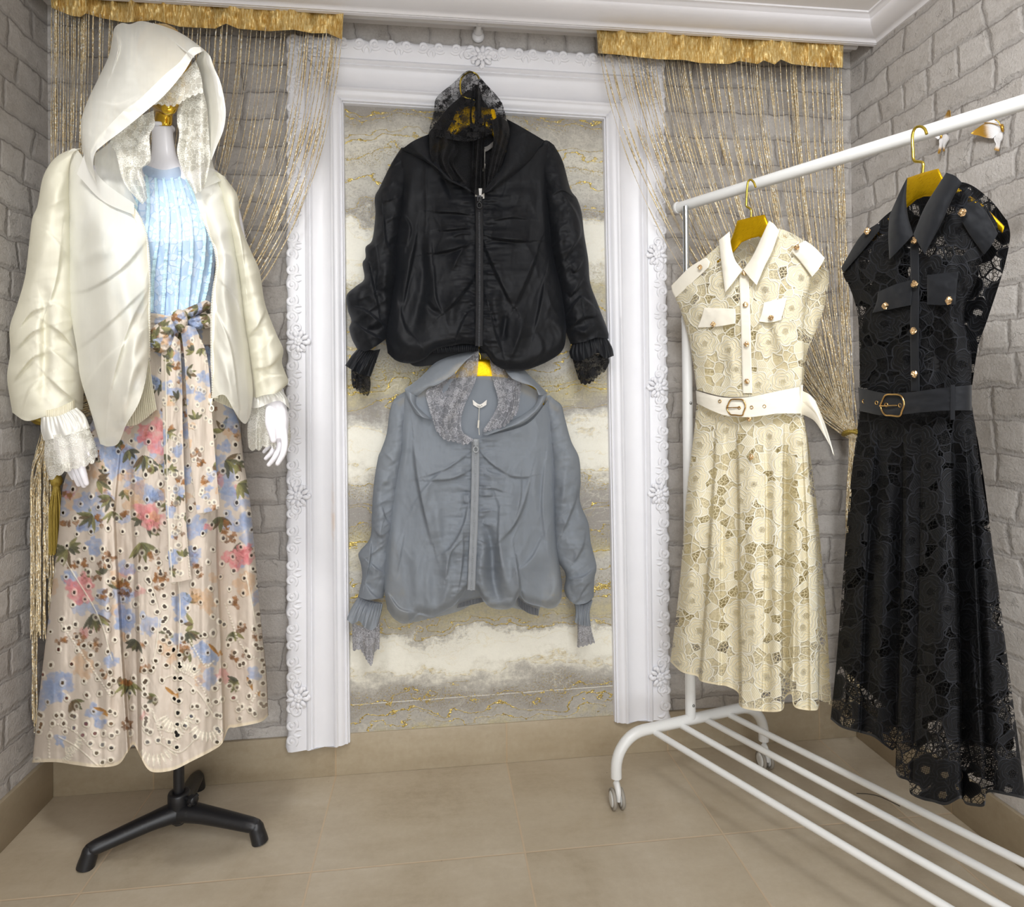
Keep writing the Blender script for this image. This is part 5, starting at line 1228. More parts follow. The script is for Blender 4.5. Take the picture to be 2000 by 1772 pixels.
FL = [([(520, 600), (500, 640), (480, 660)], .016, 9, 's'), ([(540, 650), (515, 680), (488, 690)], .018, 9, 'z'), ([(552, 690), (525, 715), (495, 720)], .018, 9, 's'), ([(560, 735), (530, 735), (500, 750)], .018, 8, 'z'), ([(470, 430), (480, 520), (500, 590)], .014, 12), ([(512, 640), (514, 720), (520, 770)], -.014, 8), ([(455, 380), (470, 470), (480, 560)], .01, 10, 's')]
sleeve(C, .085, .07, FL, 81, ORGS, cj, ZConst(1.60))
# cuffs: elastic, ruffle and lace
def cuff(parts, par, plane, mats, seed):
    (e, r, l) = parts
    o = None
    if e:
        q = smooth_path(e[0], 60); G = np.stack([q+np.array([0, -e[1]]), q+np.array([0, -e[1]/3]), q+np.array([0, e[1]/3]), q+np.array([0, e[1]])], 0)
        G = coons(G[0], G[-1], [G[0][0], G[-1][0]], [G[0][-1], G[-1][-1]], 14, 70, smooth=False); S, T = tt(14, 70)
        hh = e[2]*np.clip(1-T**2, 0, 1)**.5+.003*np.sin(T*60)*np.clip(1-T**2, 0, 1)
        o = cloth('cuff_elastic', G, plane, mats[0], par, h=hh+e[3], back=.03*bulge(70), bh=e[3])
    C, hf, off, rip = r; n_, m_ = C.shape[:2]; S, T = tt(n_, m_); b = np.clip(1-T**2, 0, 1)**.5
    hh = hf*b*(1+.25*S)+rip*np.sin(T*9+2.2*vnoise(C[..., 0]/16, S*0, seed))*S*.9*b+.003*np.sin(T*34)*(1-S)
    rf = cloth('cuff_ruffle', C, plane, mats[1], par, h=hh+off, back=hf*.8*b[0], bh=off)
    C, hf, off, rip = l; n_, m_ = C.shape[:2]; S, T = tt(n_, m_); b = np.clip(1-T**2, 0, 1)**.5
    hh = hf*b+rip*np.sin(T*7+2.5*vnoise(C[..., 0]/16, S*0, seed+3))*S*b
    lc = cloth('lace_cuff', C, plane, mats[2], par, h=hh+off, back=hf*.8*b[0], bh=off)
    return rf, lc
def scallop(pts, amp, per, n=90):
    q = smooth_path(pts, n); d = np.r_[0, np.cumsum(np.linalg.norm(np.diff(q, axis=0), axis=1))]
    q[:, 1] += amp*np.abs(np.sin(d/per*pi)); return [tuple(x) for x in q]
GAT = m_organza('cream_gather', srgb(252, 246, 224), .85, edge=.1)
cuff((([(80, 812), (112, 806), (146, 790)], 9, .040, .055),
      (coons([(80, 815), (115, 812), (150, 796)], [(86, 861), (115, 854), (145, 846), (176, 836)], [(80, 815), (80, 840), (86, 861)], [(150, 796), (166, 812), (176, 836)], 40, 90), .045, .065, .012),
      (coons([(88, 852), (118, 848), (150, 842), (172, 832)], scallop([(96, 936), (122, 922), (155, 910), (180, 902), (192, 886)], 5, 17), [(88, 852), (87, 897), (96, 938)], [(172, 832), (182, 855), (192, 886)], 70, 90), .052, .070, .010)), cj, ZConst(1.565), (GAT, ORG2, CLACE), 3)
cuff((([(494, 782), (518, 776), (548, 764)], 8, .036, .01),
      (coons([(494, 776), (518, 770), (550, 760)], [(489, 797), (506, 796), (544, 783), (567, 800)], [(494, 776), (491, 787), (489, 797)], [(550, 760), (562, 780), (567, 800)], 36, 90), .040, .02, .010),
      (coons([(490, 792), (515, 790), (545, 784), (560, 796)], scallop([(485, 873), (502, 876), (520, 868), (540, 874), (560, 885)], 6, 15), [(490, 792), (483, 835), (485, 874)], [(560, 796), (568, 850), (560, 886)], 70, 90), .030, .012, .012)), cj, ZConst(1.60), (GAT, ORG2, CLACE), 5)
# hood
n, m = 90, 150
sil = [(160, 289), (158, 239), (171, 197), (192, 153), (212, 110), (219, 76), (224, 54), (238, 45), (254, 47), (275, 41), (300, 46), (327, 53), (359, 68), (390, 90), (402, 100)]
edge = [(190, 362), (182, 325), (186, 299), (202, 283), (244, 251), (284, 218), (323, 184), (359, 141), (378, 111), (394, 101)]
C = coons(sil, edge, [(160, 289), (170, 325), (190, 362)], [(402, 100), (398, 100), (394, 101)], n, m)
S, T = gridst(n, m); U, V = C[..., 0], C[..., 1]
hH = .02+.165*np.clip(1-(1-S)**2, 0, 1)**.5*(.75+.25*np.sin(T*pi))
hH += folds(U, V, [([(222, 60), (232, 90), (215, 150)], .014, 8, 's'), ([(190, 200), (230, 205), (270, 190)], .008, 8, 's'), ([(300, 50), (260, 120), (200, 220), (178, 300)], .010, 22), ([(345, 80), (300, 150), (240, 220)], .008, 18)])+.005*fbm(U/40, V/40, 91, 3)
ORGH = m_organza('cream_organza_hood', (.985, .975, .90), .62, edge=.33, shine=.02, trans=.16)
hood = panel('hood', C, hH, ORGH, cj)
bandi = [(181, 330), (176, 300), (182, 285), (196, 264), (240, 218), (271, 195), (321, 147), (350, 122), (372, 95), (392, 92)]
C = coons(bandi, edge, [(181, 330), (184, 345), (190, 362)], [(392, 92), (393, 97), (394, 101)], 14, 150); S, T = gridst(14, 150)
hb = .02+.165*(.75+.25*np.sin(T*pi))+.004; panel('hood_hem', C, hb+.003*fbm(C[..., 0]/20, C[..., 1]/20, 7, 2), ORG2, hood, back=np.full(150, .002), bh=hb)
q = smooth_path([(300, 46), (320, 62), (350, 90), (378, 111)], 40); MB().tube(pt(q[:, 0], q[:, 1], np.linspace(1.565, 1.412, 40)), .0016, 6).build('hood_seam', ORG2, hood)
C = coons([(394, 101), (400, 99), (404, 102)], [(411, 308), (412, 311), (413, 313)], [(394, 101), (384, 118), (392, 143), (397, 176), (403, 210), (407, 239), (409, 281), (411, 308)], [(404, 102), (411, 111), (419, 134), (430, 159), (438, 193), (441, 224), (436, 255), (423, 287), (413, 313)], 110, 50)
S, T = gridst(110, 50); hh = .06+.10*T+.03*np.sin(T*pi)+.006*fbm(C[..., 0]/14, C[..., 1]/40, 93, 3); panel('hood_side', C, hh, ORG, hood)
ce = C[:, 30:, :]; panel('hood_hem', ce, hh[:, 30:]+.003, ORG2, hood)
# rear drape of the hood towards the collar on the right
C = coons([(165, 300), (200, 352), (262, 398)], [(150, 340), (200, 392), (262, 420)], [(165, 300), (150, 340)], [(262, 398), (262, 420)], 24, 60); S, T = gridst(24, 60)
panel('collar_seam', C, ramp2(S, T, .10, .145, .09, .145)+.004, ORG2, cj)
# inside of the hood falling behind the shoulder
C = coons([(186, 300), (215, 278), (252, 244)], [(200, 360), (235, 384), (270, 404)], [(186, 300), (186, 330), (200, 360)], [(252, 244), (236, 300), (250, 360), (270, 404)], 60, 50); S, T = gridst(60, 50)
panel('hood_side', C, .02+.085*S+.012*np.sin(T*6)+.004*fbm(C[..., 0]/12, C[..., 1]/30, 97, 2), ORGH, hood)
C = coons([(404, 300), (412, 306), (420, 336)], [(386, 380), (402, 366), (440, 350)], [(404, 300), (394, 340), (386, 380)], [(420, 336), (430, 342), (440, 350)], 40, 30); S, T = gridst(40, 30)
panel('hood_side', C, .06+.03*S-.05*T, ORGH, hood)
# lace lining
C = coons([(282, 214), (300, 196), (330, 170), (362, 140), (382, 118)], scallop([(298, 200), (316, 202), (336, 205), (352, 199), (368, 188), (397, 178)], 4, 12), [(282, 214), (290, 207), (298, 200)], [(382, 118), (392, 145), (397, 178)], 50, 90)
S, T = gridst(50, 90); panel('hood_lace', C, .125+.02*np.sin(T*pi)+.006*np.sin(T*14)*S, CLACE, hood)
C = coons([(358, 186), (378, 178), (398, 180)], scallop([(378, 374), (390, 372), (401, 362)], 4, 9), [(358, 186), (347, 214), (346, 240), (350, 262), (346, 299), (359, 339), (378, 374)], [(398, 180), (405, 218), (409, 281), (411, 312), (401, 362)], 120, 60)
S, T = gridst(120, 60); panel('hood_lace', C, .10+.03*S+.014*np.sin(T*9+S*3)+.006*fbm(C[..., 0]/12, C[..., 1]/40, 95, 2), CLACE, hood)
C = coons([(254, 243), (276, 226), (300, 216)], scallop([(275, 397), (280, 396), (288, 386)], 2, 8), [(254, 243), (216, 274), (227, 301), (242, 356), (275, 397)], [(300, 216), (302, 245), (292, 266), (294, 314), (277, 331), (284, 360), (288, 386)], 120, 70)
S, T = gridst(120, 70); panel('hood_lace', C, .125+.02*S+.012*np.sin(T*8+S*2), CLACE, hood)
# ------------------------------------------------------------------ gold hangers
def m_hanger():
    t = NT('brushed_gold'); uv = t.uv(); s = t.sep(uv)
    n = t.noise(t.comb(t.math('MULTIPLY', t.math('ADD', s[0], s[1]), 60.), t.math('MULTIPLY', t.math('SUBTRACT', s[0], s[1]), 900.), 0.), 1., 3, .6)
    c = t.mix(n, srgb(196, 146, 0), srgb(236, 196, 24))
    return t.done(t.pbsdf(c, t.lin(n, .3, .7, .24, .4), .85, normal=t.bump(n, .35, .001)))
HGOLD = m_hanger(); HOOKG = simple('hanger_hook_gold', srgb(222, 196, 84), .2, 1.)
def hanger(label, upper, lower, hook, plane, lift=.0, thick=.013, hl=None, group='gold clothes hangers'):
    c = np.array(upper[len(upper)//2], float)
    base = pt(c[0], c[1], plane.z(np.array([c[0]]), np.array([c[1]]))[0])
    hg = thing('clothes_hanger', label, 'hanger', tuple(base), group)
    C = coons(upper, lower, [upper[0], lower[0]], [upper[-1], lower[-1]], 16, 110, smooth=False)
    S, T = tt(16, 110); h = lift+thick*.5*np.clip(1-(2*S*.5+.5-.5)**2*0, 0, 1)+.004*np.clip(1-S*S, 0, 1)*0
    Sg = np.linspace(-1, 1, 16)[:, None]; h = thick*(.55+.45*np.clip(1-Sg**2, 0, 1)**.4)*(.55+.45*np.clip(1.4*(1-np.abs(T)), 0, 1))+(lift+.010)*np.clip((1-np.abs(T))*1.7, 0, 1)
    o = cloth('hanger_body', C, plane, HGOLD, hg, h=h, back=np.full(110, .0), bh=(lift+.010)*np.clip((1-np.abs(T))*1.7, 0, 1)-.001)
    # close top and bottom edges
    n, m = C.shape[:2]; me = o.data
    bm = bmesh.new(); bm.from_mesh(me); bmesh.ops.remove_doubles(bm, verts=bm.verts, dist=1e-5)
    be = [e for e in bm.edges if len(e.link_faces) == 1]
    bmesh.ops.bridge_loops(bm, edges=be) if False else None
    bm.free()
    V = np.array([v.co for v in me.vertices]) + ORIGIN[hg.name]; k = n*m
    mb = MB()
    for r in (0, n-1):
        A = V[r*m:(r+1)*m]; B = V[k+r*m:k+(r+1)*m]; mb.grid(np.stack([A, B]))
    mb.build('hanger_edge', HGOLD, hg, smooth=True)
    q = smooth_path(hook, 40) if len(hook) > 2 else np.array(hook, float)
    Zh = plane.z(q[:, 0], q[:, 1])-(lift+.012 if hl is None else np.interp(np.linspace(0, 1, len(q)), np.linspace(0, 1, len(hl)), hl))
    MB().tube(pt(q[:, 0], q[:, 1], Zh), .0027, 10).build('hanger_hook', HOOKG, hg)
    return hg
# ------------------------------------------------------------------ black jacket
def m_silk(name, col, rough, sheen, tint):
    t = NT(name); uv = t.uv(); n = t.noise(uv, 9., 4, .6); f = t.noise(uv, 700., 2)
    c = t.mix(n, col, tuple(x*1.35 for x in col))
    b = t.bump(t.math('MULTIPLY_ADD', f, .12, t.noise(uv, 50., 3, .55)), .09, .004)
    return t.done(t.pbsdf(c, rough, normal=b, Sheen_Weight=sheen, Sheen_Roughness=.4, Sheen_Tint=(*tint, 1), Specular_IOR_Level=.26))
BSILK = m_silk('black_silk', (.0070, .0078, .0100), .60, .06, (.5, .55, .65))
BLACE = m_lace('black_lace', (.007, .007, .008), (.011, .011, .013), net=.6, scale=.85, rough=.7, trans=.03, film=.36, fill=1.)
BLACK2 = m_lace('black_lace_dense', (.008, .008, .009), (.016, .016, .018), net=.93, scale=1.0, rough=.7, trans=.02, film=.93)
BZIP = simple('black_zip', (.012, .012, .014), .4, .2); BTAPE = simple('black_tape', (.007, .007, .009), .8); LABELB = simple('woven_label', srgb(120, 116, 112), .7); PAPER = simple('paper_tag', srgb(236, 232, 226), .6); CORD = simple('tag_cord', srgb(214, 210, 200), .5)
PY = YPlane(1.882)
def ruche(C, zx, side, amp, seed, reach=26):
    U, V = C[..., 0], C[..., 1]; z = lineu(V, zx); d = np.abs(U-z)
    return np.clip((d-5)/10, 0, 1)*amp*np.exp(-d/reach)*(vnoise(U/26, V/5.5, seed)+.6*vnoise(U/14, V/3.2, seed+1))+np.clip((d-5)/12, 0, 1)*amp*1.1*np.exp(-d/(reach*2.2))*vnoise(U/60, V/13, seed+2)
def wall_jacket(J):
    jk = thing('hooded_jacket', J['label'], 'jacket', tuple(at_y(np.array(J['base'][0]), np.array(J['base'][1]), 1.85)))
    mat, plane = J['mat'], PY
    for sd in ('left', 'right'):
        D = J[sd]; n, m = 200, 100
        C = coons(D['top'], D['bottom'], D['l'], D['r'], n, m); S, T = gridst(n, m); U, V = C[..., 0], C[..., 1]
        x = T if sd == 'left' else 1-T                      # 0 at the side, 1 at the zip
        prof = np.sin(np.clip(x, 0, 1)*pi*.62)**.55
        h = .022+J['fat']*prof*(.55+.45*S)*(1-.35*sstep(.93, 1, S)**2)
        h = h+np.clip(x*8, 0, 1)*folds(U, V, D['folds'])+ruche(C, J['zip'], sd, J['ruche'], D['seed'])
        h += np.clip(x*6, .1, 1)*(J['nz']*fbm(U/30, V/60, D['seed'], 4)+J['nz']*.9*(ridged(U/40+V/90, V/110-U/70, D['seed']+4, 2)-.5))
        cloth(sd+'_front', C, plane, mat, jk, h=h)
    B = J['back']; C = coons(*B, 60, 70); S, T = tt(60, 70); cloth('back', C, plane, J['bmat'], jk, h=.004+.006*np.clip(1-T*T, 0, 1)+.004*fbm(C[..., 0]/40, C[..., 1]/40, 3, 2))
    for D in J['sleeves']:
        C = coons(D['top'], D['bottom'], D['l'], D['r'], 200, 90); S, T = gridst(200, 90); U, V = C[..., 0], C[..., 1]; t2 = 2*T-1
        env = np.clip(1-t2**2, 0, 1)**.5
        h = .006+D['fat']*env*(.35+.65*sstep(0, .3, S))+env**.6*(folds(U, V, D['folds'])+.008*fbm(U/26, V/26, D['seed'], 3)+.008*(ridged(U/44+V/30, V/40, D['seed']+1, 2)-.5))
        cloth('sleeve', C, plane, mat, jk, h=h, back=np.clip(1-t2[0]**2, 0, 1)**.5*.004, bh=.006)
    for parts, sd in J['cuffs']: cuff(parts, jk, plane, J['cuffmats'], sd)
    return jk
BZ = [(936, 384), (937, 465), (937, 540), (937, 599), (936, 676)]
black = wall_jacket(dict(label='black hooded jacket with lace hood and ruched sleeves on a gold hanger', base=(936., 700.), mat=BSILK, bmat=BSILK, fat=.075, nz=.0045, ruche=.0075, zip=BZ,
    left=dict(top=[(784, 290), (838, 292), (880, 340), (936, 384)], bottom=[(757, 690), (775, 705), (800, 710), (826, 703), (850, 684), (880, 676), (905, 672), (936, 674)],
              l=[(784, 290), (780, 390), (770, 484), (769, 541), (761, 600), (753, 650), (757, 690)], r=BZ, seed=201,
              folds=[([(848, 413), (885, 414), (921, 419)], .020, 9, 'z'), ([(861, 450), (890, 447), (915, 444)], .018, 8, 'z'), ([(846, 494), (880, 487), (913, 477)], .026, 10, 'z'), ([(883, 462), (903, 457), (922, 458)], .010, 5, 'z'), ([(907, 481), (893, 505), (882, 530)], .020, 7, 'c'),
                     ([(777, 440), (768, 540), (765, 640)], .020, 14), ([(814, 448), (800, 520), (786, 595)], .020, 10, 's'), ([(824, 470), (826, 560), (812, 620), (800, 660)], .022, 12, 'v'), ([(846, 520), (850, 580), (866, 620)], .016, 12, 's'), ([(832, 590), (845, 606), (864, 615)], .012, 6, 'v'), ([(922, 545), (895, 580), (865, 612)], .022, 12, 's'), ([(925, 605), (910, 620), (892, 660)], .018, 9, 'z'),
                     ([(831, 323), (833, 415), (829, 470)], .006, 4, 'c'), ([(785, 415), (801, 445), (794, 480)], .012, 8, 's'), ([(800, 340), (792, 400), (788, 430)], .014, 12), ([(860, 340), (875, 365), (884, 392)], .010, 7, 'v'), ([(780, 600), (790, 640), (815, 668)], .014, 10, 's'), ([(775, 650), (800, 672), (850, 672)], .014, 12), ([(842, 420), (838, 500), (846, 560)], .010, 9), ([(900, 560), (886, 590), (880, 640)], .012, 10)]),
    right=dict(top=[(936, 384), (960, 350), (1020, 310), (1070, 280)], bottom=[(936, 676), (950, 692), (968, 714), (999, 725), (1030, 722), (1072, 705), (1100, 682), (1107, 640)],
               l=BZ, r=[(1070, 280), (1072, 400), (1082, 500), (1098, 570), (1107, 640)], seed=211,
               folds=[([(957, 462), (989, 467), (1036, 470)], .030, 10, 'z'), ([(966, 400), (985, 410), (1010, 404)], .012, 6, 's'), ([(962, 430), (999, 424), (1030, 428)], .012, 7, 'z'), ([(948, 479), (968, 525), (988, 568), (1004, 598)], .022, 14, 'z'), ([(1049, 491), (1030, 540), (1004, 598)], .020, 13, 's'), ([(1066, 542), (1056, 600), (1044, 650)], .014, 10, 'z'), ([(1068, 565), (1076, 595), (1091, 620)], .014, 8, 'c'), ([(957, 611), (965, 650), (980, 690)], .020, 9, 's'),
                      ([(1022, 634), (1010, 670), (996, 702)], .016, 9, 's'), ([(989, 615), (985, 640), (983, 668)], .016, 6, 'v'), ([(975, 560), (965, 590), (975, 640)], .014, 10), ([(1004, 600), (1018, 640), (1010, 690)], .016, 13), ([(1050, 650), (1060, 680), (1045, 705)], .012, 9, 's'), ([(1070, 620), (1092, 640), (1098, 668)], .012, 9), ([(1062, 330), (1066, 420), (1060, 500)], .012, 13), ([(1000, 350), (1010, 380), (1050, 390)], .008, 14), ([(1022, 470), (1040, 500), (1052, 545)], .010, 8, 'c')]),
    back=([(786, 292), (930, 262), (1068, 278)], [(790, 700), (815, 716), (880, 706), (940, 690), (1040, 712)], [(786, 292), (775, 520), (790, 700)], [(1068, 278), (1088, 520), (1040, 712)]),
    sleeves=[dict(top=[(784, 288), (796, 290), (808, 304)], bottom=[(700, 686), (716, 686), (735, 676), (754, 662)], l=[(784, 288), (764, 320), (742, 365), (732, 386), (733, 420), (727, 468), (714, 483), (714, 503), (708, 515), (711, 545), (694, 560), (677, 577), (679, 605), (686, 626), (682, 642), (688, 664), (700, 686)],
                  r=[(808, 304), (790, 400), (778, 480), (775, 545), (768, 600), (762, 640), (754, 662)], fat=.055, seed=221,
                  folds=[([(748, 420), (752, 470), (764, 492)], .02, 9, 's'), ([(717, 509), (725, 550), (739, 608)], .022, 11, 's'), ([(681, 600), (700, 604), (719, 612), (749, 637)], .024, 9, 's'), ([(690, 630), (709, 645), (751, 667)], .024, 9, 's'), ([(732, 386), (750, 392), (770, 388)], .008, 5, 'z'), ([(760, 500), (752, 560), (758, 620)], .018, 10), ([(735, 470), (742, 520), (736, 570)], .016, 10, 'z'), ([(712, 540), (700, 570), (700, 600)], .012, 9)]),
             dict(top=[(1046, 284), (1066, 274), (1082, 283)], bottom=[(1114, 672), (1140, 668), (1165, 660), (1189, 662)], l=[(1046, 284), (1066, 400), (1076, 484), (1092, 560), (1103, 637), (1114, 672)],
                  r=[(1082, 283), (1099, 315), (1114, 369), (1127, 388), (1136, 415), (1141, 457), (1149, 507), (1153, 553), (1168, 595), (1187, 645), (1189, 662)], fat=.055, seed=231,
                  folds=[([(1105, 387), (1126, 420), (1133, 456), (1116, 485), (1098, 514)], .020, 9, 's'), ([(1137, 509), (1128, 525), (1117, 533)], .018, 8, 's'), ([(1137, 546), (1125, 565), (1112, 580)], .020, 8, 's'), ([(1158, 598), (1145, 588), (1133, 583), (1107, 618)], .022, 9, 'z'), ([(1166, 616), (1140, 620), (1114, 638)], .020, 8, 's'), ([(1078, 380), (1100, 372), (1126, 388)], .008, 5, 'z'), ([(1090, 440), (1094, 490), (1104, 540)], .018, 10), ([(1120, 640), (1140, 648), (1160, 640)], .012, 6)])],
    cuffs=[(((([(699, 683), (716, 694), (735, 697)], 12, .022, .016)), (coons([(700, 680), (720, 686), (743, 682)], [(674, 714), (690, 724), (706, 732), (724, 736)], [(700, 680), (686, 696), (674, 714)], [(743, 682), (734, 708), (724, 736)], 36, 80), .030, .014, .012), (coons([(686, 722), (704, 728), (722, 732)], scallop([(688, 752), (700, 762), (714, 770), (722, 768)], 4, 8), [(686, 722), (686, 738), (688, 752)], [(722, 732), (724, 750), (722, 768)], 50, 70), .022, .012, .010)), 7),
           (((([(1117, 672), (1140, 660), (1165, 653), (1186, 662)], 10, .022, .016)), (coons([(1116, 676), (1140, 664), (1165, 657), (1188, 664)], [(1115, 700), (1130, 706), (1150, 698), (1168, 690), (1182, 700), (1199, 695)], [(1116, 676), (1112, 688), (1115, 700)], [(1188, 664), (1196, 680), (1199, 695)], 36, 80), .030, .014, .012), (coons([(1118, 700), (1150, 692), (1188, 692)], scallop([(1128, 734), (1138, 748), (1156, 744), (1172, 728), (1184, 722)], 4, 9), [(1118, 700), (1122, 716), (1128, 734)], [(1188, 692), (1190, 708), (1184, 722)], 50, 70), .024, .012, .010)), 9)],
    cuffmats=(BSILK, BSILK, BLACE)))
zp = zipper([(u+7, v) for u, v in BZ], [.070, .084, .093, .100, .103], black, 1, PY, (BTAPE, BZIP), tape=15, tooth=2.6, r=1.7)
def zip_pull(u, v, lift, mat, par, k=1.):
    p0 = pt(np.array(float(u)), np.array(float(v)), PY.z(np.array([float(u)]), np.array([float(v)]))[0]-lift); sc = 1.8/FPX*k; mb = MB()
    mb.box(p0, (sc*8, .005, sc*12)); a = np.linspace(0, 2*pi, 24)
    mb.tube(np.stack([p0[0]+sc*4.6*np.cos(a), np.full(24, p0[1]-.004), p0[2]-sc*14+sc*5.5*np.sin(a)], 1), sc*1.7, 8, caps=False)
    mb.tube([p0+np.array([0, -.003, sc*2]), p0+np.array([0, -.004, -sc*9])], sc*2.4, 8); return bevel(mb.build('zipper_pull', mat, par), .0004, 1)
zip_pull(936, 388, .094, BZIP, zp)
C = coons([(842, 676), (890, 674), (936, 674)], [(846, 690), (890, 688), (934, 686)], [(842, 676), (846, 690)], [(936, 674), (934, 686)], 14, 80); S, T = gridst(14, 80)
cloth('hem_band', C, PY, BSILK, black, h=.062+.003*np.sin(T*70)+.004*np.sin(S*pi), back=np.full(80, .002), bh=.055)
# collar flaps of the thrown-back hood
C = coons([(784, 292), (808, 275), (840, 261)], [(868, 349), (900, 364), (928, 378)], [(784, 292), (812, 306), (838, 320), (868, 349)], [(840, 261), (844, 290), (862, 328), (895, 358), (928, 378)], 80, 60); S, T = gridst(80, 60)
cloth('hood', C, PY, BSILK, black, h=.035+.05*S+.035*np.sin(T*pi)**.7*(1-.5*S)+.003*fbm(C[..., 0]/14, C[..., 1]/14, 7, 3), back=np.full(60, .003), bh=.03+.05*S)
C = coons([(989, 232), (1022, 250), (1064, 275)], [(943, 376), (950, 376), (958, 373)], [(989, 232), (994, 255), (984, 315), (964, 348), (943, 376)], [(1064, 275), (1034, 315), (995, 347), (958, 373)], 110, 60); S, T = gridst(110, 60)
cloth('hood', C, PY, BSILK, black, h=.03+.065*S+.035*np.sin(T*pi)**.7*(1-.6*S)+.003*fbm(C[..., 0]/18, C[..., 1]/18, 8, 3), back=np.full(60, .003), bh=.026+.062*S)
# lace hood over the hanger and its dark lining behind
APX = [(848, 215), (853, 190), (885, 162), (905, 143), (917, 138), (933, 146), (950, 165), (968, 184), (980, 200), (984, 212)]
C = coons([(850, 244), (872, 214), (896, 192), (917, 176), (938, 190), (958, 214), (984, 246)], [(860, 340), (900, 368), (930, 378), (950, 372), (978, 330)], [(850, 244), (837, 264), (840, 304), (860, 340)], [(984, 246), (990, 268), (978, 330)], 90, 90); S, T = tt(90, 90)
cloth('hood_lining', C, PY, BLACK2, black, h=.006+.004*np.clip(1-T*T, 0, 1)+.012*S)
C = coons(APX, [(836, 262), (866, 270), (917, 276), (960, 262), (988, 244)], [(848, 215), (842, 240), (836, 262)], [(984, 212), (988, 228), (988, 244)], 110, 120); S, T = tt(110, 120)
cloth('lace_hood', C, PY, BLACE, black, h=.012+.055*np.clip(1-T*T, 0, 1)**.5*(S*1.1)+.010*np.sin(T*7)*S+.006*fbm(C[..., 0]/18, C[..., 1]/22, 9, 3)*S)
C = coons([(922, 172), (930, 166), (938, 172)], [(920, 376), (936, 382), (950, 374)], [(922, 172), (918, 230), (922, 300), (920, 376)], [(938, 172), (948, 230), (946, 300), (950, 374)], 120, 30); S, T = tt(120, 30)
cloth('lace_hood', C, PY, BLACK2, black, h=.03+.05*S+.012*np.sin(T*5+S*4)+.006*fbm(C[..., 0]/6, C[..., 1]/40, 10, 3))
C = coons([(838, 258), (862, 250), (884, 262)], scallop([(868, 349), (895, 352), (912, 356)], 3, 9), [(838, 258), (840, 300), (852, 330), (868, 349)], [(884, 262), (896, 290), (886, 320), (912, 356)], 90, 60); S, T = tt(90, 60)
cloth('lace_hood', C, PY, BLACK2, black, h=.05+.04*S+.010*np.sin(T*6+S*3))
C = coons([(960, 236), (976, 228), (992, 238)], [(950, 366), (958, 360), (972, 344)], [(960, 236), (964, 270), (956, 320), (950, 366)], [(992, 238), (996, 262), (984, 310), (972, 344)], 90, 30); S, T = tt(90, 30)
cloth('lace_hood', C, PY, BLACK2, black, h=.05+.03*S+.006*np.sin(T*5+S*3))
def neck_tag(jk, lab, string, tag_c, lift, bead=True, tagsize=(9, 10), scr=False):
    C = coons(lab[0], lab[1], [lab[0][0], lab[1][0]], [lab[0][-1], lab[1][-1]], 8, 24); S, T = gridst(8, 24)
    lb = cloth('neck_label', C, PY, PAPER if scr else LABELB, jk, h=lift[0]+.003*np.sin(T*pi), back=np.full(24, .001), bh=lift[0]-.001)
    if scr:
        mb = MB(); c0 = C[4, 4:20]; q = c0+np.stack([np.zeros(16), 1.6*np.sin(np.arange(16)*1.7)], 1); q = smooth_path(q[3:13], 50); mb.tube(pt(q[:, 0], q[:, 1], PY.z(q[:, 0], q[:, 1])-lift[0]-.0042), .0004, 5); mb.build('label_script', BTAPE, lb)
    q = smooth_path(string, 40); MB().tube(pt(q[:, 0], q[:, 1], PY.z(q[:, 0], q[:, 1])-np.linspace(lift[0]+.004, lift[1], 40)), .0009, 6).build('tag_string', CORD, jk)
    if bead:
        k = smooth_path([(string[1][0], string[1][1]-7), (string[1][0]-1, string[1][1]+8)], 8); MB().tube(pt(k[:, 0], k[:, 1], PY.z(k[:, 0], k[:, 1])-lift[1]), .0028, 10).build('tag_fastener', CORD, jk)
    if tag_c:
        u, v = tag_c; a, b = tagsize; C = coons([(u-a, v-b), (u+a, v-b)], [(u-a, v+b), (u+a, v+b)], [(u-a, v-b), (u-a, v+b)], [(u+a, v-b), (u+a, v+b)], 4, 4)
        cloth('price_tag', C, PY, PAPER, jk, h=np.full((4, 4), lift[1]), back=np.full(4, .001), bh=lift[1]-.001)
neck_tag(black, ([(930, 277), (947, 287), (964, 276)], [(932, 290), (948, 296), (963, 287)]), [(947, 292), (946, 327), (944, 372)], (937, 378), (.035, .07))
hanger('gold hanger inside the black hooded jacket', [(808, 314), (836, 296), (866, 268), (884, 236), (893, 212), (915, 208), (940, 208), (966, 214), (974, 246), (992, 282), (1030, 308)], [(810, 322), (840, 310), (872, 286), (890, 264), (905, 252), (917, 247), (940, 247), (956, 254), (966, 272), (990, 300), (1028, 318)],
       [(926, 208), (926, 196), (904, 188), (899, 170), (902, 152), (917, 141), (930, 145), (936, 154)], PY, lift=.014, hl=[.026, .026, .026, .02, .014, .006, .0, .0])
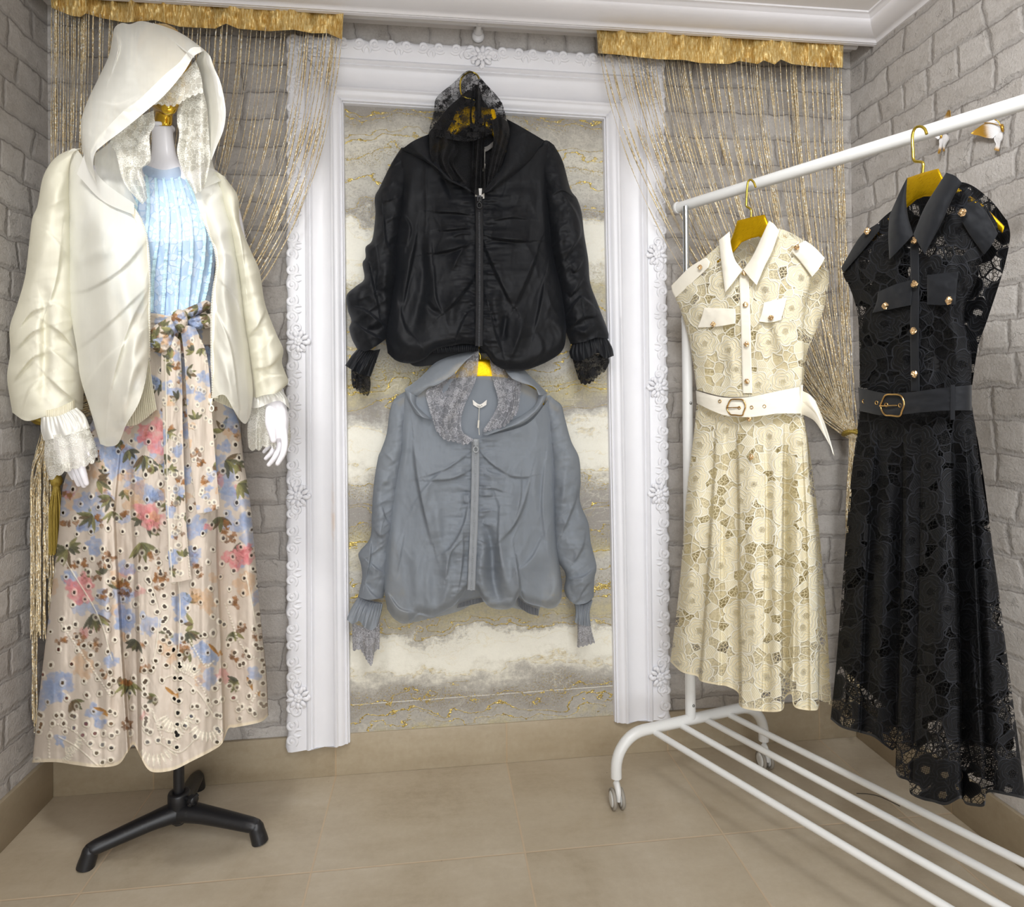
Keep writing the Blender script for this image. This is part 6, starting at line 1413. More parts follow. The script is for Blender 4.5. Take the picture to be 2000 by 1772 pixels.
# ------------------------------------------------------------------ grey jacket
GORG = m_organza('grey_organza', srgb(156, 163, 172), .78, edge=.18, shine=.05, trans=.25)
GORG1 = m_organza('grey_organza_hood', srgb(168, 175, 184), .84, edge=.1, shine=.05, trans=.3)
GLACE = m_lace('grey_lace', srgb(164, 164, 170), srgb(192, 192, 198), net=.80, scale=.8, rough=.7, trans=.2, film=.5)
GZIP = simple('grey_zip', srgb(150, 154, 158), .45); GTAPE = simple('grey_tape', srgb(140, 144, 149), .8); GHEM = m_organza('grey_hem', srgb(140, 143, 148), .95, edge=.0)
GZ = [(929, 858), (929, 920), (927, 1000), (924, 1080), (921, 1153)]
grey = wall_jacket(dict(label='grey sheer hooded jacket on a gold hanger below the black jacket', base=(925., 1210.), mat=GORG, bmat=GORG, fat=.070, nz=.005, ruche=.006, zip=GZ,
    left=dict(top=[(792, 768), (830, 800), (880, 840), (929, 858)], bottom=[(756, 1190), (768, 1207), (785, 1218), (802, 1215), (818, 1202), (842, 1206), (862, 1198), (890, 1180), (908, 1155), (921, 1152)], l=[(792, 768), (782, 830), (774, 898), (763, 985), (752, 1057), (748, 1129), (756, 1190)], r=GZ, seed=301,
              folds=[([(788, 880), (806, 880), (812, 890)], .0, 6), ([(808, 860), (816, 930), (830, 1000), (845, 1060)], .024, 13, 'z'), ([(806, 990), (830, 955), (860, 925), (905, 896)], .012, 8, 's'), ([(830, 930), (870, 915), (912, 888)], .018, 8, 'z'), ([(830, 938), (880, 935), (915, 920)], .016, 7, 'z'), ([(880, 935), (905, 925), (920, 932)], .008, 5), ([(918, 975), (905, 1030), (880, 1072), (858, 1085)], .020, 9, 'z'), ([(895, 1062), (880, 1080), (870, 1130)], .018, 7, 's'), ([(904, 1040), (903, 1090), (895, 1150)], .014, 7, 's'),
                     ([(790, 1040), (782, 1080), (775, 1120)], .008, 6, 's'), ([(850, 960), (856, 1040), (868, 1085)], .010, 10), ([(770, 980), (762, 1080), (764, 1150)], .014, 12), ([(757, 1160), (780, 1190), (812, 1198)], .018, 8, 's'), ([(838, 1090), (834, 1150), (842, 1200)], .010, 9), ([(812, 1080), (815, 1140), (812, 1190)], .010, 11), ([(871, 1080), (875, 1140), (860, 1190)], .012, 8), ([(795, 800), (790, 880), (778, 960)], .012, 12), ([(906, 965), (912, 985), (917, 960)], .008, 4)]),
    right=dict(top=[(929, 858), (960, 850), (1030, 828), (1072, 780)], bottom=[(921, 1152), (932, 1154), (940, 1168), (955, 1185), (978, 1191), (1000, 1187), (1011, 1168), (1016, 1163), (1027, 1177), (1050, 1184), (1078, 1189), (1095, 1174), (1098, 1140)], l=GZ, r=[(1072, 780), (1086, 860), (1088, 913), (1087, 1021), (1092, 1093), (1098, 1140)], seed=311,
               folds=[([(940, 884), (960, 905), (990, 925)], .016, 7, 'z'), ([(944, 912), (960, 925), (990, 930)], .010, 6, 's'), ([(945, 925), (965, 932), (975, 932)], .010, 5, 's'), ([(990, 928), (1018, 932), (1036, 930)], .014, 7, 'z'), ([(1018, 934), (1016, 970), (1010, 1000)], .014, 6, 's'), ([(1035, 935), (1020, 990), (1000, 1030), (975, 1056)], .022, 11, 's'), ([(942, 954), (965, 954), (984, 960)], .012, 5, 'z'), ([(940, 968), (964, 968)], .012, 5, 'z'), ([(968, 968), (976, 990), (974, 1050), (980, 1110)], .016, 8, 'z'), ([(940, 1000), (958, 998)], .010, 4, 'z'), ([(942, 1022), (958, 1028)], .010, 4, 'z'), ([(938, 1056), (955, 1062)], .010, 4, 'z'),
                      ([(948, 1020), (960, 1070), (964, 1130), (975, 1180)], .040, 10, 'v'), ([(975, 1060), (982, 1110), (1000, 1170)], .018, 10), ([(1006, 1085), (1012, 1130), (1016, 1168)], .034, 8, 's'), ([(1010, 1118), (1040, 1090), (1060, 1050)], .012, 10, 's'), ([(1062, 990), (1072, 1060), (1080, 1140)], .012, 12), ([(1066, 900), (1060, 980), (1064, 1040)], .012, 10, 'z'), ([(1060, 1185), (1080, 1160), (1090, 1120)], .012, 10), ([(1050, 880), (1044, 950), (1050, 1030)], .010, 12), ([(945, 1070), (938, 1110), (946, 1160)], .020, 9)]),
    back=([(796, 770), (930, 740), (1066, 776)], [(800, 1218), (890, 1196), (940, 1176), (1012, 1190), (1052, 1200)], [(796, 770), (770, 1000), (800, 1218)], [(1066, 776), (1092, 1000), (1052, 1200)]),
    sleeves=[dict(top=[(796, 762), (800, 770), (802, 782)], bottom=[(699, 1166), (720, 1172), (748, 1168)], l=[(796, 762), (771, 779), (761, 804), (755, 848), (744, 880), (739, 892), (732, 931), (728, 970), (726, 1007), (723, 1050), (704, 1075), (700, 1085), (705, 1104), (707, 1130), (699, 1166)], r=[(802, 782), (790, 880), (778, 960), (766, 1050), (758, 1120), (748, 1168)], fat=.045, seed=321,
                  folds=[([(745, 880), (760, 892), (772, 905)], .006, 4, 'c'), ([(745, 990), (752, 1012), (762, 1024)], .012, 6, 's'), ([(728, 1025), (742, 1046), (755, 1040)], .012, 8, 'z'), ([(722, 1100), (735, 1112), (750, 1120)], .018, 8, 's'), ([(712, 1140), (725, 1160), (748, 1175)], .016, 7, 's'), ([(724, 1050), (722, 1090), (712, 1140)], .016, 6, 's'), ([(740, 930), (738, 1000), (745, 1060)], .012, 10)]),
             dict(top=[(1060, 778), (1072, 772), (1082, 780)], bottom=[(1106, 1166), (1122, 1180), (1145, 1178), (1160, 1166)], l=[(1060, 778), (1074, 880), (1078, 1000), (1082, 1080), (1104, 1120), (1102, 1150), (1106, 1166)], r=[(1082, 780), (1096, 791), (1102, 812), (1115, 860), (1131, 895), (1134, 940), (1133, 980), (1149, 1022), (1154, 1060), (1165, 1106), (1161, 1130), (1160, 1166)], fat=.055, seed=331,
                  folds=[([(1090, 890), (1104, 876), (1118, 864)], .006, 4, 'c'), ([(1131, 950), (1120, 985), (1106, 1020), (1095, 1045)], .020, 9, 's'), ([(1130, 985), (1132, 1002), (1138, 1010)], .012, 5), ([(1143, 1035), (1136, 1070), (1118, 1100)], .020, 9, 's'), ([(1164, 1108), (1140, 1128), (1110, 1132)], .020, 8, 'z'), ([(1158, 1130), (1140, 1150), (1128, 1172)], .016, 8, 's'), ([(1108, 910), (1100, 960), (1094, 1000)], .012, 8)])],
    cuffs=[(((([(702, 1170), (722, 1180), (746, 1186)], 8, .014, .014)), (coons([(700, 1166), (722, 1176), (748, 1180)], [(677, 1210), (688, 1219), (702, 1214), (712, 1226), (726, 1231), (738, 1222)], [(700, 1166), (686, 1188), (677, 1210)], [(748, 1180), (744, 1200), (738, 1222)], 36, 80), .022, .012, .010), (coons([(688, 1216), (712, 1224), (741, 1204)], scallop([(689, 1270), (704, 1268), (716, 1288), (726, 1298), (732, 1272), (741, 1266)], 3, 8), [(688, 1216), (688, 1244), (689, 1270)], [(741, 1204), (742, 1236), (741, 1266)], 60, 80), .014, .012, .010)), 17),
           (((([(1122, 1179), (1140, 1180), (1156, 1174)], 5, .012, .014)), (coons([(1122, 1178), (1140, 1182), (1158, 1172)], [(1122, 1216), (1138, 1222), (1154, 1223)], [(1122, 1178), (1124, 1196), (1122, 1216)], [(1158, 1172), (1152, 1196), (1154, 1223)], 36, 60), .018, .012, .008), (coons([(1128, 1216), (1140, 1220), (1154, 1222)], scallop([(1127, 1263), (1142, 1260), (1162, 1254)], 3, 8), [(1128, 1216), (1128, 1240), (1127, 1263)], [(1154, 1222), (1157, 1238), (1162, 1254)], 50, 60), .012, .012, .008)), 19)],
    cuffmats=(GHEM, GORG1, GLACE)))
zp = zipper([(u+7, v) for u, v in GZ], [.068, .080, .089, .096, .098], grey, 1, PY, (GTAPE, GZIP), tape=15, tooth=2.6, r=1.7)
zip_pull(929, 864, .090, GZIP, zp)
for a_, b_ in (([(895, 1180), (920, 1172), (943, 1168)], [(893, 1188), (920, 1182), (944, 1176)]), ([(1010, 1166), (1030, 1182), (1052, 1190)], [(1012, 1184), (1032, 1198), (1052, 1203)])):
    C = coons(a_, b_, [a_[0], b_[0]], [a_[-1], b_[-1]], 10, 60); S, T = gridst(10, 60); cloth('hem_band', C, PY, GHEM, grey, h=.03+.003*np.sin(T*50), back=np.full(60, .002), bh=.026)
# hood of the grey jacket
C = coons([(790, 760), (820, 738), (853, 707), (900, 690), (936, 684)], [(815, 774), (836, 757), (853, 752), (885, 732), (910, 705), (936, 684)], [(790, 760), (800, 770), (815, 774)], [(936, 684), (936, 686), (936, 684)], 50, 110); S, T = gridst(50, 110)
cloth('hood', C, PY, GORG1, grey, h=.02+.06*np.sin(S*pi*.55)*np.sin(np.clip(T, .0, 1)*pi*.9+.15)**.6+.003*fbm(C[..., 0]/14, C[..., 1]/14, 41, 3), back=np.full(110, .002), bh=.012)
C = coons([(790, 760), (802, 768), (815, 774)], [(812, 808), (828, 816), (843, 820)], [(790, 760), (798, 784), (812, 808)], [(815, 774), (816, 794), (843, 820)], 50, 40); S, T = gridst(50, 40)
cloth('hood', C, PY, GORG1, grey, h=.03+.03*S+.02*np.sin(T*pi), back=np.full(40, .002), bh=.025+.03*S)
C = coons([(985, 716), (1010, 712), (1037, 736), (1069, 768)], [(1000, 740), (1019, 748), (1044, 757), (1052, 772)], [(985, 716), (990, 728), (1000, 740)], [(1069, 768), (1062, 772), (1052, 772)], 40, 80); S, T = gridst(40, 80)
cloth('hood', C, PY, GORG1, grey, h=.02+.055*np.sin(S*pi*.55)+.003*fbm(C[..., 0]/14, C[..., 1]/14, 42, 3), back=np.full(80, .002), bh=.012)
C = coons([(1052, 772), (1060, 772), (1069, 768)], [(942, 848), (950, 850), (958, 848)], [(1052, 772), (1046, 790), (1030, 805), (997, 824), (942, 848)], [(1069, 768), (1062, 786), (1048, 806), (1024, 826), (997, 836), (958, 848)], 110, 30); S, T = gridst(110, 30)
cloth('hood', C, PY, GORG1, grey, h=.045+.035*S+.012*np.sin(T*pi)+.002*fbm(C[..., 0]/10, C[..., 1]/10, 43, 2), back=np.full(30, .002), bh=.04+.03*S)
C = coons([(853, 752), (885, 728), (910, 700), (936, 682)], scallop([(850, 836), (868, 856), (888, 860), (908, 866), (924, 858)], 4, 10), [(853, 752), (832, 766), (838, 797), (850, 836)], [(936, 682), (930, 740), (905, 800), (902, 840), (924, 858)], 130, 90); S, T = gridst(130, 90)
cloth('lace_hood', C, PY, GLACE, grey, h=.035+.05*S+.016*np.sin(T*9+S*4)*np.sin(T*pi)+.006*fbm(C[..., 0]/16, C[..., 1]/26, 44, 3))
C = coons([(955, 690), (990, 705), (1019, 748)], scallop([(943, 842), (962, 838), (985, 830), (1004, 812), (1012, 802)], 4, 10), [(955, 690), (962, 740), (972, 790), (943, 842)], [(1019, 748), (1016, 775), (1012, 802)], 130, 80); S, T = gridst(130, 80)
cloth('lace_hood', C, PY, GLACE, grey, h=.035+.05*S+.014*np.sin(T*8+S*3)*np.sin(T*pi)+.006*fbm(C[..., 0]/16, C[..., 1]/26, 45, 3))
C = coons([(808, 766), (850, 745), (940, 735), (1005, 742), (1058, 768)], [(842, 826), (900, 852), (930, 862), (962, 848), (1004, 826)], [(808, 766), (816, 796), (842, 826)], [(1058, 768), (1044, 800), (1004, 826)], 50, 70); S, T = gridst(50, 70)
cloth('hood_lining', C, PY, GORG, grey, h=.032+.02*S)
neck_tag(grey, ([(923, 781), (937, 790), (951, 781)], [(924, 791), (937, 797), (950, 791)]), [(936, 792), (935, 828), (936, 850)], None, (.045, .075), scr=True)
hanger('gold hanger inside the grey hooded jacket', [(774, 786), (810, 762), (870, 730), (892, 706), (915, 702), (950, 702), (976, 708), (1000, 730), (1050, 762), (1096, 800)], [(778, 796), (818, 780), (880, 756), (905, 744), (917, 741), (950, 741), (962, 746), (990, 756), (1045, 782), (1092, 808)],
       [(938, 702), (938, 694), (935, 688), (936, 676), (942, 668)], PY, lift=.002)
# ------------------------------------------------------------------ lace shirt dresses on the rack
def m_guipure(name, col, deep, hi, open_=.5, rough=.7, trans=.2, scale=1.):
    """heavy cord lace: roses with ringed petals, netted leaves, joining bars, open holes"""
    t = NT(name); uv = t.vmath('SCALE', t.uv(), scale=scale)
    uvd = t.vmath('ADD', uv, t.vmath('SCALE', t.vmath('SUBTRACT', t.noise(uv, 24., 2, out=1), (.5, .5, .5)), scale=.018))
    def cells(cell, seed, rnd=.8):
        v = t.vmath('ADD', uvd, (seed, seed*.61, 0)); vo = t.n('TexVoronoi', voronoi_dimensions='2D'); t.set(vo, 'Vector', v); t.set(vo, 'Scale', 1/cell); t.set(vo, 'Randomness', rnd)
        d = t.vmath('SUBTRACT', v, vo.outputs[2]); ds = t.sep(d); r = t.math('DIVIDE', t.vmath('LENGTH', d), cell); a = t.math('ARCTAN2', ds[1], ds[0]); return vo, d, r, a
    vo, d, r, a = cells(.082, 0.)
    ph = t.math('MULTIPLY', t.sep(vo.outputs[1])[0], 6.28)
    pet = t.math('ABSOLUTE', t.math('COSINE', t.math('ADD', t.math('MULTIPLY', a, 3.), ph)))
    pet2 = t.math('ABSOLUTE', t.math('COSINE', t.math('ADD', t.math('MULTIPLY', a, 2.5), t.math('ADD', ph, 1.1))))
    R = t.math('MULTIPLY_ADD', pet, .09, .37); q = t.math('DIVIDE', r, R)
    body = t.step(q, .92, 1.0, 1., 0.)
    rings = t.step(t.math('ABSOLUTE', t.math('SUBTRACT', t.math('FRACT', t.math('MULTIPLY_ADD', pet2, .62, t.math('MULTIPLY', q, 4.2))), .5)), .08, .2, 1., 0.)
    outl = t.step(t.math('ABSOLUTE', t.math('SUBTRACT', q, .93)), .03, .08, 1., 0.)
    s = t.sep(uv)
    def net(sz, w):
        x = t.math('ABSOLUTE', t.math('SUBTRACT', t.math('FRACT', t.math('DIVIDE', t.math('ADD', s[0], t.math('MULTIPLY', s[1], .25)), sz)), .5)); y = t.math('ABSOLUTE', t.math('SUBTRACT', t.math('FRACT', t.math('DIVIDE', t.math('SUBTRACT', s[1], t.math('MULTIPLY', s[0], .25)), sz)), .5))
        return t.math('MAXIMUM', t.step(x, .5-w, .5-w*.4), t.step(y, .5-w, .5-w*.4))
    grid = net(.0034, .24)
    core = t.step(q, .20, .25, 1., 0.)
    core_net = t.math('MULTIPLY', core, grid)
    # leaves: second cell set stretched
    vo2, d2, r2, a2 = cells(.023, 5.3, .95)
    dist2 = t.n('TexVoronoi', voronoi_dimensions='2D', feature='DISTANCE_TO_EDGE'); t.set(dist2, 'Vector', t.vmath('ADD', uvd, (5.3, 5.3*.61, 0))); t.set(dist2, 'Scale', 1/.023); t.set(dist2, 'Randomness', .95)
    lp = t.sep(vo2.outputs[1])
    leaf_e = t.step(dist2.outputs[0], .045, .10, 1., 0.)
    solid_leaf = t.step(lp[0], .42-open_*.25, .44-open_*.25, 1., 0.); net_leaf = t.step(lp[1], .62, .64, 1., 0.)
    veins = t.step(t.math('ABSOLUTE', t.math('SUBTRACT', t.math('FRACT', t.math('MULTIPLY_ADD', s[0], 210., t.math('MULTIPLY', s[1], 130.))), .5)), .14, .24, 1., 0.)
    fillL = t.math('MAXIMUM', solid_leaf, t.math('MULTIPLY', net_leaf, grid))
    # irregular bars in the open ground
    b = t.n('TexVoronoi', voronoi_dimensions='2D', feature='DISTANCE_TO_EDGE'); t.set(b, 'Vector', uv); t.set(b, 'Scale', 1/.0085); t.set(b, 'Randomness', 1.)
    bars = t.step(b.outputs[0], .05, .10, 1., 0.)
    flower = t.math('MULTIPLY', body, t.math('SUBTRACT', 1., t.math('MULTIPLY', core, t.math('SUBTRACT', 1., grid))))
    ground = t.math('MAXIMUM', t.math('MAXIMUM', leaf_e, bars), fillL)
    al = t.math('MAXIMUM', t.math('MAXIMUM', flower, outl), t.math('MULTIPLY', ground, t.math('SUBTRACT', 1., body)), clamp=True)
    h = t.math('MAXIMUM', t.math('MULTIPLY', body, t.math('MULTIPLY_ADD', rings, .6, .3)), t.math('MAXIMUM', outl, t.math('MULTIPLY', t.math('SUBTRACT', 1., body), t.math('MAXIMUM', t.math('MULTIPLY', leaf_e, .9), t.math('MULTIPLY', solid_leaf, t.math('MULTIPLY_ADD', veins, .3, .5))))))
    thr = t.noise(uv, 900., 2)
    c = t.mix(h, deep, col); c = t.mix(t.step(h, .75, 1.), c, hi)
    nb = t.bump(t.math('ADD', h, t.math('MULTIPLY', thr, .18)), .85, .0026)
    dd = t.pbsdf(c, rough, normal=nb, Specular_IOR_Level=.22); tr = t.n('BsdfTranslucent'); t.set(tr, 'Color', c); tp = t.n('BsdfTransparent')
    return t.done(t.mixs(al, tp.outputs[0], t.mixs(trans, dd, tr.outputs[0])))
def m_cotton(name, col, rough=.75):
    t = NT(name); uv = t.uv(); n = t.noise(uv, 500., 3); w = t.noise(uv, 30., 3)
    return t.done(t.pbsdf(t.mix(w, col, tuple(x*.93 for x in col)), rough, normal=t.bump(t.math('MULTIPLY_ADD', n, .2, w), .18, .003), Specular_IOR_Level=.25, Sheen_Weight=.1))
BTN = None
t_ = NT('faceted_gold'); g_ = t_.geo(); v_ = t_.n('TexVoronoi'); t_.set(v_, 'Vector', g_); t_.set(v_, 'Scale', 240.)
nn_ = t_.vmath('NORMALIZE', t_.vmath('ADD', t_.n('NewGeometry').outputs['Normal'], t_.vmath('SCALE', t_.vmath('SUBTRACT', v_.outputs[1], (.5, .5, .5)), scale=.9)))
BTN = t_.done(t_.pbsdf(srgb(244, 208, 160), .2, .9, normal=nn_)); BUCK = simple('buckle_gold', srgb(214, 176, 116), .2, 1.)
def nugget(mb, c, r, nrm, seed):
    rnd = np.random.RandomState(seed); n = 9; th = np.linspace(0, pi, n); ph = np.linspace(0, 2*pi, 10, endpoint=False)
    T, P = np.meshgrid(th, ph, indexing='ij'); k = 1+.16*(rnd.rand(*T.shape)-.5)*2*np.sin(T)
    k[:, :] *= 1+.10*np.cos(4*P)
    X = np.array([-nrm[1], nrm[0], 0]); X /= np.linalg.norm(X); Z = np.array([0, 0, 1.])
    pts = c+(np.sin(T)*np.cos(P)*k*r)[..., None]*X+(np.sin(T)*np.sin(P)*k*r)[..., None]*Z+(np.cos(T)*k*r*.62)[..., None]*nrm
    mb.grid(pts, close_v=True)
def lace_dress(J):
    pl = J['plane']; mats = J['mats']                                    # guipure, cotton, trim
    base = pt(np.array(J['base'][0]), np.array(J['base'][1]), pl.z(np.array([J['base'][0]]), np.array([J['base'][1]]))[0])
    dr = thing('lace_shirt_dress', J['label'], 'dress', tuple(base))
    surf = []
    # back of bodice and skirt
    C = coons(*J['bodice_back'], 90, 80); S, T = tt(90, 80); cloth('bodice_back', C, pl, mats[0], dr, h=-J['bd'][1]*np.clip(1-T*T, 0, 1)**.5-.004+.004*fbm(C[..., 0]/20, C[..., 1]/40, 2, 2))
    C = coons(*J['skirt_back'], 120, 120); S, T = tt(120, 120); Sg = (S)
    cloth('skirt_back', C, pl, mats[0], dr, h=-(J['sd'][1]*(.4+.6*S))*np.clip(1-T*T, 0, 1)**.5+.018*np.sin(C[..., 0]/J['bw'])*sstep(.1, 1, S)-.004)
    # slip lining hung inside
    L_ = J['lining']; C = coons(*L_[0], 40, 50); S, T = tt(40, 50); cloth('lining', C, pl, mats[4], dr, h=(J['bd'][0]*.55-.006)*np.clip(1-T*T, 0, 1)**.5, back=J['bd'][1]*.4*bulge(50))
    C = coons(*L_[1], 50, 60); S, T = tt(50, 60); cloth('lining', C, pl, mats[4], dr, h=(.020-.035*sstep(0, .5, S))*np.clip(1-T*T, 0, 1)**.5, back=.012*bulge(60)+.004)
    # front bodice
    C = coons(*J['bodice'], 170, 130); S, T = tt(170, 130); U, V = C[..., 0], C[..., 1]
    h = J['bd'][0]*np.clip(1-T*T, 0, 1)**.5*(.6+.4*np.sin(np.clip(S*1.2, 0, 1)*pi)**1)+np.clip(1-T*T, 0, 1)**.4*(folds(U, V, J['bf'])+.004*fbm(U/24, V/50, J['seed'], 3))
    cloth('bodice', C, pl, mats[0], dr, h=h); surf.append((C, h))
    # front skirt, pleated
    C = coons(*J['skirt'], 260, 260); S, T = tt(260, 260); U, V = C[..., 0], C[..., 1]
    h = (J['bd'][0]*.8+(J['sd'][0]-J['bd'][0]*.8)*sstep(0, .7, S))*np.clip(1-T*T, 0, 1)**.5
    for (L, a, w, dirn) in J['pleats']:
        x = lineu(V, L); dd = (U-x)*dirn
        h = h - a*sstep(0, .35, S)*np.where(dd > 0, np.exp(-(dd/w)**1.3), np.exp(-(dd/(w*.12))**2))*np.clip(1-T*T, 0, 1)**.3
    h = h+np.clip(1-T*T, 0, 1)**.4*(folds(U, V, J['sf'])+.006*fbm(U/26, V/200, J['seed']+2, 3)*sstep(0, .4, S))
    hm = sstep(.985, .992, S)
    cloth('skirt', C, pl, mats[0], dr, h=h); surf.append((C, h))
    e = C[-3:]; cloth('hem_edge', e, pl, mats[3], dr, h=h[-3:]+.001, back=np.full(e.shape[1], .0008), bh=h[-3:]+.0005)
    def lift(pp):
        pp = np.asarray(pp, float).reshape(-1, 2); out = np.zeros(len(pp))
        for i, p in enumerate(pp):
            b = None
            for C_, h_ in surf:
                d = (C_[..., 0]-p[0])**2+(C_[..., 1]-p[1])**2; k = d.argmin()
                if b is None or d.flat[k] < b[0]: b = (d.flat[k], h_.flat[k])
            out[i] = b[1]
        return out
    def flap(name, C4, off, fat, seed, mat, n=40, m=40, thick=.0022):
        C = coons(*C4, n, m); S, T = gridst(n, m); cn = lift([C[0, 0], C[0, -1], C[-1, 0], C[-1, -1]])
        hb = ramp2(S, T, *cn)+off+fat*np.sin(T*pi)**.7*np.sin(S*pi*.8+.3)**.6+.0015*fbm(C[..., 0]/18, C[..., 1]/18, seed, 2)
        return cloth(name, C, pl, mat, dr, h=hb, back=np.full(m, thick), bh=hb)
    for k, F in enumerate(J['flaps']): 
        flap(F[0], F[1], F[2], F[3], k+3, mats[1])
    # placket
    for P in J['placket']:
        q = smooth_path(P[0], 90); w = np.linspace(-1, 1, 7); G = q[:, None]+np.stack([w*P[1], w*0], -1)[None]
        hh = lift(q)[:, None]+.003+.0012*(1-w**2)[None]; k = np.ones(13)/13; hs = np.convolve(np.pad(hh[:, 3], 6, 'edge'), k, 'valid')[:, None]+0*w[None]
        cloth('placket', G, pl, mats[1], dr, h=np.maximum(hs, hh)+.001, back=np.full(7, .002), bh=np.maximum(hs, hh)+.001)
    nrm = pl.n
    for i, (u, v, ex) in enumerate(J['buttons']):
        z = pl.z(np.array([u]), np.array([v]))[0]-lift([(u, v)])[0]-.007-ex; c = pt(np.array(float(u)), np.array(float(v)), z); mb = MB(); nugget(mb, c, J['br'], nrm, i+5); mb.build('button', BTN, dr, smooth=False)
    # belt
    B = J['belt']; C = coons(*B['c'], 22, 110); S, T = tt(22, 110)
    hb = B['h']*np.clip(1-T*T, 0, 1)**.5+.010+.003*np.sin(S*2)+.002*fbm(C[..., 0]/30, C[..., 1]/12, 3, 2)
    bl = cloth('belt', C, pl, mats[1], dr, h=hb, back=np.full(110, .003), bh=hb)
    hc = B['h']+.010
    # buckle: rounded six-sided ring with a prong
    bu, bv, bw, bh_ = B['buckle']; sc = pl.z(np.array([bu]), np.array([bv]))[0]/FPX
    cc = pt(np.array(bu), np.array(bv), pl.z(np.array([bu]), np.array([bv]))[0]-hc-.004)
    X = np.array([-nrm[1], nrm[0], 0]); X = X if X @ CR > 0 else -X
    fs = 1/max(.35, abs(X @ CR))
    hexa = [(-1, 0), (-.62, .86), (.0, .97), (.72, .86), (1, .15), (.80, -.55), (.62, -.95), (-.1, -.9), (-.66, -.80)]
    q = smooth_path(hexa+[hexa[0], hexa[1]], 80)[:-7]
    def bpt(x, y, ex): 
        uu, vv = bu+np.asarray(x)*bw/2, bv-np.asarray(y)*bh_/2; tq = np.interp(uu, C[10, :, 0], np.linspace(-1, 1, 110))
        return pt(uu, vv, pl.z(uu, vv)-(B['h']*np.clip(1-tq*tq, 0, 1)**.5+.0145+ex))
    ring = bpt(q[:, 0], q[:, 1], .0); mb = MB().tube(np.concatenate([ring, ring[:1]]), .0019, 8, caps=False); bk = mb.build('buckle', BUCK, bl)
    MB().tube(bpt(np.array([-1.08, -.5, .1, .45]), np.array([-.05, -.03, 0., 0.]), np.array([.002, .003, .002, -.001])), .0013, 8).build('buckle_prong', BUCK, bk)
    for u, v in B['eyelets']:
        tq = np.interp(u, C[10, :, 0], np.linspace(-1, 1, 110)); z = pl.z(np.array([u]), np.array([v]))[0]-(B['h']*np.clip(1-tq*tq, 0, 1)**.5+.0125); c = pt(np.array(float(u)), np.array(float(v)), z); a = np.linspace(0, 2*pi, 16)
        MB().tube(c+np.outer(np.cos(a)*.0036, X)+np.outer(np.sin(a)*.0036, ZI), .0011, 6, caps=False).build('eyelet', BUCK, bl)
    for L in B['loops']:
        C = coons(*L, 16, 6); S, T = gridst(16, 6); tq = np.interp(C[..., 0], [B['c'][0][0][0], B['c'][0][-1][0]], [-1, 1]); hh = B['h']*np.clip(1-tq*tq, 0, 1)**.5+.016; cloth('belt_loop', C, pl, mats[2], bl, h=hh, back=np.full(6, .0015), bh=hh)
    if 'tail' in B:
        C = coons(*B['tail'], 60, 20); S, T = gridst(60, 20); hh = .02-.02*S+.010*np.sin(T*pi+S*2); cloth('belt_tail', C, pl, mats[1], bl, h=hh, back=np.full(20, .002), bh=hh)
    return dr
CGUI = m_guipure('cream_guipure', (.95, .89, .70), (.86, .77, .53), (.99, .96, .84), .62, trans=.18)
CCOT = m_cotton('cream_cotton', srgb(252, 246, 230)); CEDGE = m_cotton('cream_edge', srgb(240, 228, 196))
BGUI = m_guipure('black_guipure', (.0070, .0075, .0092), (.0035, .0035, .004), (.016, .017, .021), .85, trans=.02)
BCOT = m_cotton('black_cotton', (.0062, .0072, .0098), .7); BEDGE = m_cotton('black_edge', (.009, .009, .010), .8)
CLIN = m_organza('cream_slip', (.93, .83, .55), .92, edge=.1, shine=.0, trans=.1); BLIN = simple('black_slip', (.006, .006, .007), .8)
PC = VPlane(1312, 1.82, 1612, 1.52)
WB = [(1361, 762), (1420, 775), (1490, 772), (1566, 757)]
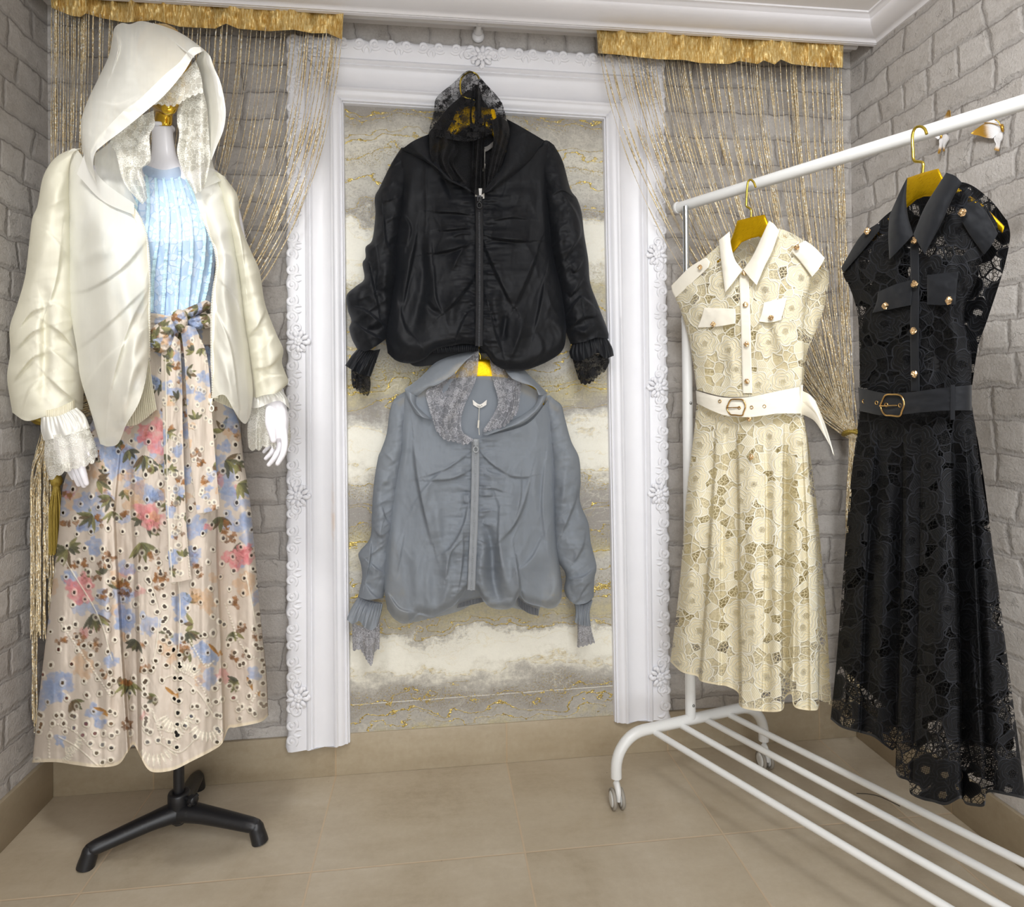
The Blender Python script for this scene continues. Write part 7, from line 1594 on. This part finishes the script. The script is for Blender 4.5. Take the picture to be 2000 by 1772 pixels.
cream_dress = lace_dress(dict(label='cream sleeveless lace shirt dress with a cotton collar and belt on the rack', base=(1460., 1380.), plane=PC, mats=(CGUI, CCOT, CCOT, CEDGE, CLIN), bd=(.055, .035), sd=(.115, .10), bw=13, seed=401, br=.0064,
    bodice=([(1311, 558), (1345, 528), (1379, 504), (1412, 480), (1448, 530), (1490, 505), (1521, 450), (1556, 470), (1590, 488), (1609, 503)], WB, [(1311, 558), (1320, 585), (1332, 613), (1345, 660), (1353, 706), (1361, 762)], [(1609, 503), (1588, 540), (1573, 588), (1568, 640), (1570, 680), (1568, 720), (1566, 757)]),
    bodice_back=([(1313, 555), (1379, 500), (1430, 462), (1480, 450), (1521, 446), (1570, 470), (1616, 512)], [(1362, 762), (1460, 765), (1568, 757)], [(1313, 555), (1345, 660), (1362, 762)], [(1616, 512), (1619, 545), (1610, 598), (1594, 645), (1576, 690), (1568, 757)]),
    bf=[([(1500, 590), (1530, 680), (1540, 750)], .012, 12), ([(1340, 620), (1370, 690), (1390, 760)], .010, 14), ([(1420, 650), (1430, 720), (1425, 765)], .008, 10), ([(1520, 640), (1555, 650)], -.008, 10), ([(1480, 560), (1500, 640), (1500, 740)], -.008, 12), ([(1340, 545), (1360, 600), (1370, 640)], .006, 12)],
    lining=(([(1372, 560), (1460, 590), (1560, 530)], [(1364, 762), (1460, 770), (1564, 757)], [(1372, 560), (1352, 660), (1364, 762)], [(1560, 530), (1556, 640), (1564, 757)]), ([(1364, 780), (1460, 790), (1564, 780)], [(1325, 1225), (1450, 1250), (1596, 1250)], [(1364, 780), (1345, 960), (1325, 1225)], [(1564, 780), (1582, 960), (1596, 1250)])),
    skirt=([(1361, 785), (1420, 800), (1490, 800), (1566, 785)], [(1309, 1293), (1332, 1313), (1361, 1321), (1369, 1331), (1400, 1338), (1420, 1341), (1442, 1354), (1447, 1381), (1490, 1390), (1527, 1388), (1533, 1364), (1546, 1357), (1553, 1382), (1592, 1388), (1600, 1378)],
           [(1361, 785), (1355, 850), (1347, 910), (1338, 1000), (1331, 1100), (1322, 1190), (1309, 1293)], [(1566, 785), (1576, 860), (1580, 920), (1590, 1000), (1597, 1100), (1601, 1220), (1600, 1378)]),
    skirt_back=([(1363, 785), (1460, 790), (1566, 785)], [(1330, 1285), (1450, 1320), (1560, 1350), (1624, 1378)], [(1363, 785), (1342, 1000), (1330, 1285)], [(1566, 785), (1592, 960), (1612, 1180), (1624, 1378)]),
    pleats=[([(1398, 790), (1390, 950), (1378, 1150), (1365, 1330)], .035, 26, -1), ([(1436, 800), (1440, 1000), (1441, 1200), (1444, 1390)], .045, 24, -1), ([(1534, 800), (1532, 1000), (1531, 1200), (1530, 1395)], .075, 20, 1), ([(1494, 800), (1498, 1000), (1494, 1200), (1490, 1390)], .018, 18, 1), ([(1562, 800), (1572, 1000), (1578, 1200), (1580, 1390)], .025, 18, -1), ([(1420, 800), (1410, 1000), (1408, 1340)], .020, 16, 1)],
    sf=[([(1465, 820), (1468, 1100), (1468, 1380)], .016, 18), ([(1370, 850), (1345, 1100), (1330, 1300)], .018, 14), ([(1555, 850), (1560, 1100), (1565, 1380)], .016, 12), ([(1510, 850), (1515, 1200), (1512, 1385)], .016, 12)],
    flaps=[('collar', ([(1425, 452), (1418, 458), (1404, 469)], [(1450, 527), (1434, 549), (1416, 572)], [(1425, 452), (1428, 480), (1436, 508), (1450, 527)], [(1404, 469), (1408, 510), (1416, 572)]), .022, .010),
           ('collar', ([(1502, 431), (1512, 438), (1522, 452)], [(1452, 527), (1464, 542), (1478, 557)], [(1502, 431), (1488, 462), (1470, 500), (1452, 527)], [(1522, 452), (1508, 492), (1493, 522), (1478, 557)]), .024, .012),
           ('epaulette', ([(1379, 503), (1345, 524), (1311, 559)], [(1384, 522), (1352, 552), (1319, 582)], [(1379, 503), (1386, 511), (1384, 522)], [(1311, 559), (1313, 570), (1319, 582)]), .010, .006),
           ('epaulette', ([(1546, 491), (1560, 478), (1573, 470)], [(1586, 541), (1600, 524), (1611, 504)], [(1546, 491), (1564, 512), (1586, 541)], [(1573, 470), (1592, 484), (1611, 504)]), .014, .008),
           ('pocket_flap', ([(1375, 601), (1405, 602), (1436, 603)], [(1362, 640), (1400, 638), (1436, 632)], [(1375, 601), (1370, 620), (1362, 640)], [(1436, 603), (1437, 618), (1436, 632)]), .008, .004),
           ('pocket_flap', ([(1492, 591), (1515, 586), (1537, 581)], [(1482, 628), (1504, 630), (1525, 625)], [(1492, 591), (1488, 610), (1482, 628)], [(1537, 581), (1532, 602), (1525, 625)]), .008, .004)],
    placket=[([(1453, 538), (1456, 620), (1458, 700), (1460, 768)], 9.5)],
    buttons=[(1453, 533, .012), (1456, 595, .004), (1458, 672, .004), (1459, 745, .004), (1463, 818, .006), (1467, 893, .004), (1393, 633, .008), (1506, 621, .008), (1367, 522, .012), (1556, 483, .016)],
    belt=dict(c=([(1359, 763), (1390, 772), (1419, 777), (1460, 776), (1487, 771), (1525, 763), (1566, 755)], [(1361, 788), (1390, 802), (1419, 812), (1460, 815), (1490, 812), (1521, 808), (1567, 808)], [(1359, 763), (1361, 788)], [(1566, 755), (1567, 808)]), h=.062, buckle=(1438., 796., 36., 33.), eyelets=[(1406, 784), (1444, 797), (1468, 796), (1493, 794)],
              loops=[([(1563, 752), (1568, 752)], [(1564, 812), (1569, 811)], [(1563, 752), (1564, 812)], [(1568, 752), (1569, 811)])],
              tail=([(1564, 762), (1580, 770), (1592, 782)], [(1622, 872), (1626, 884), (1630, 891)], [(1564, 808), (1590, 822), (1608, 848), (1622, 872)], [(1592, 782), (1605, 812), (1617, 845), (1630, 891)]))))
PB = VPlane(1650, 1.50, 1968, 1.14)
WBB = [(1679, 757), (1730, 770), (1780, 768), (1840, 760), (1897, 752)]
black_dress = lace_dress(dict(label='black sleeveless lace shirt dress with a cotton collar and belt on the rack', base=(1800., 1570.), plane=PB, mats=(BGUI, BCOT, BCOT, BEDGE, BLIN), bd=(.055, .03), sd=(.105, .09), bw=17, seed=451, br=.0070,
    bodice=([(1643, 524), (1680, 470), (1714, 440), (1745, 415), (1784, 457), (1840, 400), (1880, 366), (1912, 388), (1944, 430), (1950, 455)], WBB, [(1643, 524), (1650, 545), (1663, 570), (1675, 616), (1678, 674), (1679, 757)], [(1950, 455), (1922, 500), (1905, 555), (1886, 596), (1884, 630), (1893, 665), (1898, 700), (1897, 752)]),
    bodice_back=([(1645, 522), (1714, 436), (1760, 400), (1820, 372), (1880, 356), (1930, 386), (1968, 432)], [(1680, 757), (1780, 762), (1899, 752)], [(1645, 522), (1676, 620), (1680, 757)], [(1968, 432), (1973, 462), (1963, 516), (1946, 572), (1928, 626), (1910, 680), (1899, 752)]),
    bf=[([(1840, 520), (1860, 620), (1870, 740)], .014, 16), ([(1700, 560), (1715, 660), (1720, 750)], .010, 18), ([(1760, 640), (1765, 760)], .008, 12), ([(1880, 560), (1870, 640)], -.010, 10), ([(1820, 640), (1830, 750)], -.010, 12)],
    lining=(([(1716, 500), (1790, 560), (1890, 500)], [(1682, 757), (1780, 768), (1894, 752)], [(1716, 500), (1684, 640), (1682, 757)], [(1890, 500), (1878, 620), (1894, 752)]), ([(1682, 780), (1780, 790), (1894, 780)], [(1640, 1300), (1770, 1400), (1950, 1400)], [(1682, 780), (1660, 1000), (1640, 1300)], [(1894, 780), (1918, 980), (1950, 1400)])),
    skirt=([(1679, 785), (1730, 800), (1800, 800), (1897, 785)], [(1622, 1405), (1645, 1422), (1681, 1432), (1706, 1440), (1729, 1457), (1743, 1466), (1750, 1464), (1751, 1513), (1775, 1527), (1778, 1550), (1800, 1562), (1821, 1567), (1848, 1573), (1876, 1560), (1886, 1571), (1903, 1575), (1923, 1574), (1929, 1549), (1968, 1554), (2004, 1562)],
           [(1679, 785), (1674, 840), (1664, 920), (1652, 1050), (1641, 1200), (1631, 1320), (1622, 1405)], [(1897, 785), (1905, 840), (1914, 910), (1931, 1020), (1950, 1150), (1972, 1320), (2004, 1562)]),
    skirt_back=([(1681, 785), (1780, 792), (1897, 785)], [(1650, 1395), (1740, 1440), (1860, 1500), (1990, 1545)], [(1681, 785), (1665, 1000), (1650, 1395)], [(1897, 785), (1925, 960), (1960, 1260), (1990, 1545)]),
    pleats=[([(1720, 790), (1702, 1000), (1690, 1200), (1681, 1440)], .030, 26, 1), ([(1765, 800), (1760, 1050), (1755, 1250), (1750, 1500)], .060, 30, -1), ([(1860, 800), (1868, 1050), (1875, 1300), (1880, 1580)], .075, 26, 1), ([(1800, 800), (1796, 1050), (1790, 1300), (1780, 1560)], .025, 22, -1), ([(1885, 800), (1905, 1050), (1918, 1300), (1927, 1580)], .040, 20, 1)],
    sf=[([(1830, 830), (1838, 1200), (1840, 1560)], .022, 24), ([(1690, 860), (1665, 1150), (1645, 1400)], .020, 18), ([(1895, 860), (1920, 1150), (1950, 1540)], .020, 18), ([(1735, 900), (1722, 1200), (1715, 1430)], .016, 16)],
    flaps=[('collar', ([(1772, 346), (1758, 374), (1737, 421)], [(1784, 458), (1760, 484), (1737, 507)], [(1772, 346), (1770, 390), (1774, 425), (1784, 458)], [(1737, 421), (1735, 460), (1737, 507)]), .024, .012),
           ('collar', ([(1848, 337), (1866, 344), (1879, 357)], [(1784, 458), (1795, 478), (1806, 497)], [(1848, 337), (1832, 362), (1806, 405), (1784, 458)], [(1879, 357), (1862, 385), (1838, 437), (1806, 497)]), .028, .014),
           ('epaulette', ([(1714, 436), (1680, 462), (1643, 523)], [(1717, 451), (1690, 484), (1649, 531)], [(1714, 436), (1718, 443), (1717, 451)], [(1643, 523), (1645, 528), (1649, 531)]), .012, .008),
           ('epaulette', ([(1877, 430), (1884, 402), (1912, 395)], [(1922, 498), (1936, 480), (1949, 456)], [(1877, 430), (1896, 462), (1922, 498)], [(1912, 395), (1930, 420), (1949, 456)]), .016, .008),
           ('pocket_flap', ([(1715, 570), (1748, 556), (1780, 547)], [(1704, 611), (1740, 604), (1779, 596)], [(1715, 570), (1712, 590), (1704, 611)], [(1780, 547), (1781, 570), (1779, 596)]), .008, .004),
           ('pocket_flap', ([(1811, 537), (1840, 534), (1872, 531)], [(1811, 595), (1840, 596), (1866, 595)], [(1811, 537), (1811, 566), (1811, 595)], [(1872, 531), (1869, 560), (1866, 595)]), .008, .004)],
    placket=[([(1786, 462), (1787, 560), (1786, 660), (1788, 764)], 8.5)],
    buttons=[(1786, 470, .014), (1786, 555, .006), (1784, 646, .006), (1786, 731, .006), (1729, 597, .010), (1853, 587, .008), (1694, 451, .014), (1880, 415, .020)],
    belt=dict(c=([(1676, 757), (1730, 768), (1778, 766), (1840, 758), (1898, 752)], [(1679, 803), (1730, 812), (1797, 806), (1850, 802), (1898, 802)], [(1676, 757), (1679, 803)], [(1898, 752), (1898, 802)]), h=.060, buckle=(1743., 792., 46., 44.), eyelets=[(1687, 784), (1712, 787), (1731, 791), (1758, 792)],
              loops=[([(1856, 752), (1865, 751)], [(1856, 820), (1865, 820)], [(1856, 752), (1856, 820)], [(1865, 751), (1865, 820)])])))
hanger('gold hanger on the rail holding the cream lace dress', [(1322, 552), (1380, 510), (1424, 478), (1432, 456), (1440, 431), (1468, 424), (1494, 419), (1500, 434), (1520, 452), (1560, 478), (1606, 514)], [(1325, 560), (1385, 524), (1424, 500), (1436, 490), (1448, 474), (1466, 466), (1482, 462), (1496, 470), (1525, 482), (1560, 500), (1602, 526)],
       [(1467, 424), (1467, 411), (1463, 406), (1458, 403), (1458, 390), (1459, 372), (1461, 356), (1466, 351), (1472, 356), (1476, 366)], PC, lift=.006)
hanger('gold hanger on the rail holding the black lace dress', [(1652, 516), (1700, 458), (1752, 410), (1762, 376), (1771, 348), (1800, 338), (1833, 329), (1841, 346), (1870, 366), (1920, 400), (1962, 442)], [(1655, 524), (1706, 472), (1752, 432), (1772, 405), (1790, 390), (1805, 384), (1822, 383), (1842, 388), (1876, 396), (1920, 424), (1958, 456)],
       [(1802, 338), (1803, 319), (1796, 316), (1785, 313), (1783, 290), (1782, 266), (1787, 251), (1797, 247), (1806, 252), (1810, 262)], PB, lift=.006)
# ------------------------------------------------------------------ camera and light
cd = bpy.data.cameras.new('camera'); cam = bpy.data.objects.new('camera', cd); COL.objects.link(cam)
cd.sensor_fit = 'HORIZONTAL'; cd.sensor_width = 36.; cd.lens = FPX/2000*36; cd.shift_y = -(886-CYP)/2000; cd.clip_start = .02
M = Matrix(((CR[0], CU[0], -CF[0], 0), (CR[1], CU[1], -CF[1], 0), (CR[2], CU[2], -CF[2], H), (0, 0, 0, 1))); cam.matrix_world = M
SC.camera = cam
def area(name, loc, size, power, col=(1, 1, 1), target=None, sy=None, spread=None):
    l = bpy.data.lights.new(name, 'AREA'); l.energy = power; l.color = col; l.shape = 'RECTANGLE'; l.size = size; l.size_y = sy or size
    if spread: l.spread = spread
    o = bpy.data.objects.new(name, l); COL.objects.link(o); o.location = loc
    if target is not None:
        o.rotation_euler = (Vector(target)-Vector(loc)).to_track_quat('-Z', 'Y').to_euler()
    return o
def spot(name, loc, target, power, deg, col=(1, 1, 1), r=.16):
    l = bpy.data.lights.new(name, 'SPOT'); l.energy = power; l.color = col; l.spot_size = math.radians(deg); l.spot_blend = 1.; l.shadow_soft_size = r
    o = bpy.data.objects.new(name, l); COL.objects.link(o); o.location = loc; o.rotation_euler = (Vector(target)-Vector(loc)).to_track_quat('-Z', 'Y').to_euler()
spot('fill_spot', (-.50, .60, ZC-.03), (-.62, 1.71, 1.15), 62, 72, (1, .99, .97))  # added spot out of view, aimed to brighten the mannequin
spot('fill_spot', (.20, .35, ZC-.03), (1.30, 1.28, 1.42), 92, 92, (.97, .985, 1))  # added spot out of view, lifts the dresses and right wall
area('ceiling_fill', (.50, -.25, ZC-.01), .7, 15, (.98, .99, 1))  # added unseen fill under the ceiling, kept right so the left wall darkens
area('ceiling_fill', (.5, -1.3, ZC-.01), .7, 16, (.97, .985, 1))  # second added fill, unseen behind the camera
area('rear_fill', (.1, YB+.05, 1.1), 2.0, 42, (.94, .97, 1.0), target=(.1, 1.5, 1.35), sy=1.7)  # added frontal fill at the open rear, no window modelled there
w = bpy.data.worlds.new('daylight'); SC.world = w; w.use_nodes = True
w.node_tree.nodes['Background'].inputs[0].default_value = (.9, .95, 1., 1); w.node_tree.nodes['Background'].inputs[1].default_value = .6
SC.view_settings.view_transform = 'Standard'; SC.view_settings.look = 'None'; SC.view_settings.gamma = 1; SC.view_settings.use_curve_mapping = False
SC.view_settings.exposure = 0.2
SC.cycles.max_bounces = 6; SC.cycles.transparent_max_bounces = 16; SC.cycles.diffuse_bounces = 4; SC.cycles.glossy_bounces = 3
SC.cycles.use_adaptive_sampling = True; SC.cycles.adaptive_threshold = .05; SC.cycles.adaptive_min_samples = 16
SC.cycles.use_denoising = True
SC.cycles.caustics_reflective = False; SC.cycles.caustics_refractive = False
